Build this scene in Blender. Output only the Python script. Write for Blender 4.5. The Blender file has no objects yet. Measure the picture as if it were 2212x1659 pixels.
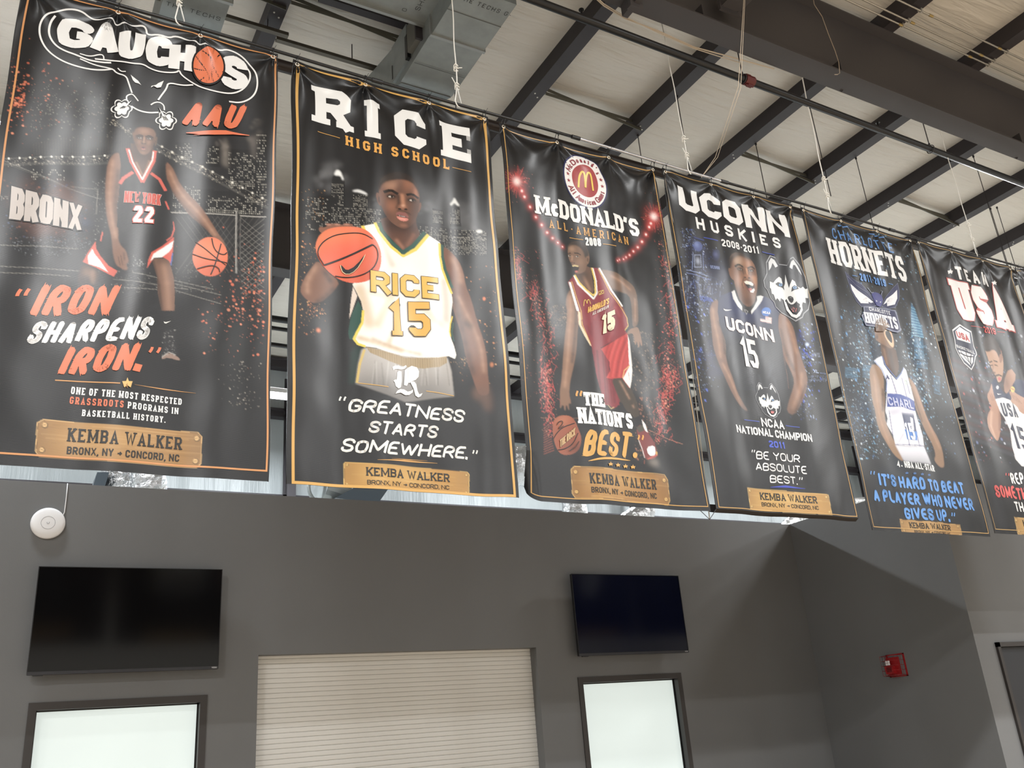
import bpy, math, random
import numpy as np
from mathutils import Vector, Matrix

# ------------------------------------------------------------------ camera, world, light, exposure
SC = bpy.context.scene
COL = SC.collection
YAW, PITCH, ROLL, FPX = 0.53400419, 0.37009554, -0.07987937, 1954.44
CAM = np.array([0.0, 0.0, 1.6])
_f = np.array([math.sin(YAW)*math.cos(PITCH), math.cos(YAW)*math.cos(PITCH), math.sin(PITCH)])
_r = np.array([math.cos(YAW), -math.sin(YAW), 0.0])
_u = np.cross(_r, _f)
_c, _s = math.cos(ROLL), math.sin(ROLL)
R3, U3 = _c*_r+_s*_u, -_s*_r+_c*_u
cam_data = bpy.data.cameras.new('camera')
cam_data.sensor_fit = 'HORIZONTAL'
cam_data.sensor_width = 36.0
cam_data.lens = FPX/2212*36.0
cam_data.clip_end = 200
cam = bpy.data.objects.new('camera', cam_data)
COL.objects.link(cam)
cam.matrix_world = Matrix(((R3[0], U3[0], -_f[0], 0), (R3[1], U3[1], -_f[1], 0), (R3[2], U3[2], -_f[2], 1.6), (0, 0, 0, 1)))
SC.camera = cam
SC.view_settings.view_transform = 'Standard'
SC.view_settings.look = 'None'
SC.view_settings.gamma = 1
SC.view_settings.use_curve_mapping = False
SC.view_settings.exposure = 0.14
world = bpy.data.worlds.new('world')
SC.world = world
world.use_nodes = True
world.node_tree.nodes['Background'].inputs[0].default_value = (0.8, 0.9, 1.0, 1)
world.node_tree.nodes['Background'].inputs[1].default_value = 0.05
SC.cycles.max_bounces = 8
SC.cycles.diffuse_bounces = 5
SC.cycles.glossy_bounces = 4

def area(x, y, z, w, l, power, colour=(1.0, 0.95, 0.88)):
    d = bpy.data.lights.new('high_bay_light', 'AREA')
    d.shape = 'RECTANGLE'; d.size = w; d.size_y = l; d.energy = power; d.color = colour
    o = bpy.data.objects.new('high_bay_light', d); COL.objects.link(o)
    o.location = (x, y, z)
    return o
# high bay LED lamps: (x, y, z, watts, kind); a fixture body is built round each one further down
WARM, COOL = (0.985, 0.99, 0.985), (0.90, 0.96, 1.0)
LAMPS = []
for yy in (-11.0, -5.5, 0.3):
    for xx in (-9.0, -4.2, 0.6, 5.4, 10.2, 15.0, 19.8):
        LAMPS.append((xx, yy, 7.7, 300, WARM))
LAMPS += [(13.8, 7.5, 7.9, 420, WARM), (18.6, 7.5, 7.9, 330, WARM)]
LAMPS += [(-0.55, 8.25, 7.25, 150, COOL), (3.65, 13.4, 6.95, 230, COOL), (9.0, 13.4, 6.95, 230, COOL),
          (14.0, 13.4, 6.95, 230, COOL), (19.0, 13.4, 6.95, 230, COOL), (-1.0, 13.4, 6.95, 200, COOL), (-6.0, 13.4, 6.95, 200, COOL)]
for (xx, yy, zz, pw, cc) in LAMPS:
    area(xx, yy, zz-0.06, 1.15, 0.28, pw, cc)

# ------------------------------------------------------------------ photo measurement helpers
def ray(px, py):
    return R3*((px-1106)/FPX) - U3*((py-829.5)/FPX) + _f
def onp(px, py, ax, val):
    d = ray(px, py)
    return CAM + d*((val-CAM[ax])/d[ax])

# ------------------------------------------------------------------ materials
def lin(c):
    c = np.asarray(c, float)/255.0
    return np.where(c <= 0.04045, c/12.92, ((c+0.055)/1.055)**2.4)
_mats = {}
def mat(name, rgb, rough=0.5, metal=0.0, spec=0.5, emit=None, estr=0.0, noise=0.0, nscale=8.0, bump=0.0, bscale=40.0, stretch=None):
    if name in _mats: return _mats[name]
    m = bpy.data.materials.new(name); m.use_nodes = True
    nt = m.node_tree; b = nt.nodes['Principled BSDF']
    c = tuple(lin(rgb))+(1.0,)
    b.inputs['Base Color'].default_value = c
    b.inputs['Roughness'].default_value = rough
    b.inputs['Metallic'].default_value = metal
    b.inputs['Specular IOR Level'].default_value = spec
    if emit is not None:
        b.inputs['Emission Color'].default_value = tuple(lin(emit))+(1.0,)
        b.inputs['Emission Strength'].default_value = estr
    if noise or bump:
        tc = nt.nodes.new('ShaderNodeTexCoord'); mp = nt.nodes.new('ShaderNodeMapping')
        nt.links.new(tc.outputs['Object'], mp.inputs['Vector'])
        if stretch: mp.inputs['Scale'].default_value = stretch
    if noise:
        n = nt.nodes.new('ShaderNodeTexNoise'); n.inputs['Scale'].default_value = nscale; n.inputs['Detail'].default_value = 6
        nt.links.new(mp.outputs[0], n.inputs['Vector'])
        r = nt.nodes.new('ShaderNodeMapRange'); r.inputs[3].default_value = 1-noise; r.inputs[4].default_value = 1+noise
        r.inputs[1].default_value = 0.3; r.inputs[2].default_value = 0.7
        nt.links.new(n.outputs['Fac'], r.inputs[0])
        mx = nt.nodes.new('ShaderNodeMix'); mx.data_type = 'RGBA'; mx.blend_type = 'MULTIPLY'; mx.inputs[0].default_value = 1
        mx.inputs[6].default_value = c
        nt.links.new(r.outputs[0], mx.inputs[7]); nt.links.new(mx.outputs[2], b.inputs['Base Color'])
    if bump:
        n2 = nt.nodes.new('ShaderNodeTexNoise'); n2.inputs['Scale'].default_value = bscale; n2.inputs['Detail'].default_value = 4
        nt.links.new(mp.outputs[0], n2.inputs['Vector'])
        bp = nt.nodes.new('ShaderNodeBump'); bp.inputs['Strength'].default_value = bump; bp.inputs['Distance'].default_value = 0.02
        nt.links.new(n2.outputs['Fac'], bp.inputs['Height']); nt.links.new(bp.outputs[0], b.inputs['Normal'])
    _mats[name] = m
    return m

# ------------------------------------------------------------------ mesh helpers
def link(name, me, m=None, parent=None, smooth=False):
    o = bpy.data.objects.new(name, me); COL.objects.link(o)
    if m: me.materials.append(m)
    if parent: o.parent = parent
    if smooth:
        me.polygons.foreach_set('use_smooth', [True]*len(me.polygons))
    return o
class MB:
    def __init__(s): s.v = []; s.f = []
    def add(s, vs, fs):
        n = len(s.v); s.v += [tuple(v) for v in vs]; s.f += [tuple(i+n for i in f) for f in fs]; return s
    def box(s, x0, x1, y0, y1, z0, z1):
        return s.add([(x0,y0,z0),(x1,y0,z0),(x1,y1,z0),(x0,y1,z0),(x0,y0,z1),(x1,y0,z1),(x1,y1,z1),(x0,y1,z1)],
                     [(0,3,2,1),(4,5,6,7),(0,1,5,4),(1,2,6,5),(2,3,7,6),(3,0,4,7)])
    def bevbox(s, x0, x1, y0, y1, z0, z1, b):
        # box with its four edges along y... chamfered in the xz outline
        o = [(x0+b,z0),(x1-b,z0),(x1,z0+b),(x1,z1-b),(x1-b,z1),(x0+b,z1),(x0,z1-b),(x0,z0+b)]
        n = len(o)
        vs = [(x,y0,z) for x,z in o]+[(x,y1,z) for x,z in o]
        return s.add(vs, [tuple(range(n)), tuple(range(2*n-1, n-1, -1))]+[(i, n+i, n+(i+1) % n, (i+1) % n) for i in range(n)])
    def tube(s, pts, r, n=8, cap=True, radii=None):
        pts = [np.array(p, float) for p in pts]; base = len(s.v); rings = []
        for i, p in enumerate(pts):
            t = (pts[min(i+1, len(pts)-1)]-pts[max(i-1, 0)]); t = t/(np.linalg.norm(t)+1e-12)
            a = np.array([0, 0, 1.0]) if abs(t[2]) < 0.9 else np.array([1.0, 0, 0])
            u = np.cross(t, a); u /= np.linalg.norm(u); w = np.cross(t, u)
            rr = radii[i] if radii else r
            rings.append([tuple(p+rr*(math.cos(2*math.pi*k/n)*u+math.sin(2*math.pi*k/n)*w)) for k in range(n)])
        vs = [q for rg in rings for q in rg]; fs = []
        for i in range(len(pts)-1):
            for k in range(n):
                fs.append((i*n+k, i*n+(k+1) % n, (i+1)*n+(k+1) % n, (i+1)*n+k))
        if cap: fs += [tuple(range(n-1, -1, -1)), tuple((len(pts)-1)*n+k for k in range(n))]
        return s.add(vs, fs)
    def torus(s, c, R, r, axis=1, n=20, m=8, sx=1.0):
        vs = []; fs = []
        for i in range(n):
            a = 2*math.pi*i/n
            for j in range(m):
                b = 2*math.pi*j/m; q = R+r*math.cos(b)
                p = [q*math.cos(a)*sx, r*math.sin(b), q*math.sin(a)]
                if axis == 0: p = [p[1], p[0], p[2]]
                if axis == 2: p = [p[0], p[2], p[1]]
                vs.append((c[0]+p[0], c[1]+p[1], c[2]+p[2]))
        for i in range(n):
            for j in range(m):
                fs.append((i*m+j, i*m+(j+1) % m, ((i+1) % n)*m+(j+1) % m, ((i+1) % n)*m+j))
        return s.add(vs, fs)
    def prism(s, outline, p0, d):
        # outline: 3-D points of one end, extruded by vector d
        o = [np.array(p, float) for p in outline]; n = len(o); d = np.array(d, float)
        return s.add([tuple(p) for p in o]+[tuple(p+d) for p in o],
                     [tuple(range(n)), tuple(range(2*n-1, n-1, -1))]+[(i, n+i, n+(i+1) % n, (i+1) % n) for i in range(n)])
    def mesh(s):
        me = bpy.data.meshes.new('mesh'); me.from_pydata(s.v, [], s.f); me.update(); return me
    def build(s, name, m, parent=None, smooth=False):
        me = s.mesh(); me.name = name
        import bmesh
        bm = bmesh.new(); bm.from_mesh(me); bmesh.ops.recalc_face_normals(bm, faces=bm.faces); bm.to_mesh(me); bm.free()
        return link(name, me, m, parent, smooth)
def shade_auto(o, ang=40):
    me = o.data
    me.polygons.foreach_set('use_smooth', [True]*len(me.polygons))
    me.set_sharp_from_angle(angle=math.radians(ang))
def tag(o, label=None, cat=None, group=None, kind=None):
    if label: o['label'] = label
    if cat: o['category'] = cat
    if group: o['group'] = group
    if kind: o['kind'] = kind
    return o
def empty(name, loc, label, cat, group=None):
    o = bpy.data.objects.new(name, None); COL.objects.link(o); o.location = loc; o.empty_display_size = 0.1
    return tag(o, label, cat, group)
def put(root, child):
    # parent a world-space mesh under a thing's empty without moving it
    child.parent = root; child.matrix_parent_inverse = Matrix.Translation(root.location).inverted()
    return child
# ------------------------------------------------------------------ the room
WTOP, Y1, X2, Y3 = 4.071, 9.004, 9.648, 6.629
YF, ZR, ZP = 16.0, 8.70, 8.50
M_wall = mat('grey_wall_paint', (108, 109, 110), 0.55, noise=0.03, nscale=1.5, bump=0.05, bscale=160)
M_wall2 = mat('outer_wall_panel', (190, 190, 186), 0.7, noise=0.04, nscale=2)
M_steel = mat('dark_primed_steel', (50, 46, 50), 0.55, noise=0.08, nscale=3)
M_galv = mat('galvanised_sheet', (150, 156, 156), 0.42, 0.45, noise=0.10, nscale=7)
M_white = mat('white_plastic', (232, 232, 234), 0.35)
M_black = mat('black_plastic', (18, 18, 20), 0.4)
M_trim = mat('charcoal_frame_paint', (52, 48, 47), 0.4)
M_court = mat('maple_court_floor', (164, 149, 130), 0.32, noise=0.10, nscale=2.0, stretch=(1, 14, 1))
M_shut = mat('cream_shutter_paint', (226, 225, 221), 0.4, noise=0.02, nscale=2, bump=0.04, bscale=30, stretch=(1, 1, 6))

def insulation():
    m = bpy.data.materials.new('white_insulation_blanket'); m.use_nodes = True
    nt = m.node_tree; b = nt.nodes['Principled BSDF']
    b.inputs['Base Color'].default_value = tuple(lin((208, 203, 194)))+(1,)
    b.inputs['Roughness'].default_value = 0.42
    tc = nt.nodes.new('ShaderNodeTexCoord'); mp = nt.nodes.new('ShaderNodeMapping')
    mp.inputs['Scale'].default_value = (0.55, 5.0, 5.0)
    nt.links.new(tc.outputs['Object'], mp.inputs['Vector'])
    n = nt.nodes.new('ShaderNodeTexNoise'); n.inputs['Scale'].default_value = 2.2; n.inputs['Detail'].default_value = 3
    n.inputs['Distortion'].default_value = 0.6
    nt.links.new(mp.outputs[0], n.inputs['Vector'])
    bp = nt.nodes.new('ShaderNodeBump'); bp.inputs['Strength'].default_value = 0.5; bp.inputs['Distance'].default_value = 0.05
    nt.links.new(n.outputs['Fac'], bp.inputs['Height']); nt.links.new(bp.outputs[0], b.inputs['Normal'])
    return m
M_ins = insulation()

fl = MB(); fl.box(-14, 26, -16, YF+0.3, -0.2, 0.0); tag(fl.build('floor', M_court), kind='structure')
# wall with the two windows and the roller shutter
W1 = (0.372, 1.826); W2 = (5.872, 7.352); WZ0, WZ1 = 0.95, 2.160
SH = (2.282, 5.363); SHT = 2.5
wb = MB()
def wcol(x0, x1, z0, z1): wb.box(x0, x1, Y1, Y1+0.16, z0, z1)
wcol(-14, W1[0], 0, WTOP); wcol(*W1, 0, WZ0); wcol(*W1, WZ1, WTOP); wcol(W1[1], SH[0], 0, WTOP)
wcol(*SH, SHT, WTOP); wcol(SH[1], W2[0], 0, WTOP); wcol(*W2, 0, WZ0); wcol(*W2, WZ1, WTOP); wcol(W2[1], X2, 0, WTOP)
tag(wb.build('wall_back', M_wall), kind='structure')
w = MB(); w.box(X2, X2+0.16, Y3+0.0, Y1+0.16, 0, WTOP); tag(w.build('wall_return', M_wall), kind='structure')
DX0 = 9.988; DX1 = 11.05; DZ = 2.18
w = MB(); w.box(X2+0.16, DX0, Y3, Y3+0.16, 0, WTOP); w.box(DX0, DX1, Y3, Y3+0.16, DZ, WTOP); w.box(DX1, 26, Y3, Y3+0.16, 0, WTOP)
tag(w.build('wall_right', M_wall), kind='structure')
w = MB(); w.box(-14, X2, Y1+0.16, YF, 3.50, 3.62); tag(w.build('ceiling_low', M_wall2), kind='structure')
w = MB(); w.box(X2+0.16, 26, Y3+0.16, YF, 3.50, 3.62); tag(w.build('ceiling_low_right', M_wall2), kind='structure')
# outer shell of the hall
def pleat_wall():
    # far wall: white insulation hanging in vertical pleats
    rng = np.random.RandomState(4)
    nx, nz = 900, 10
    xs = np.linspace(-14, 26, nx); zs = np.linspace(0, ZR, nz)
    ph = np.cumsum(rng.uniform(0.2, 0.9, nx)); pr = 0.012*np.sin(ph)+0.02*np.sin(xs*3.1)
    V = []
    for z in zs:
        for i, x in enumerate(xs):
            V.append((x, YF+pr[i]*(0.6+0.4*math.sin(z*1.7+x)), z))
    F = [(j*nx+i, j*nx+i+1, (j+1)*nx+i+1, (j+1)*nx+i) for j in range(nz-1) for i in range(nx-1)]
    mb = MB(); mb.add(V, F); return tag(mb.build('wall_far', mat('wall_insulation', (172, 178, 180), 0.4, bump=0.5, bscale=6, stretch=(3.5, 1, .25)), smooth=True), kind='structure')
wfar = pleat_wall()
for i, (z0, z1) in enumerate(((7.43, 7.60), (5.75, 5.95), (8.42, 8.62))):
    g = MB(); g.box(-14, 26, YF-0.22, YF-0.06, z0, z1); g.box(-14, 26, YF-0.24, YF-0.22, z0, z0+0.05); g.box(-14, 26, YF-0.24, YF-0.22, z1-0.05, z1)
    g.build('girt', M_steel, wfar)
for x in (-3.5, 4.36, 12.1, 19.8):
    g = MB(); g.box(x, x+0.16, YF-0.50, YF-0.47, 0, 8.2); g.box(x, x+0.16, YF-0.24, YF-0.21, 0, 8.2); g.box(x+0.07, x+0.09, YF-0.47, YF-0.24, 0, 8.2)
    g.build('column', M_steel, wfar)
w = MB(); w.box(-14.2, -14, -16, YF, 0, ZR); tag(w.build('wall_left', M_wall2), kind='structure')
w = MB(); w.box(26, 26.2, -16, YF, 0, ZR); tag(w.build('wall_end', M_wall2), kind='structure')
w = MB(); w.box(-14, 26, -16.2, -16, 0, ZR); wf = tag(w.build('wall_front', M_wall2), kind='structure')

# roof: insulation blanket sagging between the purlins, purlins and rafters
PX = [-13.3+1.5*0]
PX = [round(4.77+1.515*k, 3) for k in range(-12, 15)]
nY = 150
def roof():
    rng = np.random.RandomState(9)
    ys = np.linspace(-16, YF, 320); V = []; F = []
    xs = []
    for a, b in zip(PX[:-1], PX[1:]):
        for t in np.linspace(0, 1, 11)[:-1]: xs.append((a+0.02+(b-a)*t, t))
    xs.append((PX[-1], 0.0))
    n1 = rng.rand(60, 2)*6.28
    for y in ys:
        for (x, t) in xs:
            k = math.floor((x-PX[0])/1.515)
            wv = 0.5+0.5*math.sin(y*2.3+n1[k % 60][0]+x*0.4)*math.sin(y*5.1+n1[k % 60][1])
            wr = math.sin(y*11+x*2.2+n1[(k*3) % 60][0])*math.sin(y*1.3+n1[k % 60][1])
            V.append((x, y, ZR-0.035*math.sin(math.pi*t)-0.010*math.sin(math.pi*t)**2*(wv+0.6*wr)))
    n = len(xs)
    F = [(j*n+i, (j+1)*n+i, (j+1)*n+i+1, j*n+i+1) for j in range(len(ys)-1) for i in range(n-1)]
    mb = MB(); mb.add(V, F); return tag(mb.build('ceiling', M_ins, smooth=True), kind='structure')
ceil = roof()
M_screw = mat('white_clip', (215, 215, 210), 0.5)
pur_me = None
for x in PX:
    if pur_me is None:
        g = MB()
        g.box(0.0, 0.012, -16, YF-0.1, ZP, ZR+0.02)          # web
        g.box(0.012, 0.16, -16, YF-0.1, ZP, ZP+0.012)        # bottom flange
        g.box(0.148, 0.16, -16, YF-0.1, ZP+0.012, ZP+0.035)  # lip
        g.box(-0.16, 0.0, -16, YF-0.1, ZR+0.002, ZR+0.02)
        o = g.build('purlin', M_steel, ceil); pur_me = o.data
    else:
        o = bpy.data.objects.new('purlin', pur_me); COL.objects.link(o); o.parent = ceil
    o.location = (x, 0, 0)
    # white clips punched in the flange beside each rafter
    for yy in (5.35, 7.1, 9.9):
        c = MB(); c.tube([(x+0.05, yy, ZP-0.004), (x+0.05, yy, ZP)], 0.010, 6); c.tube([(x+0.11, yy+0.05, ZP-0.004), (x+0.11, yy+0.05, ZP)], 0.010, 6)
        c.build('bolt', M_screw, o).matrix_parent_inverse = Matrix.Translation((x, 0, 0)).inverted()
M_raft = mat('brown_grey_rafter_paint', (70, 67, 69), 0.6, noise=0.05, nscale=1.2)
def rafter(y0, zb, fw=0.22, braces=()):
    g = MB()
    g.box(-14, 26, y0+fw/2-0.008, y0+fw/2+0.008, zb+0.012, ZP-0.012)
    g.box(-14, 26, y0, y0+fw, zb, zb+0.016)
    g.box(-14, 26, y0, y0+fw, ZP-0.016, ZP)
    r = g.build('rafter', M_raft, ceil)
    for (x, yo) in braces:   # flange brace from rafter bottom up to the purlin
        b = MB(); b.box(x, x+0.01, y0+0.02, y0+fw/2, zb+0.016, zb+0.17)
        b.build('gusset', M_raft, r)
    return r
r1 = rafter(4.62, 7.60, 0.24, [(6.92, 0), (9.95, 0), (5.1, 0)])
r2 = rafter(10.4, 7.50, 0.24, [(3.4, 0), (6.4, 0)])
for yy in (-6.5, -12.0): rafter(yy, 7.6)
# flange braces: angle bars from the rafter's bottom flange up to the purlin
M_brace = mat('flange_brace_paint', (66, 64, 66), 0.5)
def bar(name, a, b, wd, m, parent, th=0.006):
    a = np.array(a, float); b = np.array(b, float); t = b-a; t /= np.linalg.norm(t)
    u = np.cross(t, [0, 0, 1.0]); u /= np.linalg.norm(u); v = np.cross(t, u)
    g = MB()
    g.prism([a-u*wd/2, a+u*wd/2, a+u*wd/2+v*th, a-u*wd/2+v*th], None, b-a)
    g.prism([a+u*wd/2, a+u*(wd/2-th), a+u*(wd/2-th)+v*wd, a+u*wd/2+v*wd], None, b-a)
    return g.build(name, m, parent)
for k, (x) in enumerate((6.40, 9.40)):
    bar('flange_brace', (x, 5.35, ZP+0.02), (x+0.78, 4.84, 7.63), 0.07, M_brace, r1)
bar('flange_brace', (3.42, 9.6, ZP), (3.5, 10.42, 7.54), 0.07, M_brace, r2)
# spliced stub beam bolted to the near rafter
stub = MB(); stub.box(5.30, 5.52, 3.1, 4.60, 7.78, 7.98); stub.build('stub_beam', M_raft, r1)
sp = MB(); sp.box(5.28, 5.54, 4.585, 4.61, 7.74, 8.02); sp.build('splice_plate', M_raft, r1)
for dx in (0.04, 0.22):
    for dz in (0.05, 0.23):
        c = MB(); c.tube([(5.28+dx, 4.57, 7.74+dz), (5.28+dx, 4.59, 7.74+dz)], 0.016, 6); c.build('bolt', M_raft, r1)
hk = MB(); hk.box(4.30, 4.36, 4.60, 4.84, 7.48, 7.62); hk.box(4.26, 4.40, 4.66, 4.72, 7.44, 7.50); hk.build('beam_clamp', M_raft, r1)

# sag straps crossing between purlins
M_strap = mat('galvanised_strap', (112, 112, 104), 0.5, 0.4)
for (xa, xb, y) in ((4.93, 6.28, 7.15), (7.95, 9.30, 7.15), (10.98, 12.4, 7.1), (1.90, 3.28, 7.0), (0.4, 1.8, 7.0)):
    for s in (0, 1):
        za, zb = (ZP+0.02, ZP+0.15) if s else (ZP+0.15, ZP+0.0)
        bar('sag_strap', (xa, y-0.02-0.06*s, za), (xb+0.08, y+0.06*s, zb), 0.045, M_strap, ceil, 0.004)

# ------------------------------------------------------------------ windows, shutter, door
M_pane = bpy.data.materials.new('lit_frosted_pane'); M_pane.use_nodes = True
_nt = M_pane.node_tree; _b = _nt.nodes['Principled BSDF']
_b.inputs['Base Color'].default_value = (0.5, 0.55, 0.54, 1); _b.inputs['Roughness'].default_value = 0.25
_b.inputs['Emission Color'].default_value = tuple(lin((228, 240, 236)))+(1,); _b.inputs['Emission Strength'].default_value = 0.80
_tc = _nt.nodes.new('ShaderNodeTexCoord'); _n = _nt.nodes.new('ShaderNodeTexNoise'); _n.inputs['Scale'].default_value = 0.9
_nt.links.new(_tc.outputs['Object'], _n.inputs['Vector'])
_mr = _nt.nodes.new('ShaderNodeMapRange'); _mr.inputs[3].default_value = 0.54; _mr.inputs[4].default_value = 0.66
_nt.links.new(_n.outputs['Fac'], _mr.inputs[0]); _nt.links.new(_mr.outputs[0], _b.inputs['Emission Strength'])
def window(nm, x0, x1):
    f = 0.062
    g = MB()
    g.box(x0, x1, Y1-0.014, Y1+0.05, WZ1-f, WZ1); g.box(x0, x1, Y1-0.014, Y1+0.05, WZ0, WZ0+f)
    g.box(x0, x0+f, Y1-0.014, Y1+0.05, WZ0+f, WZ1-f); g.box(x1-f, x1, Y1-0.014, Y1+0.05, WZ0+f, WZ1-f)
    fr = tag(g.build(nm, M_trim), kind='structure')
    s = MB(); a, b = x0+f-0.002, x1-f+0.002; t = 0.012
    for (d0, d1, t) in ((0.05, 0.075, 0.0), (0.075, 0.10, 0.012), (0.10, 0.16, 0.0)):
        s.box(a-0.03, a+t, Y1+d0, Y1+d1, WZ0, WZ1); s.box(b-t, b+0.03, Y1+d0, Y1+d1, WZ0, WZ1)
        s.box(a, b, Y1+d0, Y1+d1, WZ1-f-t, WZ1); s.box(a, b, Y1+d0, Y1+d1, WZ0, WZ0+f+t)
    s.build('window_stop', mat('black_window_stop', (26, 25, 26), 0.35), fr)
    p = MB(); p.box(a-0.01, b+0.01, Y1+0.086, Y1+0.092, WZ0+f-0.01, WZ1-f+0.01); p.build('pane', M_pane, fr)
window('window_1', *W1); window('window_2', *W2)
sht = empty('roller_shutter', ((SH[0]+SH[1])/2, Y1+0.14, 0), 'closed cream slatted roller shutter recessed in the grey wall between the two screens', 'shutter')
sl_me = None
p = 0.0456; nsl = int(SHT/p)+1
for k in range(nsl):
    if sl_me is None:
        g = MB(); x0, x1 = SH[0]-0.02, SH[1]+0.02
        prof = [(0.0, 0.0), (-0.004, 0.0006), (-0.006, 0.004), (-0.007, 0.012), (-0.007, p-0.012), (-0.006, p-0.004), (-0.004, p-0.0018), (0.0, p-0.0012), (0.006, p-0.0012), (0.006, 0.0)]
        g.prism([(x0, Y1+0.148+a, b) for a, b in prof], None, (x1-x0, 0, 0))
        o = g.build('slat', M_shut); sl_me = o.data
    else:
        o = bpy.data.objects.new('slat', sl_me); COL.objects.link(o)
    put(sht, o); o.location.z = SHT-0.0+0.02-p*(k+1) if True else 0
bk = MB(); bk.box(SH[0]-0.03, SH[1]+0.03, Y1+0.16, Y1+0.19, 0, SHT+0.1); put(sht, bk.build('backing', M_black))
dr = MB(); f = 0.05
dr.box(DX0, DX0+f, Y3-0.03, Y3+0.1, 0, DZ); dr.box(DX0, DX1, Y3-0.03, Y3+0.1, DZ-f, DZ); dr.box(DX1-f, DX1, Y3-0.03, Y3+0.1, 0, DZ-f)
dd = tag(dr.build('door_1', M_trim), kind='structure')
g = MB(); g.bevbox(DX0+f+0.004, DX1-f-0.004, Y3+0.035, Y3+0.08, 0.01, DZ-f-0.004, 0.004)
g.build('door_leaf', mat('blue_black_door', (38, 40, 46), 0.45), dd)
g = MB(); g.tube([(DX1-0.13, Y3+0.03, 1.0), (DX1-0.13, Y3-0.03, 1.0), (DX1-0.26, Y3-0.03, 1.0)], 0.011, 8); g.build('door_handle', M_galv, dd)

# ------------------------------------------------------------------ high bay fixtures
M_led = mat('led_strip', (255, 255, 255), emit=(250, 252, 255), estr=14.0)
M_fix = mat('white_fixture_steel', (225, 225, 225), 0.4)
fix = None
for k, (xx, yy, zz, pw, cc) in enumerate(LAMPS):
    lb = {(3.65, 13.4): 'lit linear LED lamp seen in the gap between the first two banners', (-0.55, 8.25): 'lit linear LED lamp at the far left edge beside the first banner',
          (9.0, 13.4): 'linear LED lamp beyond the wall, behind the third banner', (14.0, 13.4): 'linear LED lamp beyond the wall, behind the fourth banner', (19.0, 13.4): 'linear LED lamp beyond the wall, behind the fifth banner'}.get((xx, yy))
    if lb is None: continue
    r = empty('high_bay_lamp', (xx, yy, zz), lb, 'lamp', 'linear high bay lamps under the roof')
    if fix is None:
        a = MB(); a.prism([(-0.6, -0.09, 0.0), (-0.6, 0.09, 0.0), (-0.6, 0.06, 0.07), (-0.6, -0.06, 0.07)], None, (1.2, 0, 0))
        a.box(-0.6, -0.59, -0.16, 0.16, -0.045, 0.02); a.box(0.59, 0.6, -0.16, 0.16, -0.045, 0.02)
        a.box(-0.6, 0.6, -0.16, -0.15, -0.045, 0.02); a.box(-0.6, 0.6, 0.15, 0.16, -0.045, 0.02)
        b = MB(); b.box(-0.58, 0.58, -0.14, -0.02, -0.035, -0.01); b.box(-0.58, 0.58, 0.02, 0.14, -0.035, -0.01)
        c = MB(); c.tube([(-0.45, 0, 0.07), (-0.45, 0, 1.4)], 0.004, 5); c.tube([(0.45, 0, 0.07), (0.45, 0, 1.4)], 0.004, 5)
        fix = [('housing', a.mesh(), M_fix), ('led_strip', b.mesh(), M_led), ('suspension_wire', c.mesh(), M_steel)]
        for n_, me_, m_ in fix: me_.materials.append(m_)
    for n_, me_, m_ in fix:
        o = bpy.data.objects.new(n_, me_); COL.objects.link(o); o.parent = r
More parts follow.
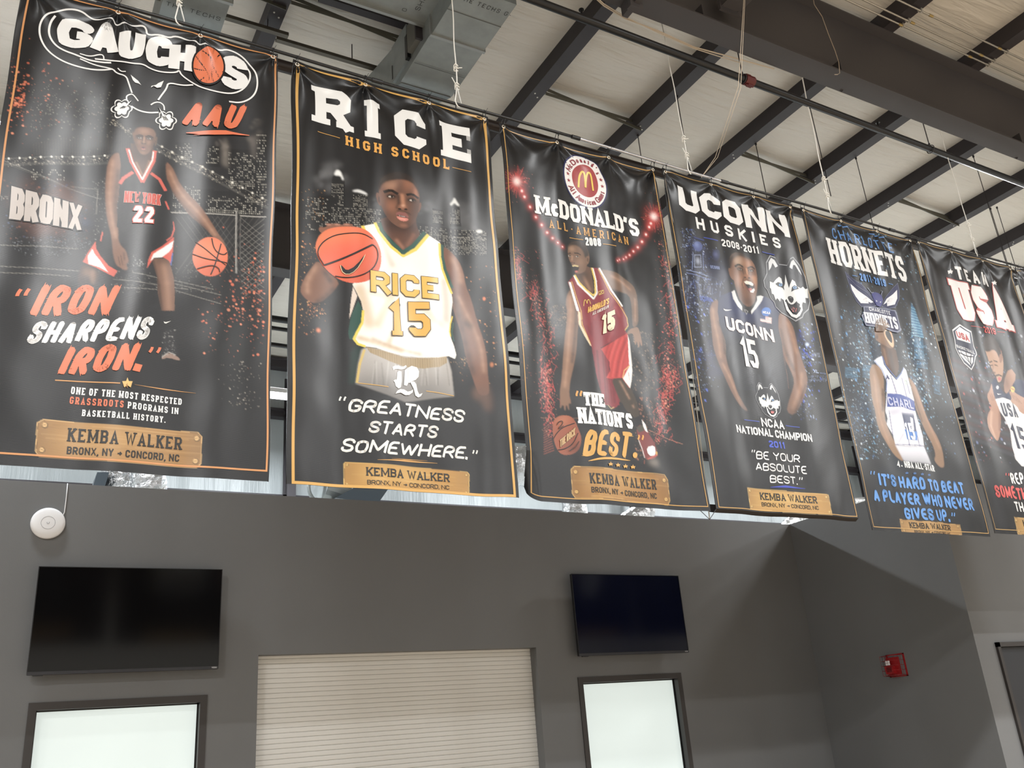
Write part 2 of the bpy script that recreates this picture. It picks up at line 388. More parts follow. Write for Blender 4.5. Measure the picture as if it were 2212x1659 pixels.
# ------------------------------------------------------------------ a small stroke alphabet, drawn as geometry
def _o(*p): return [tuple(q) for q in p]
OCT = _o((.24,1),(.76,1),(1,.82),(1,.18),(.76,0),(.24,0),(0,.18),(0,.82))
GL = {
 'A': (1.0, [_o((0,0),(.5,1),(1,0)), _o((.18,.3),(.82,.3))], 0),
 'B': (.95, [_o((0,0),(0,1),(.74,1),(1,.86),(1,.66),(.8,.52),(1,.38),(1,.14),(.78,0),(0,0)), _o((0,.52),(.8,.52))], 0),
 'C': (.95, [_o((1,.70),(1,.82),(.76,1),(.24,1),(0,.82),(0,.18),(.24,0),(.76,0),(1,.18),(1,.30))], 0),
 'D': (.98, [_o((0,0),(0,1),(.7,1),(1,.8),(1,.2),(.7,0),(0,0))], 0),
 'E': (.85, [_o((1,1),(0,1),(0,0),(1,0)), _o((0,.5),(.78,.5))], 0),
 'F': (.85, [_o((1,1),(0,1),(0,0)), _o((0,.5),(.78,.5))], 0),
 'G': (.98, [_o((1,.74),(1,.82),(.76,1),(.24,1),(0,.82),(0,.18),(.24,0),(.76,0),(1,.18),(1,.46),(.56,.46))], 0),
 'H': (1.0, [_o((0,0),(0,1)), _o((1,0),(1,1)), _o((0,.5),(1,.5))], 0),
 'I': (.0, [_o((0,0),(0,1))], 0),
 'J': (.8, [_o((1,1),(1,.18),(.76,0),(.24,0),(0,.18),(0,.3))], 0),
 'K': (.98, [_o((0,0),(0,1)), _o((1,1),(.04,.40)), _o((.34,.6),(1,0))], 0),
 'L': (.82, [_o((0,1),(0,0),(1,0))], 0),
 'M': (1.42, [_o((0,0),(0,1)), _o((1,0),(1,1)), _o((0,1),(.5,.15),(1,1))], 0),
 'N': (1.12, [_o((0,0),(0,1)), _o((1,0),(1,1)), _o((0,1),(1,0))], 0),
 'O': (.98, [OCT+[OCT[0]]], 1),
 'P': (.92, [_o((0,0),(0,1),(.76,1),(1,.84),(1,.58),(.76,.43),(0,.43))], 0),
 'R': (.98, [_o((0,0),(0,1),(.76,1),(1,.84),(1,.60),(.76,.45),(0,.45)), _o((.5,.45),(1,0))], 0),
 'S': (.92, [_o((1,.74),(1,.84),(.78,1),(.22,1),(0,.84),(0,.67),(.2,.54),(.8,.46),(1,.33),(1,.16),(.78,0),(.22,0),(0,.16),(0,.26))], 0),
 'T': (.92, [_o((0,1),(1,1)), _o((.5,1),(.5,0))], 0),
 'U': (.98, [_o((0,1),(0,.18),(.24,0),(.76,0),(1,.18),(1,1))], 0),
 'V': (1.0, [_o((0,1),(.5,0),(1,1))], 0),
 'W': (1.62, [_o((0,1),(.26,0),(.5,.9),(.74,0),(1,1))], 0),
 'X': (.98, [_o((0,0),(1,1)), _o((0,1),(1,0))], 0),
 'Y': (1.0, [_o((0,1),(.5,.45),(1,1)), _o((.5,.45),(.5,0))], 0),
 '0': (.8, [OCT+[OCT[0]]], 1),
 '1': (.42, [_o((0,.8),(.7,1),(.7,0))], 0),
 '2': (.8, [_o((0,.74),(0,.84),(.22,1),(.78,1),(1,.84),(1,.64),(0,.1),(0,0),(1,0))], 0),
 '4': (.85, [_o((.75,0),(.75,1),(0,.28),(1,.28))], 0),
 '5': (.84, [_o((1,1),(0,1),(0,.56),(.74,.56),(1,.42),(1,.16),(.76,0),(.22,0),(0,.13),(0,.18))], 0),
 '8': (.82, [_o((.22,.52),(0,.66),(0,.86),(.22,1),(.78,1),(1,.86),(1,.66),(.78,.52),(1,.38),(1,.14),(.78,0),(.22,0),(0,.14),(0,.38),(.22,.52),(.78,.52))], 0),
 '9': (.82, [_o((0,.24),(0,.16),(.22,0),(.78,0),(1,.16),(1,.84),(.78,1),(.22,1),(0,.84),(0,.6),(.22,.44),(1,.44))], 0),
 '.': (.0, [_o((0,0),(0,.07))], 0), ',': (.0, [_o((.0,.08),(-.08,-.14))], 0),
 "'": (.0, [_o((.05,1),(-.02,.72))], 0), '-': (.42, [_o((0,.45),(1,.45))], 0),
 '>': (1.1, [_o((0,.42),(1,.42)), _o((.62,.68),(1,.42),(.62,.16))], 0),
 '*': (.5, [_o((0,.6),(1,.1)), _o((0,.1),(1,.6))], 0),
 '"': (1.0, [_o((.18,1),(.0,.5),(.05,.15)), _o((1,1),(.82,.5),(.87,.15))], 0),
 '^': (1.0, [_o((.13,.85),(.18,.5),(.0,0)), _o((.95,.85),(1,.5),(.82,0))], 0),
 ' ': (.42, [], 0),
 'c': (.5, [_o((1,.45),(.7,.62),(.3,.62),(0,.42),(0,.2),(.3,0),(.7,0),(1,.17))], 0),
 'o': (.52, [_o((.3,.62),(.7,.62),(1,.42),(1,.2),(.7,0),(.3,0),(0,.2),(0,.42),(.3,.62))], 1),
 'n': (.48, [_o((0,0),(0,.62)), _o((0,.42),(.4,.62),(.8,.6),(1,.42),(1,0))], 0),
 'a': (.48, [_o((.1,.58),(.7,.62),(1,.45),(1,0)), _o((1,.35),(.3,.35),(0,.2),(.2,0),(.7,0),(1,.15))], 0),
 'l': (.0, [_o((0,0),(0,1))], 0), 'i': (.0, [_o((0,0),(0,.6)), _o((0,.8),(0,.9))], 0),
 'd': (.5, [_o((1,1),(1,0)), _o((1,.5),(.6,.62),(.2,.58),(0,.4),(0,.18),(.2,0),(.7,0),(1,.12))], 0),
 's': (.44, [_o((1,.5),(.7,.62),(.2,.6),(.1,.42),(.9,.24),(.8,.02),(.2,0),(0,.14))], 0),
 'm': (.8, [_o((0,0),(0,.62)), _o((0,.45),(.25,.62),(.5,.45),(.5,0)), _o((.5,.45),(.75,.62),(1,.45),(1,0))], 0),
 'e': (.5, [_o((0,.31),(1,.31),(.95,.5),(.65,.62),(.3,.62),(0,.42),(0,.2),(.3,0),(.8,0),(1,.12))], 0),
 'r': (.3, [_o((0,0),(0,.62)), _o((0,.4),(.5,.6),(1,.6))], 0),
}
def chaikin(p, n=2, closed=False):
    p = [np.array(q, float) for q in p]
    for _ in range(n):
        q = [] if closed else [p[0]]
        m = len(p)
        for i in range(m if closed else m-1):
            a, b = p[i], p[(i+1) % m]
            q += [a*.75+b*.25, a*.25+b*.75]
        if not closed: q.append(p[-1])
        p = q
    return p
def soften(p, r, closed=False):
    # cut every corner by at most r, twice, so that peaks keep their height
    p = [np.array(q, float) for q in p]
    for rr in (r, r*0.35):
        q = [] if closed else [p[0]]; m = len(p)
        for i in (range(m) if closed else range(1, m-1)):
            a, b, c = p[i-1], p[i], p[(i+1) % m]
            la, lc = np.linalg.norm(a-b), np.linalg.norm(c-b)
            ca = float((a-b)@(c-b))/(la*lc+1e-12)
            k = rr*(0.25 if ca > 0.2 else 1)
            q += [b+(a-b)*min(.42, k/(la+1e-9)), b+(c-b)*min(.42, k/(lc+1e-9))]
        if not closed: q.append(p[-1])
        p = q
    return p
def stroke_quads(pts, w, closed=False, step=0.015, taper=None):
    """pts in metres -> list of quads (4 points each) covering a mitred stroke of width w."""
    P = [np.array(q, float) for q in pts]
    if closed and np.linalg.norm(P[0]-P[-1]) < 1e-9: P = P[:-1]
    n = len(P); L = []; Rr = []
    for i in range(n):
        a = P[i-1] if (i > 0 or closed) else None; b = P[(i+1) % n] if (i < n-1 or closed) else None
        d1 = (P[i]-a) if a is not None else (b-P[i]); d2 = (b-P[i]) if b is not None else (P[i]-a)
        d1 = d1/(np.linalg.norm(d1)+1e-12); d2 = d2/(np.linalg.norm(d2)+1e-12)
        n1 = np.array([-d1[1], d1[0]]); n2 = np.array([-d2[1], d2[0]])
        mm = n1+n2; l = np.linalg.norm(mm)
        mm = n1 if l < 0.35 else mm/l
        k = 1/max(0.45, float(mm@n1)); ww = w/2*(taper[i] if taper else 1)
        L.append(P[i]+mm*k*ww); Rr.append(P[i]-mm*k*ww)
    out = []
    def disc(c, r):
        q = [c+r*np.array([math.cos(t), math.sin(t)]) for t in np.linspace(0, 2*math.pi, 10, endpoint=False)]
        for k in range(10):
            a, e = c+(q[k]-c)*.5, c+(q[(k+1) % 10]-c)*.5; out.append([c, a, e]); out.append([a, q[k], q[(k+1) % 10], e])
    for i in range(n if closed else n-1):
        j = (i+1) % n
        d = P[j]-P[i]; ln = np.linalg.norm(d)
        if ln < 1e-7: continue
        d = d/ln; li, lj, ri, rj = L[i], L[j], Rr[i], Rr[j]
        if (lj-li)@d <= 0.02*ln or (rj-ri)@d <= 0.02*ln:
            # the inner side folds over itself: plain rectangle with round joints instead of mitres
            nn = np.array([-d[1], d[0]]); wi = w/2*(taper[i] if taper else 1); wj = w/2*(taper[j] if taper else 1)
            li, lj, ri, rj = P[i]+nn*wi, P[j]+nn*wj, P[i]-nn*wi, P[j]-nn*wj
            if i > 0 or closed: disc(P[i], wi*0.98)
            if j < n-1 or closed: disc(P[j], wj*0.98)
        nl = max(1, int(math.ceil(ln/step))); nw = max(1, int(math.ceil(w/0.018)))
        for s in range(nl):
            for t in range(nw):
                f = lambda u, v: (li*(1-v)+ri*v)*(1-u)+(lj*(1-v)+rj*v)*u
                u0, u1, v0, v1 = s/nl, (s+1)/nl, t/nw, (t+1)/nw
                out.append([f(u0, v0), f(u1, v0), f(u1, v1), f(u0, v1)])
    return out
def layout(text, Wt, H, w, gap, smallc=False):
    """-> list of (char, x0, width) ; widths are centre-line widths, pen width w is added round them"""
    base = [GL[c][0] for c in text]; n = len(text)
    fixed = sum((w if c != ' ' else 0) for c in text)+(n-1)*gap*H
    s = (Wt-fixed)/max(1e-6, sum(base))
    if s < 0.30*H and n > 1 and sum(base) > 0:
        k = min(1.0, max(0.0, (0.30*H*sum(base)-(Wt-fixed))/((n-1)*gap*H+1e-9))); gap *= (1-k*0.8)
        fixed = sum((w if c != ' ' else 0) for c in text)+(n-1)*gap*H; s = max(0.05*H, (Wt-fixed)/sum(base))
    x = 0; out = []
    for c, b in zip(text, base):
        ww = b*s
        out.append((c, x+(w/2 if c != ' ' else 0), ww)); x += ww+(w if c != ' ' else 0)+gap*H
    return out
def text_quads(text, Wt, H, style='sans', w=0.2, gap=0.12, seed=1, slant=None):
    """quads of a line of lettering in a box Wt x H (origin at left end of the baseline)"""
    rng = random.Random(seed); W = w*H; Q = []
    brush = style == 'brush'
    if slant is None: slant = 0.30 if brush else 0.0
    for ch, x0, gw in layout(text, Wt, H, W, gap):
        strokes = GL[ch][1]; closed_last = GL[ch][2]
        jy = rng.uniform(-.03, .03)*H if brush else 0
        js = rng.uniform(.95, 1.08) if brush else 1
        for si, st in enumerate(strokes):
            def mp(q):
                y = W/2+(H-W)*q[1]
                y = y*js+jy
                return np.array([x0+gw*q[0]+slant*(y-H/2), y])
            cl = bool(closed_last) and si == 0
            pts = [mp(q) for q in st]
            Wp = W*(0.74 if (style in ('sans', 'slab') and w > .13 and ((ch in 'MN' and si == 2) or ch in 'WX')) else 1)
            if ch == ',': pts = [np.array([x0, W*0.95]), np.array([x0, W*.1]), np.array([x0-W*.55, -W*.75])]
            if ch == "'": pts = [np.array([x0+slant*H/2, H]), np.array([x0-W*.25+slant*H/2, H-W*1.5])]
            if ch == '.': pts = [np.array([x0+slant*(-H/2), 0.0]), np.array([x0+slant*(W-H/2), W*1.05])]
            if brush or style == 'round':
                p2 = soften(pts[:-1] if cl else pts, 0.20*H, cl)
                if cl: p2 = p2+[p2[0]]
                pts = p2; cl = False if brush else cl
            if brush and ch not in '."^,-\'':
                # one loaded stroke with ragged, tapering ends and a few stray bristles
                d0 = pts[0]-pts[1]; d1 = pts[-1]-pts[-2]
                d0 = d0/(np.linalg.norm(d0)+1e-9); d1 = d1/(np.linalg.norm(d1)+1e-9)
                mid = list(pts)
                m_ = [mid[0]+d0*W*.30, mid[0]+d0*W*.02]+mid[1:-1]+[mid[-1]-d1*W*.05, mid[-1]+d1*W*.45]
                tp = [.55, .95]+[1.0]*(len(mid)-2)+[.98, .38]
                Q += stroke_quads(m_, W*.92, False, taper=tp)
                for off, e in ((-.36, 1), (.30, 1), (.05, 1), (.36, 0), (-.30, 0)):
                    c_, d_ = (mid[-1], d1) if e else (mid[0], d0)
                    nn_ = np.array([-d_[1], d_[0]]); st_ = c_+nn_*off*W-d_*W*.7
                    Q += stroke_quads([st_, st_+d_*W*.7, c_+nn_*off*W*1.05+d_*W*rng.uniform(.15, .75 if e else .45)], W*.24, False, taper=[1, .9, .15])
                continue
            if cl: pts = pts[:-1]
            if not cl and style in ('sans', 'slab') and ch not in '.,\'' and not (ch in 'MN' and si == 2):
                # square ends reach the full cap height on vertical strokes
                for e, nb in ((0, 1), (-1, -2)):
                    d = pts[e]-pts[nb]; l = np.linalg.norm(d)
                    if abs(st[e][1]-0) < .01 or abs(st[e][1]-1) < .01:
                        if abs(d[1]) > .5*abs(d[0]) and l > 1e-9: pts[e] = pts[e]+d/l*W/2/max(.5, abs(d[1])/l)
                        elif l > 1e-9: pts[e] = pts[e]+d/l*W*0.5
            Q += stroke_quads(pts, Wp, cl)
            if style == 'slab' and ch not in '.,\'">^-*':
                sb = W*0.62
                done = set()
                for i, q in enumerate(st):
                    if q[1] not in (0, 1): continue
                    end = i in (0, len(st)-1)
                    nbs = [st[k] for k in (i-1, i+1) if 0 <= k < len(st)]
                    vert = any(abs(nb[0]-q[0])*max(gw, 1e-3) < 0.9*abs(nb[1]-q[1])*H and nb[1] != q[1] for nb in nbs)
                    if not vert: continue
                    if not (end or q[0] == 0 or (ch in 'M' and q[0] == 1)): continue
                    if ch in 'VW' and q[1] == 0: continue
                    if ch in 'MN' and si == 2: continue
                    if ch == 'A' and q[1] == 1: continue
                    if ch in 'CGSJ25890': continue
                    if ch == 'N' and q == (1, 0): continue
                    if (q[0], q[1]) in done: continue
                    done.add((q[0], q[1]))
                    cx = x0+gw*q[0]; y0 = 0 if q[1] == 0 else H-sb
                    ex = W*0.5+W*(0.34 if gw > 2.2*W else 0.22)
                    lx, rx = cx-ex, cx+ex
                    if ch in 'BDPRELF' and not (ch in 'RP' and q[1] == 0) and q[0] == 0: rx = cx
                    if ch in 'EFLT' and end and ch != 'T' and q[0] != 0: continue
                    Q += stroke_quads([(lx, y0+sb/2), (rx, y0+sb/2)], sb)
                if ch in 'EFTLC GS':
                    # little down/up-turned serifs at the arms
                    arms = {'E': [(1, 1, -1), (1, 0, 1)], 'F': [(1, 1, -1)], 'T': [(0, 1, -1), (1, 1, -1)], 'L': [(1, 0, 1)]}.get(ch, [])
                    for (ax_, ay, dy) in arms:
                        cx = x0+gw*ax_+(W*0.5-W*0.19)*(1 if ax_ == 1 else -1); yb = H if ay else 0
                        Q += stroke_quads([(cx, yb+dy*W*0.98), (cx, yb+dy*W*1.5)], W*0.42)
    return Q
def star_poly(cx, cy, r, rot=0, k=0.42):
    return [(cx+(r if i % 2 == 0 else r*k)*math.sin(rot+i*math.pi/5), cy+(r if i % 2 == 0 else r*k)*math.cos(rot+i*math.pi/5)) for i in range(10)]

def ink(c):
    v = lin(c)*0.76; g = float(v@np.array([.3, .59, .11])); return v*0.86+g*0.14
# ------------------------------------------------------------------ banner sheets
YB = 5.0
class Banner:
    def __init__(b, x0, x1, z0, z1, cell, seed, folds=0.012, grom=None, label='', sag=0.012, y=YB):
        b.x0, b.x1, b.z0, b.z1 = x0, x1, z0, z1; b.w = x1-x0; b.h = z1-z0; b.y = y; b.seed = seed
        b.nx = int(b.w/cell)+1; b.nz = int(b.h/cell)+1
        b.SS = 2; b.RW, b.RH = b.nx*b.SS, b.nz*b.SS
        b.img = np.zeros((b.RH, b.RW, 3), np.float32); b.clip = None
        b.rng = np.random.RandomState(seed); b.amp = folds; b.sag = sag
        b.grom = grom or [x0+0.035+(b.w-0.07)*i/3 for i in range(4)]
        r = b.rng; b.ph = r.rand(12)*6.28; b.fan = [r.uniform(0.7, 1.3) for _ in b.grom]
        b.deco = {}; b.boxes = []; b.layer = 0; b.corner = 0
        b.img[:] = ink((24, 24, 26))
        b.ctx(0, 0, 1)
    # --- relief of the hanging sheet (metres towards the viewer, negative y)
    def D(b, x, z):
        u = (x-b.x0)/b.w; v = (b.z1-z)/b.h
        p = b.ph
        d = 0.55*np.sin(2*np.pi*(1.6*u+0.35*v)+p[0])*(0.3+0.7*v)+0.40*np.sin(2*np.pi*(3.3*u-0.5*v)+p[1]+0.6*np.sin(4*v+p[2]))
        d = d+0.22*np.sin(2*np.pi*(5.9*u+0.9*v)+p[3])*np.exp(-v*1.2)+0.18*np.sin(2*np.pi*(2.1*v+0.8*u)+p[4])
        d = d+0.10*np.sin(2*np.pi*(6.5*v+1.3*np.sin(3*u+p[5])))*np.sin(2*np.pi*u+p[6])
        out = b.amp*d*np.minimum(1, v*6+0.15)
        for g, a in zip(b.grom, b.fan):
            dx = x-g; dz = np.maximum(b.z1-0.03-z, 1e-3); r = np.sqrt(dx*dx+dz*dz); th = np.arctan2(dx, dz)
            out = out+a*b.amp*1.15*np.exp(-r/0.30)*np.minimum(1, r/0.06)*np.cos(6.5*th+p[7])
            out = out-a*b.amp*0.75*np.exp(-(dx/0.042)**2)*np.exp(-dz/0.45)*np.minimum(1, dz/0.05)
        return out
    def place(b, x, z, eps=0.0):
        u = (x-b.x0)/b.w; v = (b.z1-z)/b.h
        y = b.y-b.D(x, z)-eps
        sag = 0
        gs = b.grom
        ph = np.clip((x-gs[0])/(gs[-1]-gs[0]), 0, 1)*3
        sag = b.sag*np.abs(np.sin(np.pi*ph))*np.exp(-v*b.h/0.25)
        zz = z-sag
        xx = x+0.004*np.sin(9*v+b.ph[8])*(u-0.5)*2+0.003*np.sin(23*v+b.ph[9])*(2*u-1)
        if b.corner:
            t = np.clip((b.corner-(x-b.x0))/b.corner, 0, 1); k = (1-np.sqrt(np.maximum(0, 1-t*t)))*b.corner*1.1
            fade = np.clip(1-(z-b.z0)/0.35, 0, 1)
            zz = zz+k*fade; y = y+0.06*t*t*fade
        return xx, y, zz
    # --- print coordinates come from a measured crop of the photo: origin and scale
    def ctx(b, ox, oy, s): b.ox, b.oy, b.s = ox, oy, s; return b
    def m(b, pts):
        pts = np.asarray(pts, float).reshape(-1, 2)
        px = b.ox+pts[:, 0]/b.s; py = b.oy+pts[:, 1]/b.s
        d = R3[None]*((px-1106)/FPX)[:, None]-U3[None]*((py-829.5)/FPX)[:, None]+_f[None]
        t = (b.y-CAM[1])/d[:, 1]
        return np.stack([CAM[0]+d[:, 0]*t, CAM[2]+d[:, 2]*t], 1)
    def rc(b, pts):
        q = b.m(pts); return np.stack([(q[:, 0]-b.x0)/b.w*b.RW, (b.z1-q[:, 1])/b.h*b.RH], 1)
    # --- painting the print
    def mask(b, rp, blur=0.0):
        pad = int(blur*2+2)
        c0 = max(0, int(rp[:, 0].min())-pad); c1 = min(b.RW, int(rp[:, 0].max())+pad+1)
        r0 = max(0, int(rp[:, 1].min())-pad); r1 = min(b.RH, int(rp[:, 1].max())+pad+1)
        if c1 <= c0 or r1 <= r0: return None
        X = (np.arange(c0, c1)+.5)[None, :]; Y = (np.arange(r0, r1)+.5)[:, None]
        ins = np.zeros((r1-r0, c1-c0), bool)
        n = len(rp)
        for i in range(n):
            xa, ya = rp[i]; xb, yb = rp[(i+1) % n]
            if ya == yb: continue
            cond = ((ya > Y) != (yb > Y))
            xi = (xb-xa)*(Y-ya)/(yb-ya)+xa
            ins ^= cond & (X < xi)
        mk = ins.astype(np.float32)
        if blur >= 1:
            k = int(max(1, blur))
            for _ in range(2):
                for ax_ in (0, 1):
                    cs = np.cumsum(np.pad(mk, [(k+1, k) if ax_ == 0 else (0, 0), (k+1, k) if ax_ == 1 else (0, 0)]), axis=ax_)
                    mk = (np.take(cs, range(2*k+1, cs.shape[ax_]), ax_)-np.take(cs, range(0, cs.shape[ax_]-2*k-1), ax_))/(2*k+1)
        return r0, r1, c0, c1, mk
    def put(b, r0, r1, c0, c1, mk, col, a=1.0):
        mk = mk*a
        if b.clip is not None: mk = mk*b.clip[r0:r1, c0:c1]
        reg = b.img[r0:r1, c0:c1]; reg += (ink(col).astype(np.float32)-reg)*mk[..., None]
    def poly(b, col, pts, blur=0, a=1.0, sm=0, clip=False):
        if sm: pts = chaikin(pts, sm, True)
        rp = b.rc(pts); r = b.mask(rp, blur)
        if r is None: return b
        b.put(*r, col, a)
        if clip:
            b.clip = np.zeros((b.RH, b.RW), np.float32); b.clip[r[0]:r[1], r[2]:r[3]] = r[4]
        return b
    def unclip(b): b.clip = None; return b
    def ell(b, cx, cy, rx, ry, rot=0, n=28):
        c, s = math.cos(math.radians(rot)), math.sin(math.radians(rot))
        return [(cx+rx*math.cos(t)*c-ry*math.sin(t)*s, cy+rx*math.cos(t)*s+ry*math.sin(t)*c) for t in np.linspace(0, 2*math.pi, n, endpoint=False)]
    def blob(b, col, cx, cy, rx, ry, rot=0, a=1.0, soft=0.6):
        rp = b.rc(b.ell(cx, cy, rx, ry, rot)); e = min(np.ptp(rp[:, 0]), np.ptp(rp[:, 1]))
        r = b.mask(rp, max(0, e*0.22*soft))
        if r: b.put(*r, col, a)
        return b
    def line(b, col, pts, wd, a=1.0, blur=0, sm=0, closed=False):
        if sm: pts = chaikin(pts, sm, closed)
        P = b.rc(pts); k = b.RW/b.w
        # width is given in photo-crop units; convert through the local scale
        q = b.m([(0, 0), (100, 0), (0, 100)]); 
        sc = np.linalg.norm(b.rc([pts[0], (pts[0][0], pts[0][1]+50)])[0]-b.rc([pts[0], (pts[0][0], pts[0][1]+50)])[1])/50
        ww = max(wd*sc, 1.2); n = len(P)
        for i in range(n if closed else n-1):
            p, r_ = P[i], P[(i+1) % n]; d = r_-p; l = np.hypot(*d)
            if l < 1e-6: continue
            d /= l; nn = np.array([-d[1], d[0]])*ww/2; e = d*ww*0.2
            r = b.mask(np.array([p+nn-e, r_+nn+e, r_-nn+e, p-nn-e]), blur*sc)
            if r: b.put(*r, col, a)
        return b
    def dots(b, cols, n, region, r0, r1, a=(0.5, 1.0)):
        """region: function(rng) -> (x, y) in crop units"""
        for _ in range(n):
            x, y = region(b.rng); r = b.rng.uniform(0, 1)**3*(r1-r0)+r0
            col = cols[b.rng.randint(len(cols))]
            p = b.rc([(x, y), (x+r, y), (x, y+r)]); rr = max(0.7, 0.72*np.hypot(*(p[1]-p[0])))
            cx, cy = p[0]; i0, i1 = int(cx-rr), int(cx+rr)+1; j0, j1 = int(cy-rr), int(cy+rr)+1
            if i0 < 0 or j0 < 0 or i1 >= b.RW or j1 >= b.RH: continue
            X = np.arange(i0, i1)[None]+.5-cx; Y = np.arange(j0, j1)[:, None]+.5-cy
            mk = (np.clip(rr+.5-np.hypot(X, Y), 0, 1)).astype(np.float32)
            b.put(j0, j1, i0, i1, mk, col, b.rng.uniform(*a))
        return b
    def windows(b, x0, y0, x1, y1, nx, ny, fill=0.35, col=(190, 188, 180), skew=0.0, size=0.5, a=(0.3, 0.95)):
        dx = (x1-x0)/nx; dy = (y1-y0)/ny
        for j in range(ny):
            run = b.rng.rand() < 0.2
            for i in range(nx):
                if b.rng.rand() > (0.85 if run else fill): continue
                x = x0+i*dx; y = y0+j*dy+skew*(x-x0)
                rp = b.rc([(x, y), (x+dx*size, y+skew*dx*size), (x+dx*size, y+dy*size+skew*dx*size), (x, y+dy*size)])
                r = b.mask(rp)
                if r: b.put(*r, col, b.rng.uniform(*a))
        return b
    def smoke(b, col, cx, cy, rx, ry, n=14, a=0.18):
        for _ in range(n):
            t = b.rng.rand()*6.28; q = b.rng.rand()**.5
            b.blob(col, cx+rx*q*math.cos(t), cy+ry*q*math.sin(t), rx*b.rng.uniform(.12, .4), ry*b.rng.uniform(.12, .4), b.rng.uniform(0, 180), a, 1.4)
        return b
    # --- crisp vector print laid on the sheet
    def vec(b, name, quads, col):
        if not quads: return b
        A_ = np.concatenate([np.asarray(q, float) for q in quads]); bb = (A_[:, 0].min(), A_[:, 0].max(), A_[:, 1].min(), A_[:, 1].max())
        b.layer += 1; lv = 0
        for (o_, l_) in b.boxes:
            if o_[0] < bb[1] and bb[0] < o_[1] and o_[2] < bb[3] and bb[2] < o_[3]: lv = max(lv, l_+1)
        if name != 'printed_border': b.boxes.append((bb, lv))
        else: lv = 0
        b.deco.setdefault((name, tuple(col), b.layer+lv*1000), []).extend(quads); return b
    def text(b, text, p0, p1, h0, h1=None, style='sans', w=.2, gap=.12, col=(232, 230, 226), outline=None, ow=.1, seed=3, slant=None, name='lettering'):
        h1 = h1 or h0
        q = b.m([p0, p1, (p0[0], p0[1]-h0), (p1[0], p1[1]-h1)])
        H0 = q[2, 1]-q[0, 1]; H1 = q[3, 1]-q[1, 1]; Wt = q[1, 0]-q[0, 0]; H = (H0+H1)/2
        def mp(p):
            u = p[0]/Wt; v = p[1]/H
            return np.array([q[0, 0]+p[0], q[0, 1]*(1-u)+q[1, 1]*u+v*(H0*(1-u)+H1*u)])
        Q = text_quads(text, Wt, H, style, w, gap, seed, slant)
        if outline is not None:
            Qo = text_quads_fat(text, Wt, H, style, w, gap, seed, slant, ow)
            b.vec(name, [[mp(p) for p in f] for f in Qo], outline)
        b.vec(name, [[mp(p) for p in f] for f in Q], col)
        return b
    def vline(b, col, pts, wd, closed=False, sm=0, name='printed_line', taper=False):
        if sm: pts = chaikin(pts, sm, closed)
        P = b.m(pts); sc = abs(b.m([pts[0], (pts[0][0], pts[0][1]+50)])[:, 1] @ [1, -1])/50
        tp = None
        if taper: n = len(P); tp = [0.15+0.85*math.sin(math.pi*i/(n-1)) for i in range(n)]
        b.vec(name, stroke_quads(P, wd*sc, closed, taper=tp), col); return b
    def vpoly(b, col, pts, name='printed_emblem', sm=0):
        """filled crisp outline, cut into small pieces so that it follows the folds"""
        if sm: pts = chaikin(pts, sm, True)
        P = b.m(pts)
        import bmesh
        bm = bmesh.new(); vs = [bm.verts.new((p[0], 0, p[1])) for p in P]
        try: f = bm.faces.new(vs)
        except ValueError: return b
        bmesh.ops.triangulate(bm, faces=[f], ngon_method='EAR_CLIP')
        x0, z0 = P.min(0); x1, z1 = P.max(0)
        for ax_, lo, hi in ((0, x0, x1), (2, z0, z1)):
            k = math.ceil(lo/0.014)*0.014
            while k < hi:
                co = [0, 0, 0]; co[ax_] = k; no = [0, 0, 0]; no[ax_] = 1
                bmesh.ops.bisect_plane(bm, geom=bm.verts[:]+bm.edges[:]+bm.faces[:], plane_co=co, plane_no=no, dist=1e-6)
                k += 0.014
        b.vec(name, [[np.array((v.co.x, v.co.z)) for v in f.verts] for f in bm.faces], col); bm.free()
        return b
    def border(b, l, r, t, bt, wd, col):
        # printed frame line just inside the hem (metres)
        X0, X1, Z0, Z1 = b.x0+l, b.x1-r, b.z0+bt, b.z1-t
        b.vec('printed_border', stroke_quads([(X0, Z0), (X0, Z1), (X1, Z1), (X1, Z0)], wd, True, step=0.02), col); return b
def text_quads_fat(text, Wt, H, style, w, gap, seed, slant, ow):
    # the same skeleton with a thicker pen
    global layout
    base = layout
    W = w*H
    lay = base(text, Wt, H, W, gap)
    orig = layout
    def fake(t_, Wt_, H_, w_, g_): return lay
    layout = fake
    try:
        # pen is thicker, letters keep their places: correct the height so the skeleton stays put
        Q = []
        H2 = H+2*ow*H
        w2 = (W+2*ow*H)/H2
        Q = text_quads(text, Wt, H2, style, w2, gap, seed, slant)
        Q = [[p-np.array([0, ow*H]) for p in f] for f in Q]
    finally:
        layout = orig
    return Q

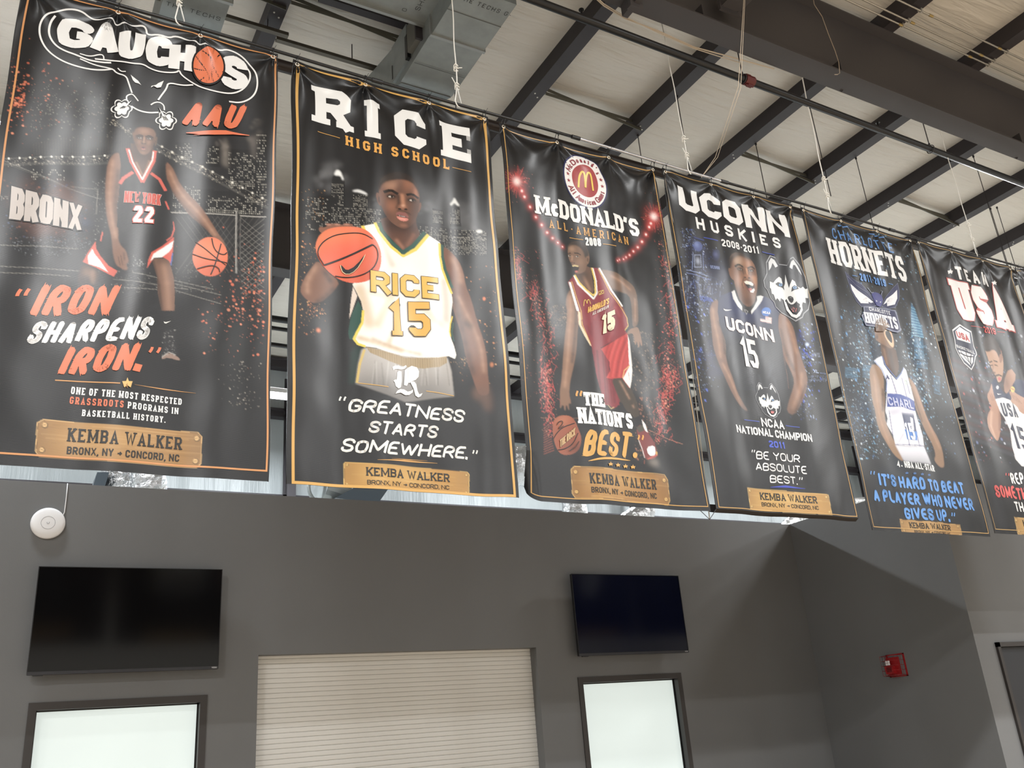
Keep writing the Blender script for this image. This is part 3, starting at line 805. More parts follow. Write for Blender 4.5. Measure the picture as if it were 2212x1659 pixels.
# ------------------------------------------------------------------ turning a finished print into a hanging banner
def vinyl(name, rgb=None, rough=0.30):
    m = bpy.data.materials.new(name); m.use_nodes = True; nt = m.node_tree; p = nt.nodes['Principled BSDF']
    if rgb is None:
        at = nt.nodes.new('ShaderNodeAttribute'); at.attribute_name = 'print'; nt.links.new(at.outputs['Color'], p.inputs['Base Color'])
    else: p.inputs['Base Color'].default_value = tuple(ink(rgb))+(1,)
    p.inputs['Roughness'].default_value = rough; p.inputs['Specular IOR Level'].default_value = 0.38
    tc = nt.nodes.new('ShaderNodeTexCoord'); wv = nt.nodes.new('ShaderNodeTexWave')
    wv.bands_direction = 'Z'; wv.inputs['Scale'].default_value = 58; wv.inputs['Distortion'].default_value = 0.6; wv.inputs['Detail'].default_value = 1
    nt.links.new(tc.outputs['Object'], wv.inputs['Vector'])
    bp = nt.nodes.new('ShaderNodeBump'); bp.inputs['Strength'].default_value = 0.07; bp.inputs['Distance'].default_value = 0.004
    nt.links.new(wv.outputs['Fac'], bp.inputs['Height']); nt.links.new(bp.outputs[0], p.inputs['Normal'])
    return m
M_vinyl = vinyl('printed_vinyl')
_vm = {}
def vinyl_col(c):
    c = tuple(c)
    if c not in _vm: _vm[c] = vinyl('vinyl_ink_%d_%d_%d' % c, c)
    return _vm[c]
M_hem = mat('banner_back_vinyl', (38, 32, 30), 0.7)
M_brassy = mat('nickel_grommet', (225, 218, 205), 0.3, 0.85)
M_tie = mat('black_cable_tie', (12, 12, 13), 0.5)
_grom = None
def finish(b, label, hem=False):
    global _grom
    root = empty('hanging_banner', ((b.x0+b.x1)/2, b.y, b.z0), label, 'banner', 'banners hanging in a row from the rail')
    img = b.img.reshape(b.nz, b.SS, b.nx, b.SS, 3).mean((1, 3))
    xs = b.x0+(np.arange(b.nx)+.5)/b.nx*b.w; zs = b.z1-(np.arange(b.nz)+.5)/b.nz*b.h
    xs[0], xs[-1] = b.x0, b.x1; zs[0], zs[-1] = b.z1, b.z0
    X, Z = np.meshgrid(xs, zs); px, py, pz = b.place(X, Z)
    co = np.stack([px, py, pz], -1).astype(np.float32).reshape(-1, 3)
    nx, nz = b.nx, b.nz
    idx = np.arange(nx*nz).reshape(nz, nx)
    F = np.stack([idx[:-1, :-1], idx[1:, :-1], idx[1:, 1:], idx[:-1, 1:]], -1).reshape(-1, 4).astype(np.int32)
    me = bpy.data.meshes.new('vinyl_sheet'); me.vertices.add(nx*nz); me.vertices.foreach_set('co', co.ravel())
    me.loops.add(F.size); me.loops.foreach_set('vertex_index', F.ravel()); me.polygons.add(len(F))
    me.polygons.foreach_set('loop_start', np.arange(0, F.size, 4, dtype=np.int32))
    me.update(calc_edges=True)
    ca = me.color_attributes.new('print', 'FLOAT_COLOR', 'POINT')
    ca.data.foreach_set('color', np.concatenate([img.reshape(-1, 3), np.ones((nx*nz, 1))], 1).astype(np.float32).ravel())
    o = link('vinyl_sheet', me, M_vinyl, None, True); put(root, o)
    # crisp print
    for (name, col, layer), quads in sorted(b.deco.items(), key=lambda t: t[0][2] % 1000):
        eps = 0.0022+0.0010*min(layer//1000, 7)
        V = []; Fa = []
        for q in quads:
            n0 = len(V); V += [tuple(p) for p in q]; Fa.append(tuple(range(n0, n0+len(q))))
        V = np.array(V, float); x, y, z = b.place(V[:, 0], V[:, 1], eps)
        me = bpy.data.meshes.new(name); me.from_pydata(np.stack([x, y, z], 1).tolist(), [], Fa); me.update()
        # face the viewer, and shade with the sheet's own smooth normals
        h = 2e-3
        _, ya, _ = b.place(V[:, 0]+h, V[:, 1]); _, yb_, _ = b.place(V[:, 0]-h, V[:, 1]); _, yc, _ = b.place(V[:, 0], V[:, 1]+h); _, yd, _ = b.place(V[:, 0], V[:, 1]-h)
        N = np.stack([(ya-yb_)/(2*h), -np.ones(len(V)), (yc-yd)/(2*h)], 1); N /= np.linalg.norm(N, axis=1)[:, None]
        me.polygons.foreach_set('use_smooth', [True]*len(me.polygons))
        flip = [p.index for p in me.polygons if p.normal.y > 0]
        if flip:
            import bmesh
            bm = bmesh.new(); bm.from_mesh(me); bm.faces.ensure_lookup_table()
            bmesh.ops.reverse_faces(bm, faces=[bm.faces[i] for i in flip]); bm.to_mesh(me); bm.free()
        me.normals_split_custom_set_from_vertices([tuple(n) for n in N])
        link(name, me, vinyl_col(col), o).matrix_parent_inverse = Matrix.Translation(root.location).inverted() @ Matrix.Translation(root.location)
    # back and hems
    hm = MB(); n = 60
    for side in (0, 1):
        xx = b.x0 if side == 0 else b.x1
        zz = np.linspace(b.z0+(b.corner if side == 0 else 0), b.z1, n); x_, y_, z_ = b.place(np.full(n, xx), zz)
        hm.tube([(x_[i], y_[i]+0.003, z_[i]) for i in range(n)], 0.0035, 5)
    put(root, hm.build('side_hem', vinyl_col((30, 30, 33)), smooth=True))
    if hem:
        h = MB(); n = 40; xx = np.linspace(b.x0, b.x1, n); x_, y_, z_ = b.place(xx, np.full(n, b.z0))
        V = []
        for i in range(n): V += [(x_[i], y_[i], z_[i]), (x_[i], y_[i]+0.035, z_[i]-0.022), (x_[i], y_[i]+0.085, z_[i]-0.005), (x_[i], y_[i]+0.10, z_[i]+0.06)]
        h.add(V, [(i*4+k, i*4+k+1, (i+1)*4+k+1, (i+1)*4+k) for i in range(n-1) for k in range(3)])
        put(root, h.build('curled_hem', M_hem, smooth=True))
    for g in b.grom:
        if _grom is None:
            a = MB(); a.torus((0, 0, 0), 0.0125, 0.0038, 1, 18, 8); t = MB()
            t.tube([(0, -0.008, 0), (0.0, -0.016, 0.02), (0.0, -0.024, 0.055), (0.0, 0.0, 0.083), (0.0, 0.026, 0.058), (0.0, 0.014, 0.02), (0, 0.008, 0)], 0.0028, 6)
            t.box(-0.004, 0.004, -0.03, -0.022, 0.045, 0.055); t.tube([(0, -0.026, 0.05), (0.012, -0.04, 0.075)], 0.0014, 5)
            _grom = (a.mesh(), t.mesh()); _grom[0].materials.append(M_brassy); _grom[1].materials.append(M_tie)
            for me_ in _grom: me_.polygons.foreach_set('use_smooth', [True]*len(me_.polygons))
        x_, y_, z_ = b.place(np.array([g]), np.array([b.z1-0.032]))
        g1 = bpy.data.objects.new('grommet', _grom[0]); COL.objects.link(g1); g1.location = (x_[0], y_[0]-0.002, z_[0]); put(root, g1)
        g2 = bpy.data.objects.new('cable_tie', _grom[1]); COL.objects.link(g2); g2.location = (x_[0], YB, b.z1-0.032); put(root, g2)
    return root
GOLD = (214, 158, 72)
def plate(b, pts, col, light, screws, sr, t1, t2, ink=(38, 35, 32), w1=.17, w2=.17):
    col = tuple(int(v*k_) for v, k_ in zip(col, (.90, .88, .86))); light = tuple(int(v*.95) for v in light)
    b.poly(light, pts, 0)
    c = np.mean(np.array(pts, float), 0)
    ins = [tuple(c+(np.array(p)-c)*np.array([0.985, 0.955])) for p in pts]
    b.poly(tuple(int(v*.62) for v in col), [tuple(c+(np.array(p)-c)*np.array([0.99, 0.97])) for p in pts])
    b.poly(col, ins, 0, clip=True)
    x0, y0 = np.min(ins, 0); x1, y1 = np.max(ins, 0)
    for k in range(26):   # brushed metal streaks
        y = b.rng.uniform(y0, y1); xa = b.rng.uniform(x0, x1-(x1-x0)*.4); ln = b.rng.uniform(.2, .6)*(x1-x0)
        sk = (pts[1][1]-pts[0][1])/(pts[1][0]-pts[0][0]+1e-6)
        b.line(light if k % 2 else tuple(int(v*.8) for v in col), [(xa, y+sk*(xa-x0)-sk*(x1-x0)/2), (xa+ln, y+sk*(xa+ln-x0)-sk*(x1-x0)/2)], (y1-y0)*.03, .22, 2)
    for ex_ in (x0, x1): b.blob(tuple(int(v*.62) for v in col), ex_, (y0+y1)/2, (x1-x0)*.10, (y1-y0)*.8, 0, .45, 2)
    b.blob(light, (x0+x1)/2-(x1-x0)*.1, (y0+y1)/2-(y1-y0)*.1, (x1-x0)*.3, (y1-y0)*.3, 0, .35, 1.6)
    b.unclip()
    for (sx, sy) in screws:
        b.blob(tuple(int(v*.45) for v in col), sx+sr*.12, sy+sr*.15, sr*1.1, sr*1.1, 0, .8, .3)
        b.blob(light, sx, sy, sr*.85, sr*.85, 0, 1, .2); b.line(tuple(int(v*.5) for v in col), [(sx-sr*.4, sy+sr*.1), (sx+sr*.4, sy-sr*.1)], sr*.25, .8)
    b.text('KEMBA WALKER', *t1, style='slab', w=w1, gap=.17, col=ink, name='name_plate_lettering')
    b.text('BRONX, NY > CONCORD, NC', *t2, style='sans', w=w2, gap=.13, col=ink, name='name_plate_lettering')

SKIN, SKD, SKL = (94, 66, 50), (46, 31, 25), (176, 130, 100)
def face(b, cx, cy, s, look=0.0, rot=0.0, mouth='open', skin=SKIN, dark=SKD, light=SKL):
    """features on a head already drawn, s = half the eye distance in crop units"""
    c_, s_ = math.cos(math.radians(rot)), math.sin(math.radians(rot))
    def T(x, y): return (cx+s*(x*c_-y*s_), cy+s*(x*s_+y*c_))
    def B(col, x, y, rx, ry, a=1., soft=.6, r=0): b.blob(col, *T(x, y), rx*s, ry*s, rot+r, a, soft)
    B(light, 0+look*.3, -1.35, 1.25, .55, .55, 1.6); B(light, -1.25+look*.2, .75, .55, .6, .5, 1.6); B(light, 1.2+look*.2, .75, .5, .6, .45, 1.6)
    B(dark, -1.75, .9, .5, 1.5, .45, 1.6); B(dark, 1.8, .9, .5, 1.5, .55, 1.6)
    for e in (-1, 1):
        B(dark, e+look*.1, -.02, .72, .42, .75, .9)
        b.line((20, 14, 12), [T(e-.75, -.42+(.12 if e > 0 else 0.16)), T(e-.1*e, -.62), T(e+.75, -.42+(.16 if e > 0 else .12))], .26*s, .95, 0, 1)
        b.poly((214, 206, 196), [T(e-.42, .02), T(e-.1, -.15), T(e+.25, -.13), T(e+.45, .04), T(e+.1, .14), T(e-.2, .13)], 0, .95)
        B((18, 12, 10), e+look*.15, 0, .17, .17, 1, .2)
        b.line((14, 10, 9), [T(e-.46, .02), T(e, -.19), T(e+.48, .03)], .10*s, 1, 0, 1)
    nx = look*.35
    b.line(light, [T(nx-.02, -.3), T(nx+.05, .75)], .26*s, .55, 2)
    b.line(dark, [T(nx-.33, -.2), T(nx-.28, .6), T(nx-.5, .95)], .16*s, .55, 1.5)
    B(skin, nx, .95, .55, .36, .9, .8); B(light, nx+.03, .85, .24, .2, .75, 1.2)
    B((22, 14, 12), nx-.3, 1.14, .2, .11, .95, .4); B((22, 14, 12), nx+.32, 1.14, .19, .11, .95, .4)
    mx = look*.25
    if mouth == 'open':
        b.poly((120, 66, 60), [T(mx-.62, 1.95), T(mx-.3, 1.68), T(mx, 1.74), T(mx+.3, 1.68), T(mx+.6, 1.95), T(mx+.4, 2.35), T(mx, 2.5), T(mx-.4, 2.35)], 0, 1, 1)
        b.poly((24, 10, 10), [T(mx-.42, 1.95), T(mx, 1.84), T(mx+.42, 1.95), T(mx, 2.2)], 0, 1, 1)
        b.line((190, 120, 108), [T(mx-.35, 2.3), T(mx, 2.4), T(mx+.35, 2.3)], .16*s, .9, 1, 1)
    elif mouth == 'part':
        b.poly((118, 68, 62), [T(mx-.85, 2.0), T(mx-.35, 1.68), T(mx, 1.78), T(mx+.35, 1.66), T(mx+.85, 2.05), T(mx, 2.1)], 0, 1, 1)
        b.line((24, 12, 12), [T(mx-.75, 2.02), T(mx, 2.0), T(mx+.75, 2.07)], .16*s, 1)
        b.line((225, 212, 200), [T(mx-.3, 1.97), T(mx+.3, 1.98)], .07*s, .8)
        b.poly((196, 112, 98), [T(mx-.7, 2.1), T(mx, 2.08), T(mx+.7, 2.14), T(mx+.35, 2.45), T(mx-.3, 2.42)], 0, 1, 1)
        b.line((226, 160, 140), [T(mx-.25, 2.25), T(mx+.25, 2.27)], .1*s, .7, 1)
    elif mouth == 'laugh':
        b.poly((92, 48, 42), [T(mx-.85, 1.5), T(mx, 1.35), T(mx+.8, 1.55), T(mx+.6, 2.5), T(mx, 2.85), T(mx-.5, 2.4)], 0, 1, 1)
        b.poly((22, 8, 8), [T(mx-.7, 1.6), T(mx, 1.5), T(mx+.65, 1.65), T(mx+.45, 2.4), T(mx, 2.65), T(mx-.4, 2.3)], 0, 1, 1)
        b.poly((232, 226, 214), [T(mx-.68, 1.6), T(mx, 1.48), T(mx+.65, 1.62), T(mx+.5, 1.86), T(mx, 1.82), T(mx-.5, 1.84)], 0, 1)
        b.poly((170, 70, 66), [T(mx-.25, 2.4), T(mx+.2, 2.25), T(mx+.35, 2.45), T(mx, 2.62)], 0, 1, 1)
    B(light, mx, 2.95, .45, .3, .4, 1.6); B(dark, mx, 2.65, .6, .14, .45, 1.4)

def limb(b, pts, skin=SKIN, hl=None, sh=None, a=1.0):
    b.poly(skin, pts, 1, a, 1, clip=True)
    for (ln, wd) in (hl or []): b.line(SKL, ln, wd, .34*a, wd*.35, 1); b.line((205, 160, 128), ln, wd*.3, .20*a, wd*.2, 1)
    for (ln, wd) in (sh or []): b.line(SKD, ln, wd, .55*a, wd*.35, 1)
    b.unclip()

def ball(b, cx, cy, rx, ry, rot, col, dark, light, seams, sw):
    b.poly(col, b.ell(cx, cy, rx, ry, rot, 44), 0, clip=True)
    b.blob(dark, cx+rx*.15, cy+ry*.75, rx*1.0, ry*.45, rot, .55, 1.8)
    b.blob(light, cx-rx*.15, cy-ry*.45, rx*.6, ry*.4, rot, .6, 1.8)
    b.unclip()
    for s in seams: b.vline((38, 22, 18), s, sw, sm=2, name='printed_ball_seam')

def husky(b, T, big):
    """dog-head crest; T maps the crest's own units to crop units"""
    g = (150, 152, 156)
    out = [(1145,1180),(1140,1060),(1180,985),(1235,1010),(1275,1080),(1370,1085),(1400,1015),(1430,1000),(1500,1090),(1560,1210),(1590,1330),(1608,1480),(1590,1560),(1545,1600),(1530,1640),(1456,1682),(1370,1640),(1300,1600),(1240,1530),(1225,1480),(1190,1440),(1170,1370),(1128,1320),(1115,1250)]
    c = np.array((1360, 1330.))
    nm = 'printed_dog_crest'
    b.vpoly(g, [T(*p) for p in out], nm)
    b.vpoly((20, 22, 30), [T(*(c+(np.array(p)-c)*.962)) for p in out], nm)
    for ear in ([(1170,1150),(1165,1060),(1190,1015),(1225,1040),(1262,1105),(1235,1120),(1228,1080),(1205,1070),(1190,1120)], [(1395,1110),(1410,1050),(1432,1030),(1475,1100),(1500,1150),(1520,1200),(1490,1160),(1450,1090),(1432,1085),(1425,1130)]):
        b.vpoly((206, 208, 210), [T(*p) for p in ear], nm)
    W = (214, 216, 216)
    b.vpoly(W, [T(*p) for p in [(1178,1262),(1215,1278),(1240,1245),(1275,1215),(1300,1235),(1310,1290),(1322,1330),(1338,1290),(1346,1190),(1362,1250),(1385,1330),(1400,1290),(1425,1238),(1452,1262),(1470,1310),(1510,1335),(1530,1318),(1555,1345),(1580,1338),(1572,1400),(1585,1440),(1555,1435),(1560,1490),(1530,1480),(1515,1540),(1490,1520),(1470,1465),(1430,1500),(1400,1505),(1372,1490),(1350,1450),(1330,1470),(1290,1440),(1285,1480),(1255,1440),(1240,1460),(1220,1400),(1200,1390),(1205,1350),(1180,1330)]], nm)
    for e in ([(1235,1290),(1262,1272),(1300,1285),(1322,1300),(1330,1360),(1312,1335),(1290,1325),(1262,1318)], [(1410,1370),(1420,1320),(1445,1300),(1475,1315),(1490,1340),(1470,1345),(1445,1350),(1425,1362)]):
        b.vpoly((18, 18, 24), [T(*p) for p in e], nm)
    for (ex, ey) in ((1289,1302),(1449,1326)):
        b.vpoly((96, 150, 205), b_ell(T, ex, ey, 19, 15), nm); b.vpoly((16, 16, 22), b_ell(T, ex, ey, 7, 8), nm)
    b.vpoly((30, 30, 36), [T(*p) for p in [(1365,1440),(1372,1422),(1400,1415),(1428,1428),(1436,1450),(1425,1478),(1405,1490),(1382,1472)]], nm)
    b.vpoly((130, 132, 136), [T(*p) for p in [(1378,1436),(1400,1426),(1420,1438),(1400,1436)]], nm)
    b.vpoly(W, [T(*p) for p in [(1312,1450),(1345,1490),(1375,1560),(1420,1608),(1462,1612),(1500,1570),(1520,1500),(1528,1560),(1500,1620),(1462,1648),(1400,1632),(1345,1570)]], nm)
    b.vpoly((24, 22, 28), [T(*p) for p in [(1340,1478),(1372,1500),(1430,1518),(1478,1482),(1500,1500),(1490,1560),(1458,1594),(1420,1590),(1385,1556)]], nm)
    b.vpoly((206, 104, 100), [T(*p) for p in [(1400,1560),(1420,1530),(1445,1545),(1468,1540),(1462,1575),(1440,1586),(1415,1582)]], nm)
def b_ell(T, cx, cy, rx, ry, n=14): return [T(cx+rx*math.cos(t), cy+ry*math.sin(t)) for t in np.linspace(0, 2*math.pi, n, endpoint=False)]

# =================================================================== banner 1
def banner_one():
    b = Banner(-0.262, 1.294, 3.05, 6.095, 0.0048, 11, 0.013, grom=[-0.225, 0.272, 0.778, 1.262])
    b.ctx(0, 0, 3.687)
    # night city, bridge and fence
    b.blob((44, 44, 48), 1500, 1300, 900, 500, 10, .5, 2); b.blob((46, 50, 58), 500, 1700, 600, 500, 0, .5, 2)
    for (x0, y0, x1, y1) in ((2040,1050,2130,1600),(1820,1180,2040,1600),(1560,1110,1640,1320),(1400,1130,1530,1300),(1640,1160,1750,1330),(1380,1500,1700,1700),(1700,1520,2110,1720)):
        b.poly((16, 16, 19), [(x0, y0), (x1, y0+8), (x1, y1), (x0, y1)], 0, .9)
    for (x0, y0, x1, y1, nx, ny, f) in ((2045,1065,2125,1560,7,24,.5),(1820,1210,2035,1500,16,18,.42),(1400,1140,1530,1290,9,10,.35),(1640,1170,1745,1310,8,9,.3),(1380,1480,1600,1690,14,14,.4),(1640,1560,2100,1700,28,9,.35),(250,1350,520,1440,20,5,.4),(0,1560,60,1600,4,3,.3)):
        b.windows(x0, y0, x1, y1, nx, ny, f, (205, 200, 186), .02)
    b.smoke((120, 112, 104), 2020, 1040, 60, 110, 10, .2); b.poly((135, 126, 116), [(1770,1130),(1818,1140),(1815,1330),(1770,1310)], 6, .6); b.smoke((140, 130, 122), 1780, 1170, 60, 60, 8, .2); b.poly((120, 112, 106), [(1985,1080),(2035,1090),(2038,1270),(2010,1230)], 6, .5)
    # bridge deck and lamps
    for (A, B_, n) in (((1250,1150),(2130,1590),70), ((30,1265),(880,1235),60)):
        b.line((120, 118, 112), [A, B_], 6, .5, 1); b.line((90, 88, 84), [(A[0], A[1]+45), (B_[0], B_[1]+60)], 20, .5, 4)
        for k in range(n*3):
            t = b.rng.rand(); x = A[0]+(B_[0]-A[0])*t; y = A[1]+(B_[1]-A[1])*t
            b.dots([(215, 205, 185), (170, 160, 145)], 1, lambda r: (x+r.uniform(-4, 4), y+r.uniform(0, 62)), 2, 8)
        for k in range(n//6):
            t = (k+.5)/(n//6); b.blob((250, 246, 232), A[0]+(B_[0]-A[0])*t, A[1]+(B_[1]-A[1])*t, 8, 8, 0, .95, 1)
    b.line((150, 148, 140), [(20,1275),(300,1390),(560,1500),(800,1580)], 5, .6, 0); b.line((110, 108, 100), [(0,1285),(300,1400),(560,1510)], 3, .5)
    b.line((120, 118, 110), [(560,1480),(780,1500)], 5, .7); b.line((130, 126, 118), [(780,1500),(765,1700)], 6, .7)
    b.poly((92, 96, 100), [(650,780),(800,760),(860,860),(850,1180),(640,1190)], 8, .45)
    for x in range(270, 900, 22): b.line((70, 62, 54), [(x, 1060+abs(x-700)*.2), (x+4, 1240)], 4, .55)
    for x in range(860, 1040, 18): b.line((64, 58, 52), [(x, 990+(x-860)*.6), (x, 1210)], 4, .5)
    b.dots([(200, 190, 170), (150, 145, 130)], 220, lambda r: (r.uniform(250, 900), r.normal(900, 120)), 2, 7)
    b.dots([(200, 190, 170)], 60, lambda r: (lambda t: (880+t*180, 960+t*110+r.normal(0, 12)))(r.rand()), 2, 8)
    OR = [(226, 116, 74), (214, 98, 60), (235, 140, 100)]
    b.dots(OR, 150, lambda r: (abs(r.normal(60, 190))+60, r.normal(760, 170)), 2, 20); b.dots(OR, 70, lambda r: (r.uniform(80, 200), r.normal(800, 60)), 3, 14)
    b.ctx(0, 400, 3.687)
    b.dots([(190, 185, 175)], 260, lambda r: (r.uniform(740, 1000), r.uniform(-60, 700)), 2, 6, (.2, .7))
    # graffiti wall
    b.smoke((112, 64, 46), 330, 170, 330, 190, 30, .20); b.smoke((40, 54, 84), 640, 280, 90, 110, 10, .25)
    b.dots([(170, 96, 66), (120, 70, 52), (70, 90, 130)], 320, lambda r: (r.uniform(20, 700), r.uniform(-60, 450)), 3, 14, (.2, .6))
    b.dots([(160, 165, 175)], 160, lambda r: (r.uniform(100, 780), r.uniform(400, 560)), 2, 6, (.3, .8))
    for k, (A, B_) in enumerate((((0,470),(620,500)), ((0,640),(640,680)), ((0,690),(560,720)), ((900,750),(1500,830)), ((985,822),(1250,835)), ((1390,785),(1760,875)), ((1400,840),(1760,945)), ((1050,700),(1250,740)), ((1300,740),(1700,830)))):
        b.line((165, 160, 150), [A, B_], 5, .5, 1)
    b.dots([(190, 186, 176)], 220, lambda r: (r.uniform(880, 1700), r.uniform(620, 860)), 2, 5, (.2, .7)); b.windows(1060, 540, 1160, 660, 8, 8, .5, (190, 190, 185))
    # fence
    b.line((176, 172, 164), [(1365,215),(1880,238)], 9, .8); b.line((176, 172, 164), [(1915,240),(2120,248)], 9, .8); b.line((120, 118, 114), [(1885,205),(1888,700)], 14, .9); b.line((170, 166, 158), [(1882,205),(1884,700)], 5, .8); b.line((100, 98, 95), [(1918,245),(1920,610)], 7, .7)
    for k in range(26):
        x = 1400+k*48
        for s in (-1, 1):
            pts = [(x, 250), (x+s*330, 700)]
            for q in (pts,):
                x_, X_ = q[0][0], q[1][0]
                if min(x_, X_) > 1380 and max(x_, X_) < 2110: b.line((110, 106, 100), q, 3, .42)
    for k in range(12):
        y = 260+k*45
        b.line((150, 146, 138), [(1925, y), (2110, y+150)], 3.5, .5); b.line((150, 146, 138), [(1925, y+150), (2110, y)], 3.5, .5)
    b.dots(OR, 230, lambda r: (2110-abs(r.normal(0, 230)), r.normal(850, 180)), 2, 15); b.dots(OR, 12, lambda r: (r.uniform(1750, 2110), r.uniform(700, 1000)), 14, 26)
    b.dots(OR, 60, lambda r: (r.uniform(1600, 2100), r.uniform(1000, 1350)), 2, 14)
    # player
    b.poly((54, 36, 30), [(660,610),(625,700),(620,770),(650,840),(700,850),(780,800),(785,740),(800,680)], 2, 1, 1, True); b.blob(SKL, 700, 690, 40, 30, 0, .4, 1.6); b.blob(SKL, 740, 730, 20, 60, 0, .4, 1.6); b.unclip()
    b.poly((20, 20, 23), [(640,780),(800,780),(800,870),(640,870)], 12, .8)
    b.poly((118, 84, 66), [(1205,590),(1250,740),(1255,860),(1285,1000),(1390,1000),(1392,850),(1385,740),(1360,640),(1345,580)], 0, 1, 0, True)
    b.line((172, 128, 102), [(1300,600),(1330,780),(1345,990)], 40, .5, 12); b.line(SKD, [(1215,600),(1262,800),(1285,1000)], 22, .7, 8); b.blob(SKD, 1300, 600, 60, 30, 0, .6, 1.6); b.unclip()
    BK = (27, 27, 30)
    b.poly(BK, [(815,365),(750,460),(700,540),(690,600),(760,660),(905,728),(935,685),(1000,640),(1060,560),(1170,640),(1200,580),(1300,575),(1385,520),(1390,300),(1330,250),(900,300)], 0)
    b.poly((206, 82, 62), [(760,440),(700,530),(658,605),(760,650),(905,730),(935,685),(865,640),(800,560),(765,500)]); b.poly((225, 222, 220), [(735,500),(697,560),(705,622),(790,650),(862,692),(800,600),(752,540)])
    b.poly((206, 82, 62), [(1388,410),(1300,480),(1205,540),(1180,600),(1168,668),(1225,582),(1300,575),(1345,600),(1362,630),(1380,520)]); b.poly((228, 225, 222), [(1386,440),(1300,500),(1222,550),(1196,612),(1226,582),(1290,576),(1350,530),(1372,500)])
    b.poly((60, 90, 160), [(1372,540),(1382,540),(1368,640),(1358,636)])
    b.line((205, 84, 66), [(1380,290),(1390,350),(1370,410),(1330,440)], 9); b.line((205, 84, 66), [(815,370),(800,440)], 9)
    limb(b, [(945,-260),(900,-245),(862,-185),(845,-75),(838,50),(840,150),(850,260),(885,400),(893,480),(900,560),(925,640),(950,655),(985,680),(1015,682),(1010,650),(1000,640),(1022,615),(1018,590),(1000,520),(965,490),(940,440),(940,380),(935,300),(925,160),(945,100),(950,-40),(962,-150),(960,-230)], (124, 84, 62),
         [([(900,-200),(880,-60),(870,100),(890,260),(920,420)], 36)], [([(945,-120),(930,60),(915,180),(935,330)], 26), ([(985,540),(990,600)], 10)])
    b.line(SKD, [(960,560),(975,640)], 6, .6); b.line(SKD, [(940,570),(955,640)], 6, .6)
    limb(b, [(1318,-195),(1370,-150),(1400,-90),(1430,-20),(1510,80),(1590,160),(1680,290),(1750,400),(1785,440),(1812,520),(1822,600),(1805,640),(1790,560),(1750,500),(1725,450),(1690,400),(1620,330),(1520,250),(1450,160),(1380,60),(1350,-10),(1325,-60)], (124, 84, 62),
         [([(1350,-120),(1400,0),(1480,110),(1600,240),(1720,400)], 30)], [([(1325,-30),(1400,90),(1520,230),(1660,370)], 20)])
    b.poly((88, 58, 44), [(1040,-330),(1050,-200),(1135,-15),(1215,-200),(1222,-320)], 0, 1, 0, True); b.blob(SKD, 1135, -250, 90, 60, 0, .9, 1.5); b.line(SKL, [(1085,-180),(1130,-80)], 14, .5, 5); b.line(SKL, [(1190,-190),(1150,-80)], 14, .4, 5); b.unclip()
    b.poly(BK, [(950,-250),(1005,-285),(1040,-190),(1133,-15),(1225,-205),(1240,-275),(1312,-215),(1318,-100),(1325,-40),(1322,60),(1330,150),(1370,240),(1385,330),(1300,380),(1000,400),(930,330),(940,200),(955,-20),(965,-150)], 0, 1, 0, True)
    for k in range(7): b.line((50, 50, 54), [(b.rng.uniform(960, 1300), b.rng.uniform(-100, 100)), (b.rng.uniform(960, 1340), b.rng.uniform(180, 380))], 22, .35, 9)
    b.unclip()
    b.line((207, 84, 66), [(1018,-285),(1048,-185),(1133,-25),(1220,-190),(1232,-268)], 27, 1, 0); b.line((232, 224, 220), [(1026,-280),(1052,-190),(1133,-42),(1212,-195),(1222,-262)], 9, 1, 0); b.line((22, 20, 22), [(1022,-268),(1050,-178)], 3)
    b.line((207, 84, 66), [(957,-15),(985,-55),(1055,-100)], 22); b.line((207, 84, 66), [(1205,-90),(1270,-45),(1318,40)], 22); b.line((207, 84, 66), [(1320,130),(1345,190)], 12)
    # head
    b.poly(SKIN, [(1048,-425),(1065,-430),(1070,-350),(1060,-365)], 0, 1, 1); b.poly(SKIN, [(1240,-380),(1254,-385),(1248,-320),(1228,-300)], 0, 1, 1)
    b.poly((112, 76, 58), [(1063,-470),(1058,-400),(1068,-345),(1085,-300),(1115,-250),(1145,-235),(1180,-248),(1215,-300),(1240,-360),(1243,-440),(1215,-500),(1150,-530),(1090,-510)], 0, 1, 1)
    b.poly((24, 20, 20), [(1058,-430),(1060,-490),(1090,-525),(1150,-540),(1210,-525),(1243,-480),(1243,-410),(1232,-440),(1215,-480),(1180,-490),(1110,-500),(1078,-480),(1066,-440)], 1, 1, 1)
    face(b, 1150, -372, 38, -.25, 5, 'open')
    b.poly((24, 20, 20), [(1056,-415),(1056,-490),(1090,-528),(1150,-542),(1212,-527),(1245,-480),(1246,-400),(1238,-410),(1226,-440),(1185,-456),(1120,-462),(1080,-448),(1064,-410)], 1, 1, 1)
    b.blob((150, 112, 90), 1140, -438, 40, 10, 5, .4, 1.4)
    # shoe
    b.poly((40, 40, 43), [(1300,1150),(1380,1145),(1400,1260),(1432,1380),(1290,1385),(1300,1280)], 3, .8, 1); b.poly((150, 122, 108), [(1285,1372),(1340,1332),(1390,1350),(1436,1378),(1430,1397),(1340,1370),(1290,1388)], 0, .9, 1)
    b.line((180, 176, 170), [(1290,1370),(1345,1328),(1400,1350)], 6, .8, 1); b.dots([(190, 188, 182)], 50, lambda r: (r.uniform(1290, 1400), r.uniform(1150, 1360)), 3, 9, (.2, .7))
    b.vpoly((226, 222, 216), [(1303,1085),(1308,1100),(1322,1103),(1362,1081),(1325,1091),(1312,1091)], 'printed_tick_mark')
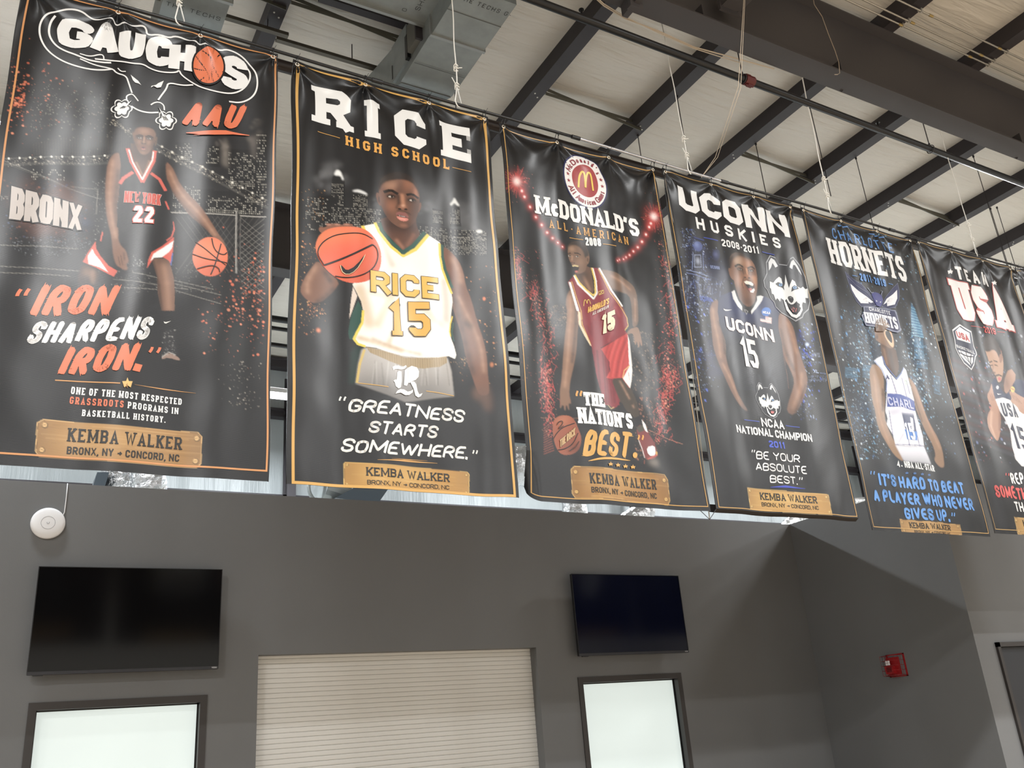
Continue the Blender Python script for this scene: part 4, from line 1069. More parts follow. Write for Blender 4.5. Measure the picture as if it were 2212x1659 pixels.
    ball(b, 1677, 572, 141, 157, 0, (228, 110, 66), (176, 66, 42), (244, 140, 92), [[(1560,455),(1640,510),(1720,580),(1800,640)], [(1535,550),(1640,590),(1740,605),(1815,625)], [(1690,425),(1705,500),(1740,545),(1790,560),(1812,540)], [(1765,470),(1740,560),(1710,650),(1680,715)], [(1570,670),(1640,650),(1700,642),(1745,665),(1752,700)]], 7)
    # texts
    b.text('BRONX', (55,262), (640,352), 262, 195, 'sans', .175, .07, (186, 176, 170), outline=(24, 22, 24), ow=.035, slant=-.05, name='graffiti_lettering')
    b.text('NEW YORK', (985,138), (1278,165), 92, 88, 'sans', .15, .14, (200, 76, 60), outline=(226, 214, 208), ow=.018)
    b.text('22', (1055,300), (1218,308), 134, 128, 'sans', .20, .18, (232, 220, 216), outline=(196, 74, 60), ow=.05)
    O = (224, 112, 66)
    b.text('"', (120,905), (232,900), 88, 88, 'brush', .28, .3, O, slant=.2)
    b.text('IRON', (262,1052), (905,1028), 255, 225, 'brush', .235, .06, O, seed=5)
    b.text('SHARPENS', (225,1268), (1200,1235), 175, 190, 'brush', .22, .07, (236, 234, 232), seed=8)
    b.text('IRON.', (485,1515), (1150,1485), 230, 215, 'brush', .245, .06, O, seed=9)
    b.text('^', (1182,1345), (1280,1347), 70, 70, 'brush', .28, .3, O, slant=.2)
    b.ctx(0, 780, 3.687)
    b.vline((206, 146, 78), [(440,152),(700,166),(955,182)], 9, taper=False); b.vline((206, 146, 78), [(1070,192),(1300,222),(1560,252)], 9, taper=True)
    b.vpoly((226, 182, 100), star_poly(1012, 182, 44, math.pi), 'printed_star'); b.vpoly((168, 120, 56), [(1012,182),(1012,226),(1000,200)], 'printed_star')
    S = dict(style='slab', w=.17, gap=.22)
    b.text('ONE OF THE MOST RESPECTED', (566,260), (1446,345), 58, 50, col=(234, 233, 230), **S)
    b.text('GRASSROOTS', (556,338), (980,376), 58, 54, col=(226, 112, 70), **S); b.text('PROGRAMS IN', (1014,380), (1418,420), 52, 50, col=(234, 233, 230), **S)
    b.text('BASKETBALL HISTORY.', (655,436), (1316,490), 52, 48, col=(234, 233, 230), **S)
    b.dots([(200, 190, 175), (150, 140, 125)], 90, lambda r: (r.normal(1930, 70), r.uniform(0, 380)), 2, 9, (.3, .8))
    plate(b, [(350,462),(1575,565),(1608,600),(1598,820),(1565,850),(315,762),(285,720),(300,490)], (186, 140, 76), (226, 180, 112), [(362,508),(337,705),(1563,612),(1554,793)], 22, ((541,638),(1443,703),108,98), ((533,738),(1425,798),60,56), w1=.155)
    # club crest
    b.ctx(0, 0, 3.687); Wt = (234, 233, 231)
    def L(pts, wd=9, sm=2): b.vline(Wt, pts, wd*1.25, sm=sm, name='printed_crest_line')
    L([(900,540),(800,552),(680,545),(560,515),(460,468),(380,405),(335,330),(317,250),(330,175),(380,115),(470,75),(560,68),(650,88),(715,130),(765,152),(850,148),(905,158),(925,190),(1000,190),(1080,202),(1140,206),(1165,230),(1172,272),(1270,272),(1345,300),(1400,288),(1500,320),(1590,352),(1660,358),(1745,402),(1810,395),(1900,430),(1980,490),(2030,570),(2047,650),(2035,730),(1990,785),(1910,815),(1820,808)])
    L([(444,122),(408,180),(392,250),(405,310),(450,370),(520,410),(610,440),(700,475),(800,487),(890,488)], 10); L([(640,430),(720,450),(800,425),(830,432),(832,470)], 7)
    L([(760,465),(890,470),(980,490),(1060,512),(1140,515),(1200,552),(1290,578),(1400,582),(1425,560),(1440,600),(1520,655),(1620,710),(1740,745),(1850,748),(1935,710),(1985,640),(1990,580),(1972,540)], 9)
    L([(640,470),(760,515),(900,535),(930,580),(1005,608),(1022,660),(1050,748)], 8); L([(940,540),(965,572),(1002,574)], 6)
    L([(1535,678),(1450,686),(1336,662),(1325,710),(1280,770),(1258,802)], 8); L([(1008,800),(1005,770),(1040,755),(1062,760),(1100,810)], 7); L([(1200,838),(1230,818),(1270,815),(1305,840),(1308,880)], 7); L([(1045,852),(1100,885),(1180,902),(1262,898)], 9)
    E_ = 'printed_crest_fill'
    b.vpoly(Wt, [(1040,600),(1060,618),(1100,650),(1124,684),(1105,672),(1075,664),(1058,645)], E_); b.vpoly(Wt, [(1302,648),(1280,700),(1250,706),(1222,690),(1200,704),(1205,690),(1240,682),(1258,668)], E_)
    for (cx, cy, s, tip) in ((968,872,1,(1045,812)), (1322,964,-1,(1262,862))):
        R_ = [(cx+(54+24*abs(math.cos(3*t)))*math.cos(t), cy+(52+22*abs(math.cos(3*t)))*math.sin(t)) for t in np.linspace(0, 2*math.pi, 48, endpoint=False)]
        b.vpoly(Wt, [(cx+(x-cx)*1.12, cy+(y-cy)*1.12) for x, y in R_], E_); b.vpoly((24, 24, 28), [(cx+(x-cx)*.98, cy+(y-cy)*.98) for x, y in R_], E_)
        b.vpoly(Wt, [(cx+(x-cx)*.74, cy+(y-cy)*.74) for x, y in R_], E_)
        for k in (-1, 0, 1): b.vline((24, 24, 28), [(cx+k*14, cy-10*s*0), tip], 5, name='printed_crest_line')
        b.vpoly(Wt, [tip, (cx+(tip[0]-cx)*.3-12, cy+(tip[1]-cy)*.3), (cx+(tip[0]-cx)*.3+14, cy+(tip[1]-cy)*.3+8)], E_)
    def let(ch, p0, p1, h0, h1, w, **k): b.text(ch, p0, p1, h0, h1, 'round', w, 0, (233, 232, 230), name='crest_lettering', **k)
    let('G', (440,376), (735,400), 285, 225, .27); let('A', (712,416), (945,446), 262, 262, .25); let('U', (932,468), (1145,484), 252, 250, .26)
    let('C', (1148,512), (1368,545), 248, 250, .28); let('H', (1335,578), (1545,606), 268, 262, .25); let('S', (1745,698), (1968,726), 285, 255, .26)
    b.vpoly((24, 22, 24), b.ell(1657, 528, 134, 158, -4), E_); b.vpoly((228, 112, 60), b.ell(1657, 528, 119, 143, -4, 40), E_)
    for s in ([(1560,450),(1640,560),(1665,640),(1625,660)], [(1600,400),(1690,480),(1675,560),(1690,660)], [(1745,440),(1690,520),(1665,590),(1580,650)], [(1540,545),(1650,570),(1770,580)], [(1700,400),(1668,500),(1720,590),(1745,640)]):
        b.vline((28, 22, 22), s, 9, sm=2, name='printed_crest_line')
    b.text('AAU', (1470,1005), (1925,1030), 200, 190, 'brush', .24, .08, (222, 108, 62), seed=12)
    b.vline((222, 108, 62), [(1480,1062),(1600,1066),(1800,1056),(1985,1078)], 30, taper=True)
    b.vline((222, 108, 62), [(1540,1082),(1700,1078),(1880,1070)], 12, taper=True)
    b.border(.036, .014, .030, .062, .0105, (208, 140, 74))
    finish(b, 'leftmost black vinyl banner, white bull crest and orange quote IRON SHARPENS IRON')

# =================================================================== banner 2
def banner_two():
    b = Banner(1.402, 2.932, 3.045, 6.088, 0.0050, 22, 0.017, grom=[1.43, 1.93, 2.43, 2.90])
    b.ctx(600, 100, 4.0218)
    b.smoke((70, 70, 72), 1400, 1500, 500, 260, 26, .16); b.smoke((120, 120, 122), 460, 1130, 130, 140, 22, .2); b.smoke((116, 116, 118), 1620, 1500, 120, 170, 26, .2); b.smoke((112, 112, 114), 840, 1400, 120, 80, 16, .22); b.smoke((120, 120, 122), 1300, 1440, 80, 90, 14, .22)
    D_ = (15, 15, 17)
    for pts in ([(470,1150),(480,1120),(570,1130),(580,1170),(590,1400),(455,1400)], [(650,1265),(780,1285),(785,1430),(650,1410)], [(230,1300),(460,1290),(460,1620),(230,1640)], [(460,1390),(900,1470),(900,1640),(400,1640)], [(1500,1370),(1585,1380),(1600,1560),(1500,1560)], [(1340,1410),(1440,1430),(1450,1560),(1340,1560)], [(1210,1540),(1830,1620),(1830,1840),(1210,1700)]):
        b.poly(D_, pts, 0, .95)
    b.poly((235, 235, 232), [(487,1118),(495,1085),(515,1066),(545,1085),(556,1118),(572,1150),(560,1165),(545,1120)], 2, .95, 1); b.poly((225, 225, 222), [(650,1250),(700,1243),(770,1275),(776,1298),(700,1268),(652,1262)], 2, .9, 1)
    b.poly((230, 230, 226), [(1540,1305),(1562,1345),(1588,1382),(1570,1385),(1540,1352),(1512,1385),(1502,1366),(1524,1345)], 2, .9, 1); b.blob((235, 235, 230), 1755, 1608, 28, 14, 0, .9, 1)
    for (x0, y0, x1, y1, nx, ny, f) in ((240,1310,460,1600,14,16,.3),(470,1190,575,1380,8,16,.28),(655,1290,780,1400,12,9,.5),(470,1395,900,1620,38,13,.48),(1345,1420,1440,1540,9,9,.35),(1505,1400,1590,1540,8,10,.35),(1220,1570,1820,1690,50,8,.45),(1450,1640,1820,1800,36,12,.42)):
        b.windows(x0, y0, x1, y1, nx, ny, f, (196, 190, 176), .06)
    b.dots([(210, 160, 100), (190, 130, 70)], 50, lambda r: (r.uniform(200, 420), r.uniform(1240, 1640)), 2, 8)
    b.ctx(600, 480, 4.0218)
    EM = [(226, 140, 70), (236, 170, 100), (190, 110, 60)]
    b.dots(EM, 90, lambda r: (r.uniform(190, 330), r.uniform(160, 1000)), 2, 12); b.dots(EM, 60, lambda r: (r.normal(330, 60), r.normal(770, 30)), 2, 9); b.dots(EM, 110, lambda r: (r.uniform(1560, 1900), r.uniform(380, 1400)), 2, 12)
    b.dots([(226, 170, 110)], 26, lambda r: (r.normal(1620, 50), r.normal(1200, 20)), 3, 10); b.blob((230, 120, 60), 362, 937, 18, 18, 0, .95, 1); b.blob((230, 120, 60), 1797, 665, 12, 16, 0, .9, 1); b.blob((230, 130, 60), 1852, 1238, 14, 20, 0, .9, 1)
    b.poly((26, 27, 29), [(400,1000),(1900,1100),(1900,1659),(400,1659)], 60, .6)
    # far arm and fingers over the ball
    limb(b, [(345,325),(285,400),(215,510),(195,580),(200,620),(240,665),(300,703),(380,692),(440,640),(500,580),(545,510),(420,420)], (120, 78, 56), [([(330,380),(250,520),(260,620)], 50)], [([(500,560),(420,650),(340,700)], 36), ([(400,420),(470,520)], 40)])
    b.poly((132, 84, 62), [(356,60),(362,40),(380,36),(400,44),(425,34),(440,10),(500,8),(540,20),(640,12),(655,26),(640,60),(400,110),(362,76)], 0, 1, 1)
    for x in (440, 520, 600): b.blob((190, 130, 105), x, 16, 26, 8, 5, .7, 1)
    # near arm
    limb(b, [(1428,205),(1500,238),(1580,320),(1625,430),(1640,540),(1690,670),(1735,860),(1785,1010),(1815,1180),(1820,1300),(1838,1420),(1836,1500),(1760,1500),(1725,1430),(1690,1330),(1635,1180),(1605,1000),(1560,850),(1515,700),(1500,600),(1440,420)], (118, 76, 56),
         [([(1520,300),(1590,420),(1600,520)], 60), ([(1580,640),(1680,860),(1760,1050),(1790,1300)], 44)], [([(1480,440),(1530,620),(1590,860),(1640,1100),(1700,1320)], 50), ([(1630,860),(1690,910)], 50)])
    b.ctx(600, 780, 4.0218)
    b.poly((112, 78, 62), [(1715,210),(1830,200),(1842,260),(1862,330),(1866,400),(1850,440),(1800,420),(1770,340),(1715,330),(1690,280)], 8, .75, 1); b.poly((30, 30, 32), [(1660,330),(1900,350),(1900,470),(1660,450)], 30, .7)
    b.ctx(600, 480, 4.0218)
    # neck
    b.poly((96, 60, 44), [(895,-60),(905,60),(930,160),(1090,262),(1185,200),(1235,110),(1200,40),(1195,-40)], 0, 1, 1, True); b.blob(SKD, 1050, 20, 170, 60, 10, .85, 1.6); b.line((176, 118, 88), [(1030,150),(1090,225)], 26, .6, 9); b.line((150, 96, 70), [(1180,110),(1120,210)], 24, .5, 9); b.unclip()
    # shorts
    b.poly((22, 52, 46), [(640,1130),(690,1070),(740,1095),(700,1250),(680,1400),(622,1400)], 4, .75, 0)
    b.poly((188, 182, 176), [(770,1090),(1470,1180),(1505,1290),(1532,1510),(1100,1560),(680,1400),(700,1250),(730,1110)], 2, .92, 0, True)
    for k in range(24): x = b.rng.uniform(780, 1480); b.line((120, 114, 108) if k % 2 else (226, 222, 216), [(x, 1200+b.rng.uniform(0, 40)), (x+b.rng.uniform(-30, 30), 1420)], 10, .4, 4)
    b.poly((30, 30, 33), [(600,1420),(1560,1500),(1560,1620),(600,1620)], 42, .9); b.poly((30, 30, 33), [(560,1340),(1600,1400),(1600,1620),(560,1620)], 60, .6); b.unclip()
    b.line((214, 180, 60), [(755,1110),(715,1230),(690,1390)], 20, .75, 3)
    b.poly((164, 142, 104), [(770,1085),(900,1115),(1100,1175),(1300,1185),(1462,1170),(1466,1222),(1400,1262),(1260,1275),(1100,1258),(980,1215),(800,1135)], 0, 1, 0, True)
    for k in range(34): x = 790+k*20; b.line((118, 98, 66), [(x, 1100), (x+6, 1280)], 5, .45, 1)
    b.unclip()
    # jersey
    b.poly((24, 72, 60), [(700,680),(745,770),(735,870),(685,975),(665,1020),(632,1010),(622,950),(635,860),(650,790)], 0, 1, 0); b.poly((214, 196, 180), [(655,555),(692,640),(655,760),(630,835),(640,680)], 0, 1)
    J = [(720,50),(760,32),(850,14),(885,80),(985,200),(1088,285),(1190,232),(1285,110),(1408,178),(1412,290),(1440,430),(1518,605),(1525,690),(1510,790),(1500,870),(1490,950),(1502,1000),(1532,1080),(1550,1150),(1538,1186),(1480,1165),(1380,1180),(1250,1178),(1080,1160),(960,1130),(860,1095),(760,1082),(700,1058),(665,1015),(690,960),(735,870),(745,780),(725,690),(650,535),(780,420),(860,220),(800,100)]
    b.poly((236, 230, 220), J, 0, 1, 0, True)
    for (A, B_, C_, wd, col, a) in (((700,560),(760,720),(800,900),70,(206,176,136),.7),((1000,600),(930,760),(860,900),50,(214,190,156),.6),((1000,1000),(1150,1060),(1400,1090),60,(248,246,240),.8),((1200,600),(1300,800),(1420,900),50,(214,196,168),.55),((1440,500),(1470,700),(1460,860),44,(190,176,160),.5),((900,120),(960,300),(1000,380),40,(200,186,166),.5),((1300,160),(1360,300),(1380,500),36,(250,248,244),.7),((1050,880),(1010,960),(960,1060),30,(200,172,136),.6),((700,1000),(900,1060),(1080,1120),34,(196,160,110),.6),((820,1010),(1000,1090),(1240,1150),26,(170,140,104),.4),((800,600),(900,640),(1000,640),40,(226,200,166),.6)):
        b.line(col, [A, B_, C_], wd, a, wd*.4, 2)
    b.unclip()
    Yl, Gn = (226, 198, 46), (24, 78, 66)
    b.line(Yl, [(845,10),(878,82),(985,210),(1088,292),(1195,240),(1300,118)], 26, 1); b.line(Gn, [(886,8),(908,72),(1000,178),(1088,266),(1175,208),(1272,100)], 32, 1); b.line((20, 50, 44), [(900,12),(925,80),(1010,170)], 8, .7)
    b.line(Yl, [(1403,188),(1408,290),(1432,410),(1518,612)], 20, 1); b.line(Gn, [(1428,200),(1432,300),(1458,410),(1522,560)], 26, 1); b.line(Yl, [(744,770),(738,872),(692,962),(670,1010),(700,1056),(760,1080)], 20, 1); b.line(Yl, [(1520,815),(1500,880),(1492,950),(1500,990)], 12, 1); b.line(Gn, [(1526,870),(1512,960),(1528,1030)], 12, 1)
    b.line(Yl, [(735,40),(752,85)], 26, 1); b.line(Gn, [(700,48),(722,88)], 22, 1)
    # head
    b.ctx(600, 100, 4.0218)
    b.poly((108, 68, 50), [(848,1290),(862,1264),(888,1288),(902,1350),(898,1385),(880,1382),(864,1350)], 0, 1, 1); b.blob(SKD, 880, 1330, 10, 30, 0, .7, 1)
    b.poly((112, 72, 54), [(1224,1372),(1243,1360),(1242,1410),(1215,1462),(1205,1420)], 0, 1, 1)
    b.poly((112, 74, 56), [(880,1290),(872,1205),(905,1135),(1000,1090),(1090,1105),(1170,1160),(1218,1240),(1230,1340),(1218,1450),(1190,1530),(1130,1585),(1080,1590),(1000,1540),(940,1470),(905,1400),(890,1360)], 0, 1, 1, True)
    b.blob((60, 36, 27), 1195, 1440, 50, 150, 8, .7, 1.6); b.blob((66, 40, 30), 930, 1440, 36, 100, -18, .6, 1.6); b.blob((196, 146, 116), 985, 1205, 60, 34, -10, .65, 1.6); b.blob((170, 108, 76), 1130, 1200, 60, 44, 20, .6, 1.6); b.blob((80, 50, 38), 1060, 1230, 26, 60, 8, .5, 1.5); b.blob((176, 112, 80), 985, 1390, 44, 44, 0, .55, 1.6); b.blob((188, 120, 86), 1195, 1290, 18, 50, -8, .6, 1.5); b.blob((60, 36, 28), 1120, 1570, 70, 30, 0, .6, 1.5)
    b.unclip()
    b.poly((34, 28, 26), [(866,1250),(874,1165),(930,1110),(1010,1084),(1100,1100),(1180,1160),(1226,1250),(1226,1310),(1204,1250),(1160,1190),(1060,1155),(960,1160),(905,1195),(886,1250)], 2, .95, 1); b.blob((110, 100, 92), 950, 1150, 60, 18, -20, .35, 1.6)
    # features, head turned a little to the viewer's right
    b.line((26, 17, 14), [(925,1262),(985,1243),(1040,1282)], 24, .95, 1, 1); b.line((26, 17, 14), [(1118,1296),(1165,1292),(1215,1328)], 20, .95, 1, 1)
    b.blob(SKD, 990, 1300, 50, 24, 8, .8, 1.2); b.blob(SKD, 1158, 1342, 44, 22, 8, .8, 1.2)
    for (ex, ey, ew) in ((985, 1302, 30), (1160, 1344, 28)):
        b.poly((206, 190, 176), [(ex-ew, ey), (ex-6, ey-11), (ex+ew, ey+4), (ex, ey+11)], 0, .95, 1); b.blob((20, 13, 11), ex+8, ey, 11, 11, 0, 1, .2); b.line((18, 12, 10), [(ex-ew-4, ey), (ex-6, ey-14), (ex+ew+4, ey+4)], 7, 1, 0, 1)
    b.line((196, 132, 96), [(1078,1290),(1088,1390)], 26, .75, 8); b.line(SKD, [(1046,1296),(1050,1370),(1032,1408)], 20, .65, 6); b.blob((150, 96, 70), 1082, 1400, 38, 24, 8, .9, 1); b.blob((214, 160, 126), 1086, 1388, 15, 12, 0, .8, 1.2); b.blob((20, 12, 10), 1056, 1416, 14, 8, 10, 1, .5); b.blob((20, 12, 10), 1108, 1422, 14, 8, 10, 1, .5); b.line(SKD, [(1036,1432),(1085,1428),(1150,1470)], 12, .5, 4, 1)
    b.poly((140, 84, 76), [(1018,1462),(1045,1436),(1080,1448),(1110,1450),(1142,1500),(1090,1482),(1050,1474)], 0, 1, 1); b.poly((22, 13, 13), [(1024,1466),(1070,1470),(1130,1502),(1080,1492)], 0, 1, 1); b.line((214, 200, 190), [(1050,1473),(1100,1486)], 5, .7)
    b.poly((206, 122, 106), [(1026,1474),(1075,1488),(1136,1504),(1120,1524),(1080,1526),(1045,1504)], 0, 1, 1); b.line((236, 170, 150), [(1055,1498),(1105,1512)], 8, .7, 2); b.blob((160, 104, 78), 1090, 1560, 34, 14, 8, .6, 1.4)
    # the ball
    b.ctx(600, 480, 4.0218)
    bp = [(322,230),(330,170),(360,110),(420,62),(500,38),(600,33),(700,45),(780,80),(850,150),(890,230),(902,310),(890,400),(850,470),(780,515),(690,530),(600,515),(500,470),(410,400),(350,320)]
    b.poly((222, 92, 50), bp, 0, 1, 2, True); b.blob((238, 134, 76), 520, 110, 240, 70, -8, .85, 1.6); b.blob((236, 88, 62), 600, 250, 150, 110, 0, .7, 1.7); b.blob((190, 62, 40), 800, 470, 180, 60, -30, .7, 1.7); b.blob((214, 118, 60), 345, 180, 30, 100, 10, .6, 1.6); b.unclip()
    N_ = 'printed_ball_seam'; K = (36, 22, 20)
    b.vline(K, [(344,262),(352,220),(400,160),(480,115),(560,96),(660,92),(740,105),(820,150)], 8, sm=2, name=N_); b.vline(K, [(400,372),(560,312),(700,256),(820,200)], 14, sm=1, name=N_); b.vline(K, [(820,200),(850,222),(868,262),(866,330),(830,400),(760,450),(680,474),(590,476),(500,462)], 8, sm=2, name=N_); b.vline(K, [(344,262),(350,300),(400,372)], 8, sm=1, name=N_)
    sw = [(548,368),(552,392),(565,425),(590,444),(622,446),(655,430),(690,396),(730,332),(748,290),(705,345),(655,392),(612,412),(588,408),(574,392),(562,378)]
    c = np.mean(sw, 0)
    b.vpoly((232, 206, 160), [tuple(c+(np.array(p)-c)*1.09) for p in sw], 'printed_tick_mark'); b.vpoly((28, 28, 32), sw, 'printed_tick_mark')
    b.text('ARENA', (770,508), (872,412), 14, 14, 'sans', .2, .2, (70, 40, 34)) if False else None
    G1 = (228, 174, 40)
    b.text('RICE', (804,605), (1396,680), 182, 186, 'sans', .23, .13, G1, outline=(52, 44, 30), ow=.026, name='jersey_lettering'); b.text('15', (962,985), (1320,996), 296, 290, 'slab', .20, .18, (228, 166, 44), outline=(52, 44, 30), ow=.018, name='jersey_number')
    # blackletter R
    Wt = (232, 230, 228); n_ = 'blackletter_mark'
    b.vpoly(Wt, [(992,1262),(1015,1250),(1045,1248),(1070,1258),(1092,1255),(1112,1243),(1118,1256),(1100,1275),(1070,1284),(1040,1278),(1015,1280),(1000,1292)], n_)
    b.vpoly(Wt, [(998,1385),(1012,1374),(1028,1372),(1034,1310),(1048,1296),(1072,1300),(1074,1380),(1064,1440),(1042,1450),(1018,1432),(1030,1425),(1028,1395),(1010,1398)], n_)
    b.vpoly(Wt, [(1100,1290),(1128,1268),(1132,1400),(1118,1425),(1092,1420),(1098,1400)], n_)
    b.vpoly(Wt, [(1128,1268),(1160,1250),(1205,1264),(1224,1300),(1220,1345),(1196,1372),(1168,1382),(1150,1392),(1148,1372),(1172,1360),(1184,1330),(1182,1296),(1164,1280),(1146,1284),(1144,1400),(1132,1398)], n_)
    b.vpoly(Wt, [(1148,1392),(1182,1384),(1200,1410),(1212,1470),(1226,1498),(1254,1488),(1240,1515),(1216,1526),(1192,1508),(1178,1450),(1164,1414)], n_)
    b.vpoly(Wt, [(1012,1500),(1030,1472),(1058,1456),(1090,1458),(1124,1476),(1152,1470),(1172,1456),(1168,1482),(1136,1506),(1100,1508),(1062,1488),(1036,1492)], n_)
    b.vline((206, 160, 80), [(697,1397),(955,1437)], 7); b.vline((206, 160, 80), [(1286,1470),(1530,1509)], 7)
    b.ctx(600, 100, 4.0218)
    b.text('RICE', (330,652), (1676,1018), 322, 298, 'slab', .25, .40, (232, 231, 228)); b.text('HIGH SCHOOL', (592,855), (1490,1073), 84, 82, 'slab', .21, .36, (226, 160, 48))
    b.vline((206, 150, 60), [(350,736),(540,797)], 5); b.vline((206, 150, 60), [(1515,1051),(1676,1095)], 5)
    b.ctx(600, 780, 4.0218); S = dict(style='brush', w=.20, gap=.08, col=(230, 227, 220))
    b.text('"', (536,350), (598,353), 54, 54, style='brush', w=.26, gap=.3, col=(230, 227, 220), slant=.2) ; b.text('GREATNESS', (618,440), (1630,540), 118, 112, seed=21, **S)
    b.text('STARTS', (790,632), (1390,678), 112, 110, seed=22, **S); b.text('SOMEWHERE.', (560,792), (1668,852), 118, 112, seed=23, **S); b.text('^', (1700,803), (1748,806), 48, 48, style='brush', w=.26, gap=.3, col=(230, 227, 220), slant=.2)
    b.vline((206, 150, 66), [(860,862),(1100,868),(1385,888)], 16, taper=True); b.vline((206, 150, 66), [(980,852),(1150,858),(1300,866)], 7, taper=True)
    plate(b, [(592,872),(1655,958),(1673,978),(1672,1160),(1130,1118),(592,1085),(575,1068),(578,888)], (206, 154, 62), (232, 190, 96), [(607,898),(603,1066),(1646,985),(1646,1140)], 11, ((768,997),(1495,1050),74,70), ((773,1072),(1494,1116),38,36), w1=.17, w2=.14)
    b.border(.036, .030, .034, .010, .0175, (212, 160, 66)); 
    finish(b, 'second black banner, player in white jersey holding up an orange ball')
# =================================================================== banner 3
def banner_three():
    b = Banner(3.030, 4.556, 3.035, 6.062, 0.0056, 33, 0.019, grom=[3.062, 3.56, 4.07, 4.535], sag=.028)
    b.corner = 0.10
    b.ctx(1050, 240, 4.424)
    b.smoke((52, 54, 58), 1000, 900, 600, 400, 20, .12)
    R1 = [(224, 84, 74), (200, 56, 52), (240, 140, 120), (232, 150, 110)]
    for (cx, cy, R) in ((293,672,120), (1605,1005,110)):
        for k in range(70):
            t = b.rng.rand()*6.28; r = R*b.rng.uniform(.35, 1.15); b.line((214, 66, 60), [(cx, cy), (cx+r*math.cos(t), cy+r*1.25*math.sin(t))], 3, .55, 0)
        b.blob((214, 70, 64), cx, cy, R*.5, R*.6, 0, .7, 2); b.blob((255, 238, 232), cx, cy, R*.25, R*.28, 0, 1, 1.4)
        b.dots(R1, 60, lambda r: (cx+r.normal(0, R*.6), cy+r.normal(0, R*.8)), 2, 6)
    for ch in ([(345,760),(372,815),(428,910),(485,1005),(540,1080),(590,1155),(637,1212),(685,1258),(728,1298)], [(1575,1070),(1558,1105),(1525,1178),(1490,1245),(1453,1297),(1412,1335),(1375,1372),(1340,1395),(1312,1415),(1268,1425),(1248,1436)]):
        for i, (x, y) in enumerate(ch):
            s = 1-i*.055; b.blob((206, 60, 56), x, y, 34*s, 42*s, 0, .55, 1.8); b.blob((222, 84, 78), x, y, 18*s, 22*s, 0, .8, 1.4); b.blob((252, 226, 220), x, y, 10*s, 12*s, 0, 1, 1)
    b.ctx(1050, 500, 4.424)
    def band(path, n, sd, big=10):
        P = np.array(path, float)
        def reg(r):
            i = r.randint(len(P)-1); t = r.rand(); q = P[i]*(1-t)+P[i+1]*t; return (q[0]+r.normal(0, sd), q[1]+r.normal(0, sd))
        b.dots(R1, n, reg, 2, big, (.35, .95))
        for _ in range(n//7):
            x, y = reg(b.rng); pts = [(x, y)]
            for k in range(3): x += b.rng.normal(0, 16); y += b.rng.uniform(6, 34); pts.append((x, y))
            b.line((206, 64, 60), pts, 3.5, .7)
    band([(290,150),(300,300),(330,450)], 90, 18); band([(430,500),(480,620),(520,800),(570,950),(590,1150),(590,1400),(600,1640)], 420, 44); band([(1700,60),(1740,500),(1760,900),(1730,1200),(1780,1500)], 380, 36)
    b.dots(R1, 160, lambda r: (r.uniform(280, 560), r.uniform(150, 1600)), 2, 6, (.3, .8)); b.dots(R1, 160, lambda r: (r.uniform(1600, 1860), r.uniform(-100, 1600)), 2, 6, (.3, .8))
    b.dots([(150, 120, 90), (120, 90, 70), (170, 140, 110)], 150, lambda r: (r.uniform(600, 780), r.uniform(700, 900)), 3, 9, (.3, .7)); b.dots([(170, 140, 110), (120, 95, 80)], 240, lambda r: (r.uniform(1400, 1620), r.uniform(950, 1550)), 3, 12, (.25, .65))
    b.ctx(1100, 790, 4.424)
    band([(360,0),(370,200),(390,420),(400,650)], 360, 30); band([(1540,0),(1540,150),(1490,350),(1460,520),(1450,720)], 520, 38, 10)
    b.dots([(170, 110, 80), (190, 120, 90)], 260, lambda r: (r.uniform(1200, 1420), r.uniform(300, 900)), 3, 12, (.25, .6)); b.line((170, 110, 80), [(300,495),(700,500)], 5, .5, 1); b.line((190, 120, 90), [(1330,615),(1660,750)], 5, .7, 1)
    for k in range(12): b.line((190, 84, 60), [(380+k*5, 560+k*22), (330, 600+k*22)], 6, .5, 2)
    # player, legs first
    MR, RD = (132, 34, 44), (186, 44, 40)
    b.poly(MR, [(800,-60),(900,-40),(1000,80),(1080,300),(1060,340),(1035,388),(1000,410),(960,380),(930,330),(900,230),(850,110)], 0, 1, 0, True)
    for k in range(8): b.line((90, 20, 30), [(830+k*25, -20), (930+k*18, 380)], 8, .5, 2)
    b.unclip(); b.line((214, 180, 110), [(930,360),(975,410),(1005,395)], 7, .8)
    limb(b, [(985,125),(1080,100),(1150,190),(1200,300),(1235,400),(1245,480),(1215,508),(1180,480),(1110,420),(1075,330),(1030,240),(1000,180)], (62, 50, 38), [([(1060,150),(1130,260),(1190,400)], 26)], [([(1000,170),(1080,330)], 16)])
    b.poly((24, 24, 28), [(1190,500),(1245,480),(1275,520),(1290,580),(1215,580)], 0, 1)
    b.poly((120, 44, 44), [(1215,590),(1262,560),(1300,600),(1340,660),(1395,740),(1425,850),(1400,885),(1350,900),(1290,885),(1262,800),(1232,690)], 0, 1, 1); b.poly((70, 66, 56), [(1215,590),(1280,560),(1290,620),(1240,640)], 0, 1); b.poly((232, 226, 224), [(1265,515),(1300,560),(1325,640),(1300,625),(1280,580)], 0, 1)
    b.poly((232, 228, 226), [(1308,782),(1392,758),(1402,830),(1388,862),(1330,862)], 0, 1, 1); b.line((220, 214, 210), [(1232,700),(1270,800),(1292,880)], 8, .9); b.line((190, 60, 54), [(1320,895),(1420,850)], 12, .9); b.blob((214, 160, 60), 1412, 835, 10, 18, 0, .9, .6)
    b.poly((206, 190, 176), [(1320,905),(1425,900),(1425,960),(1340,940)], 8, .4)
    b.line((176, 84, 60), [(1290,905),(1290,940)], 6, .8)
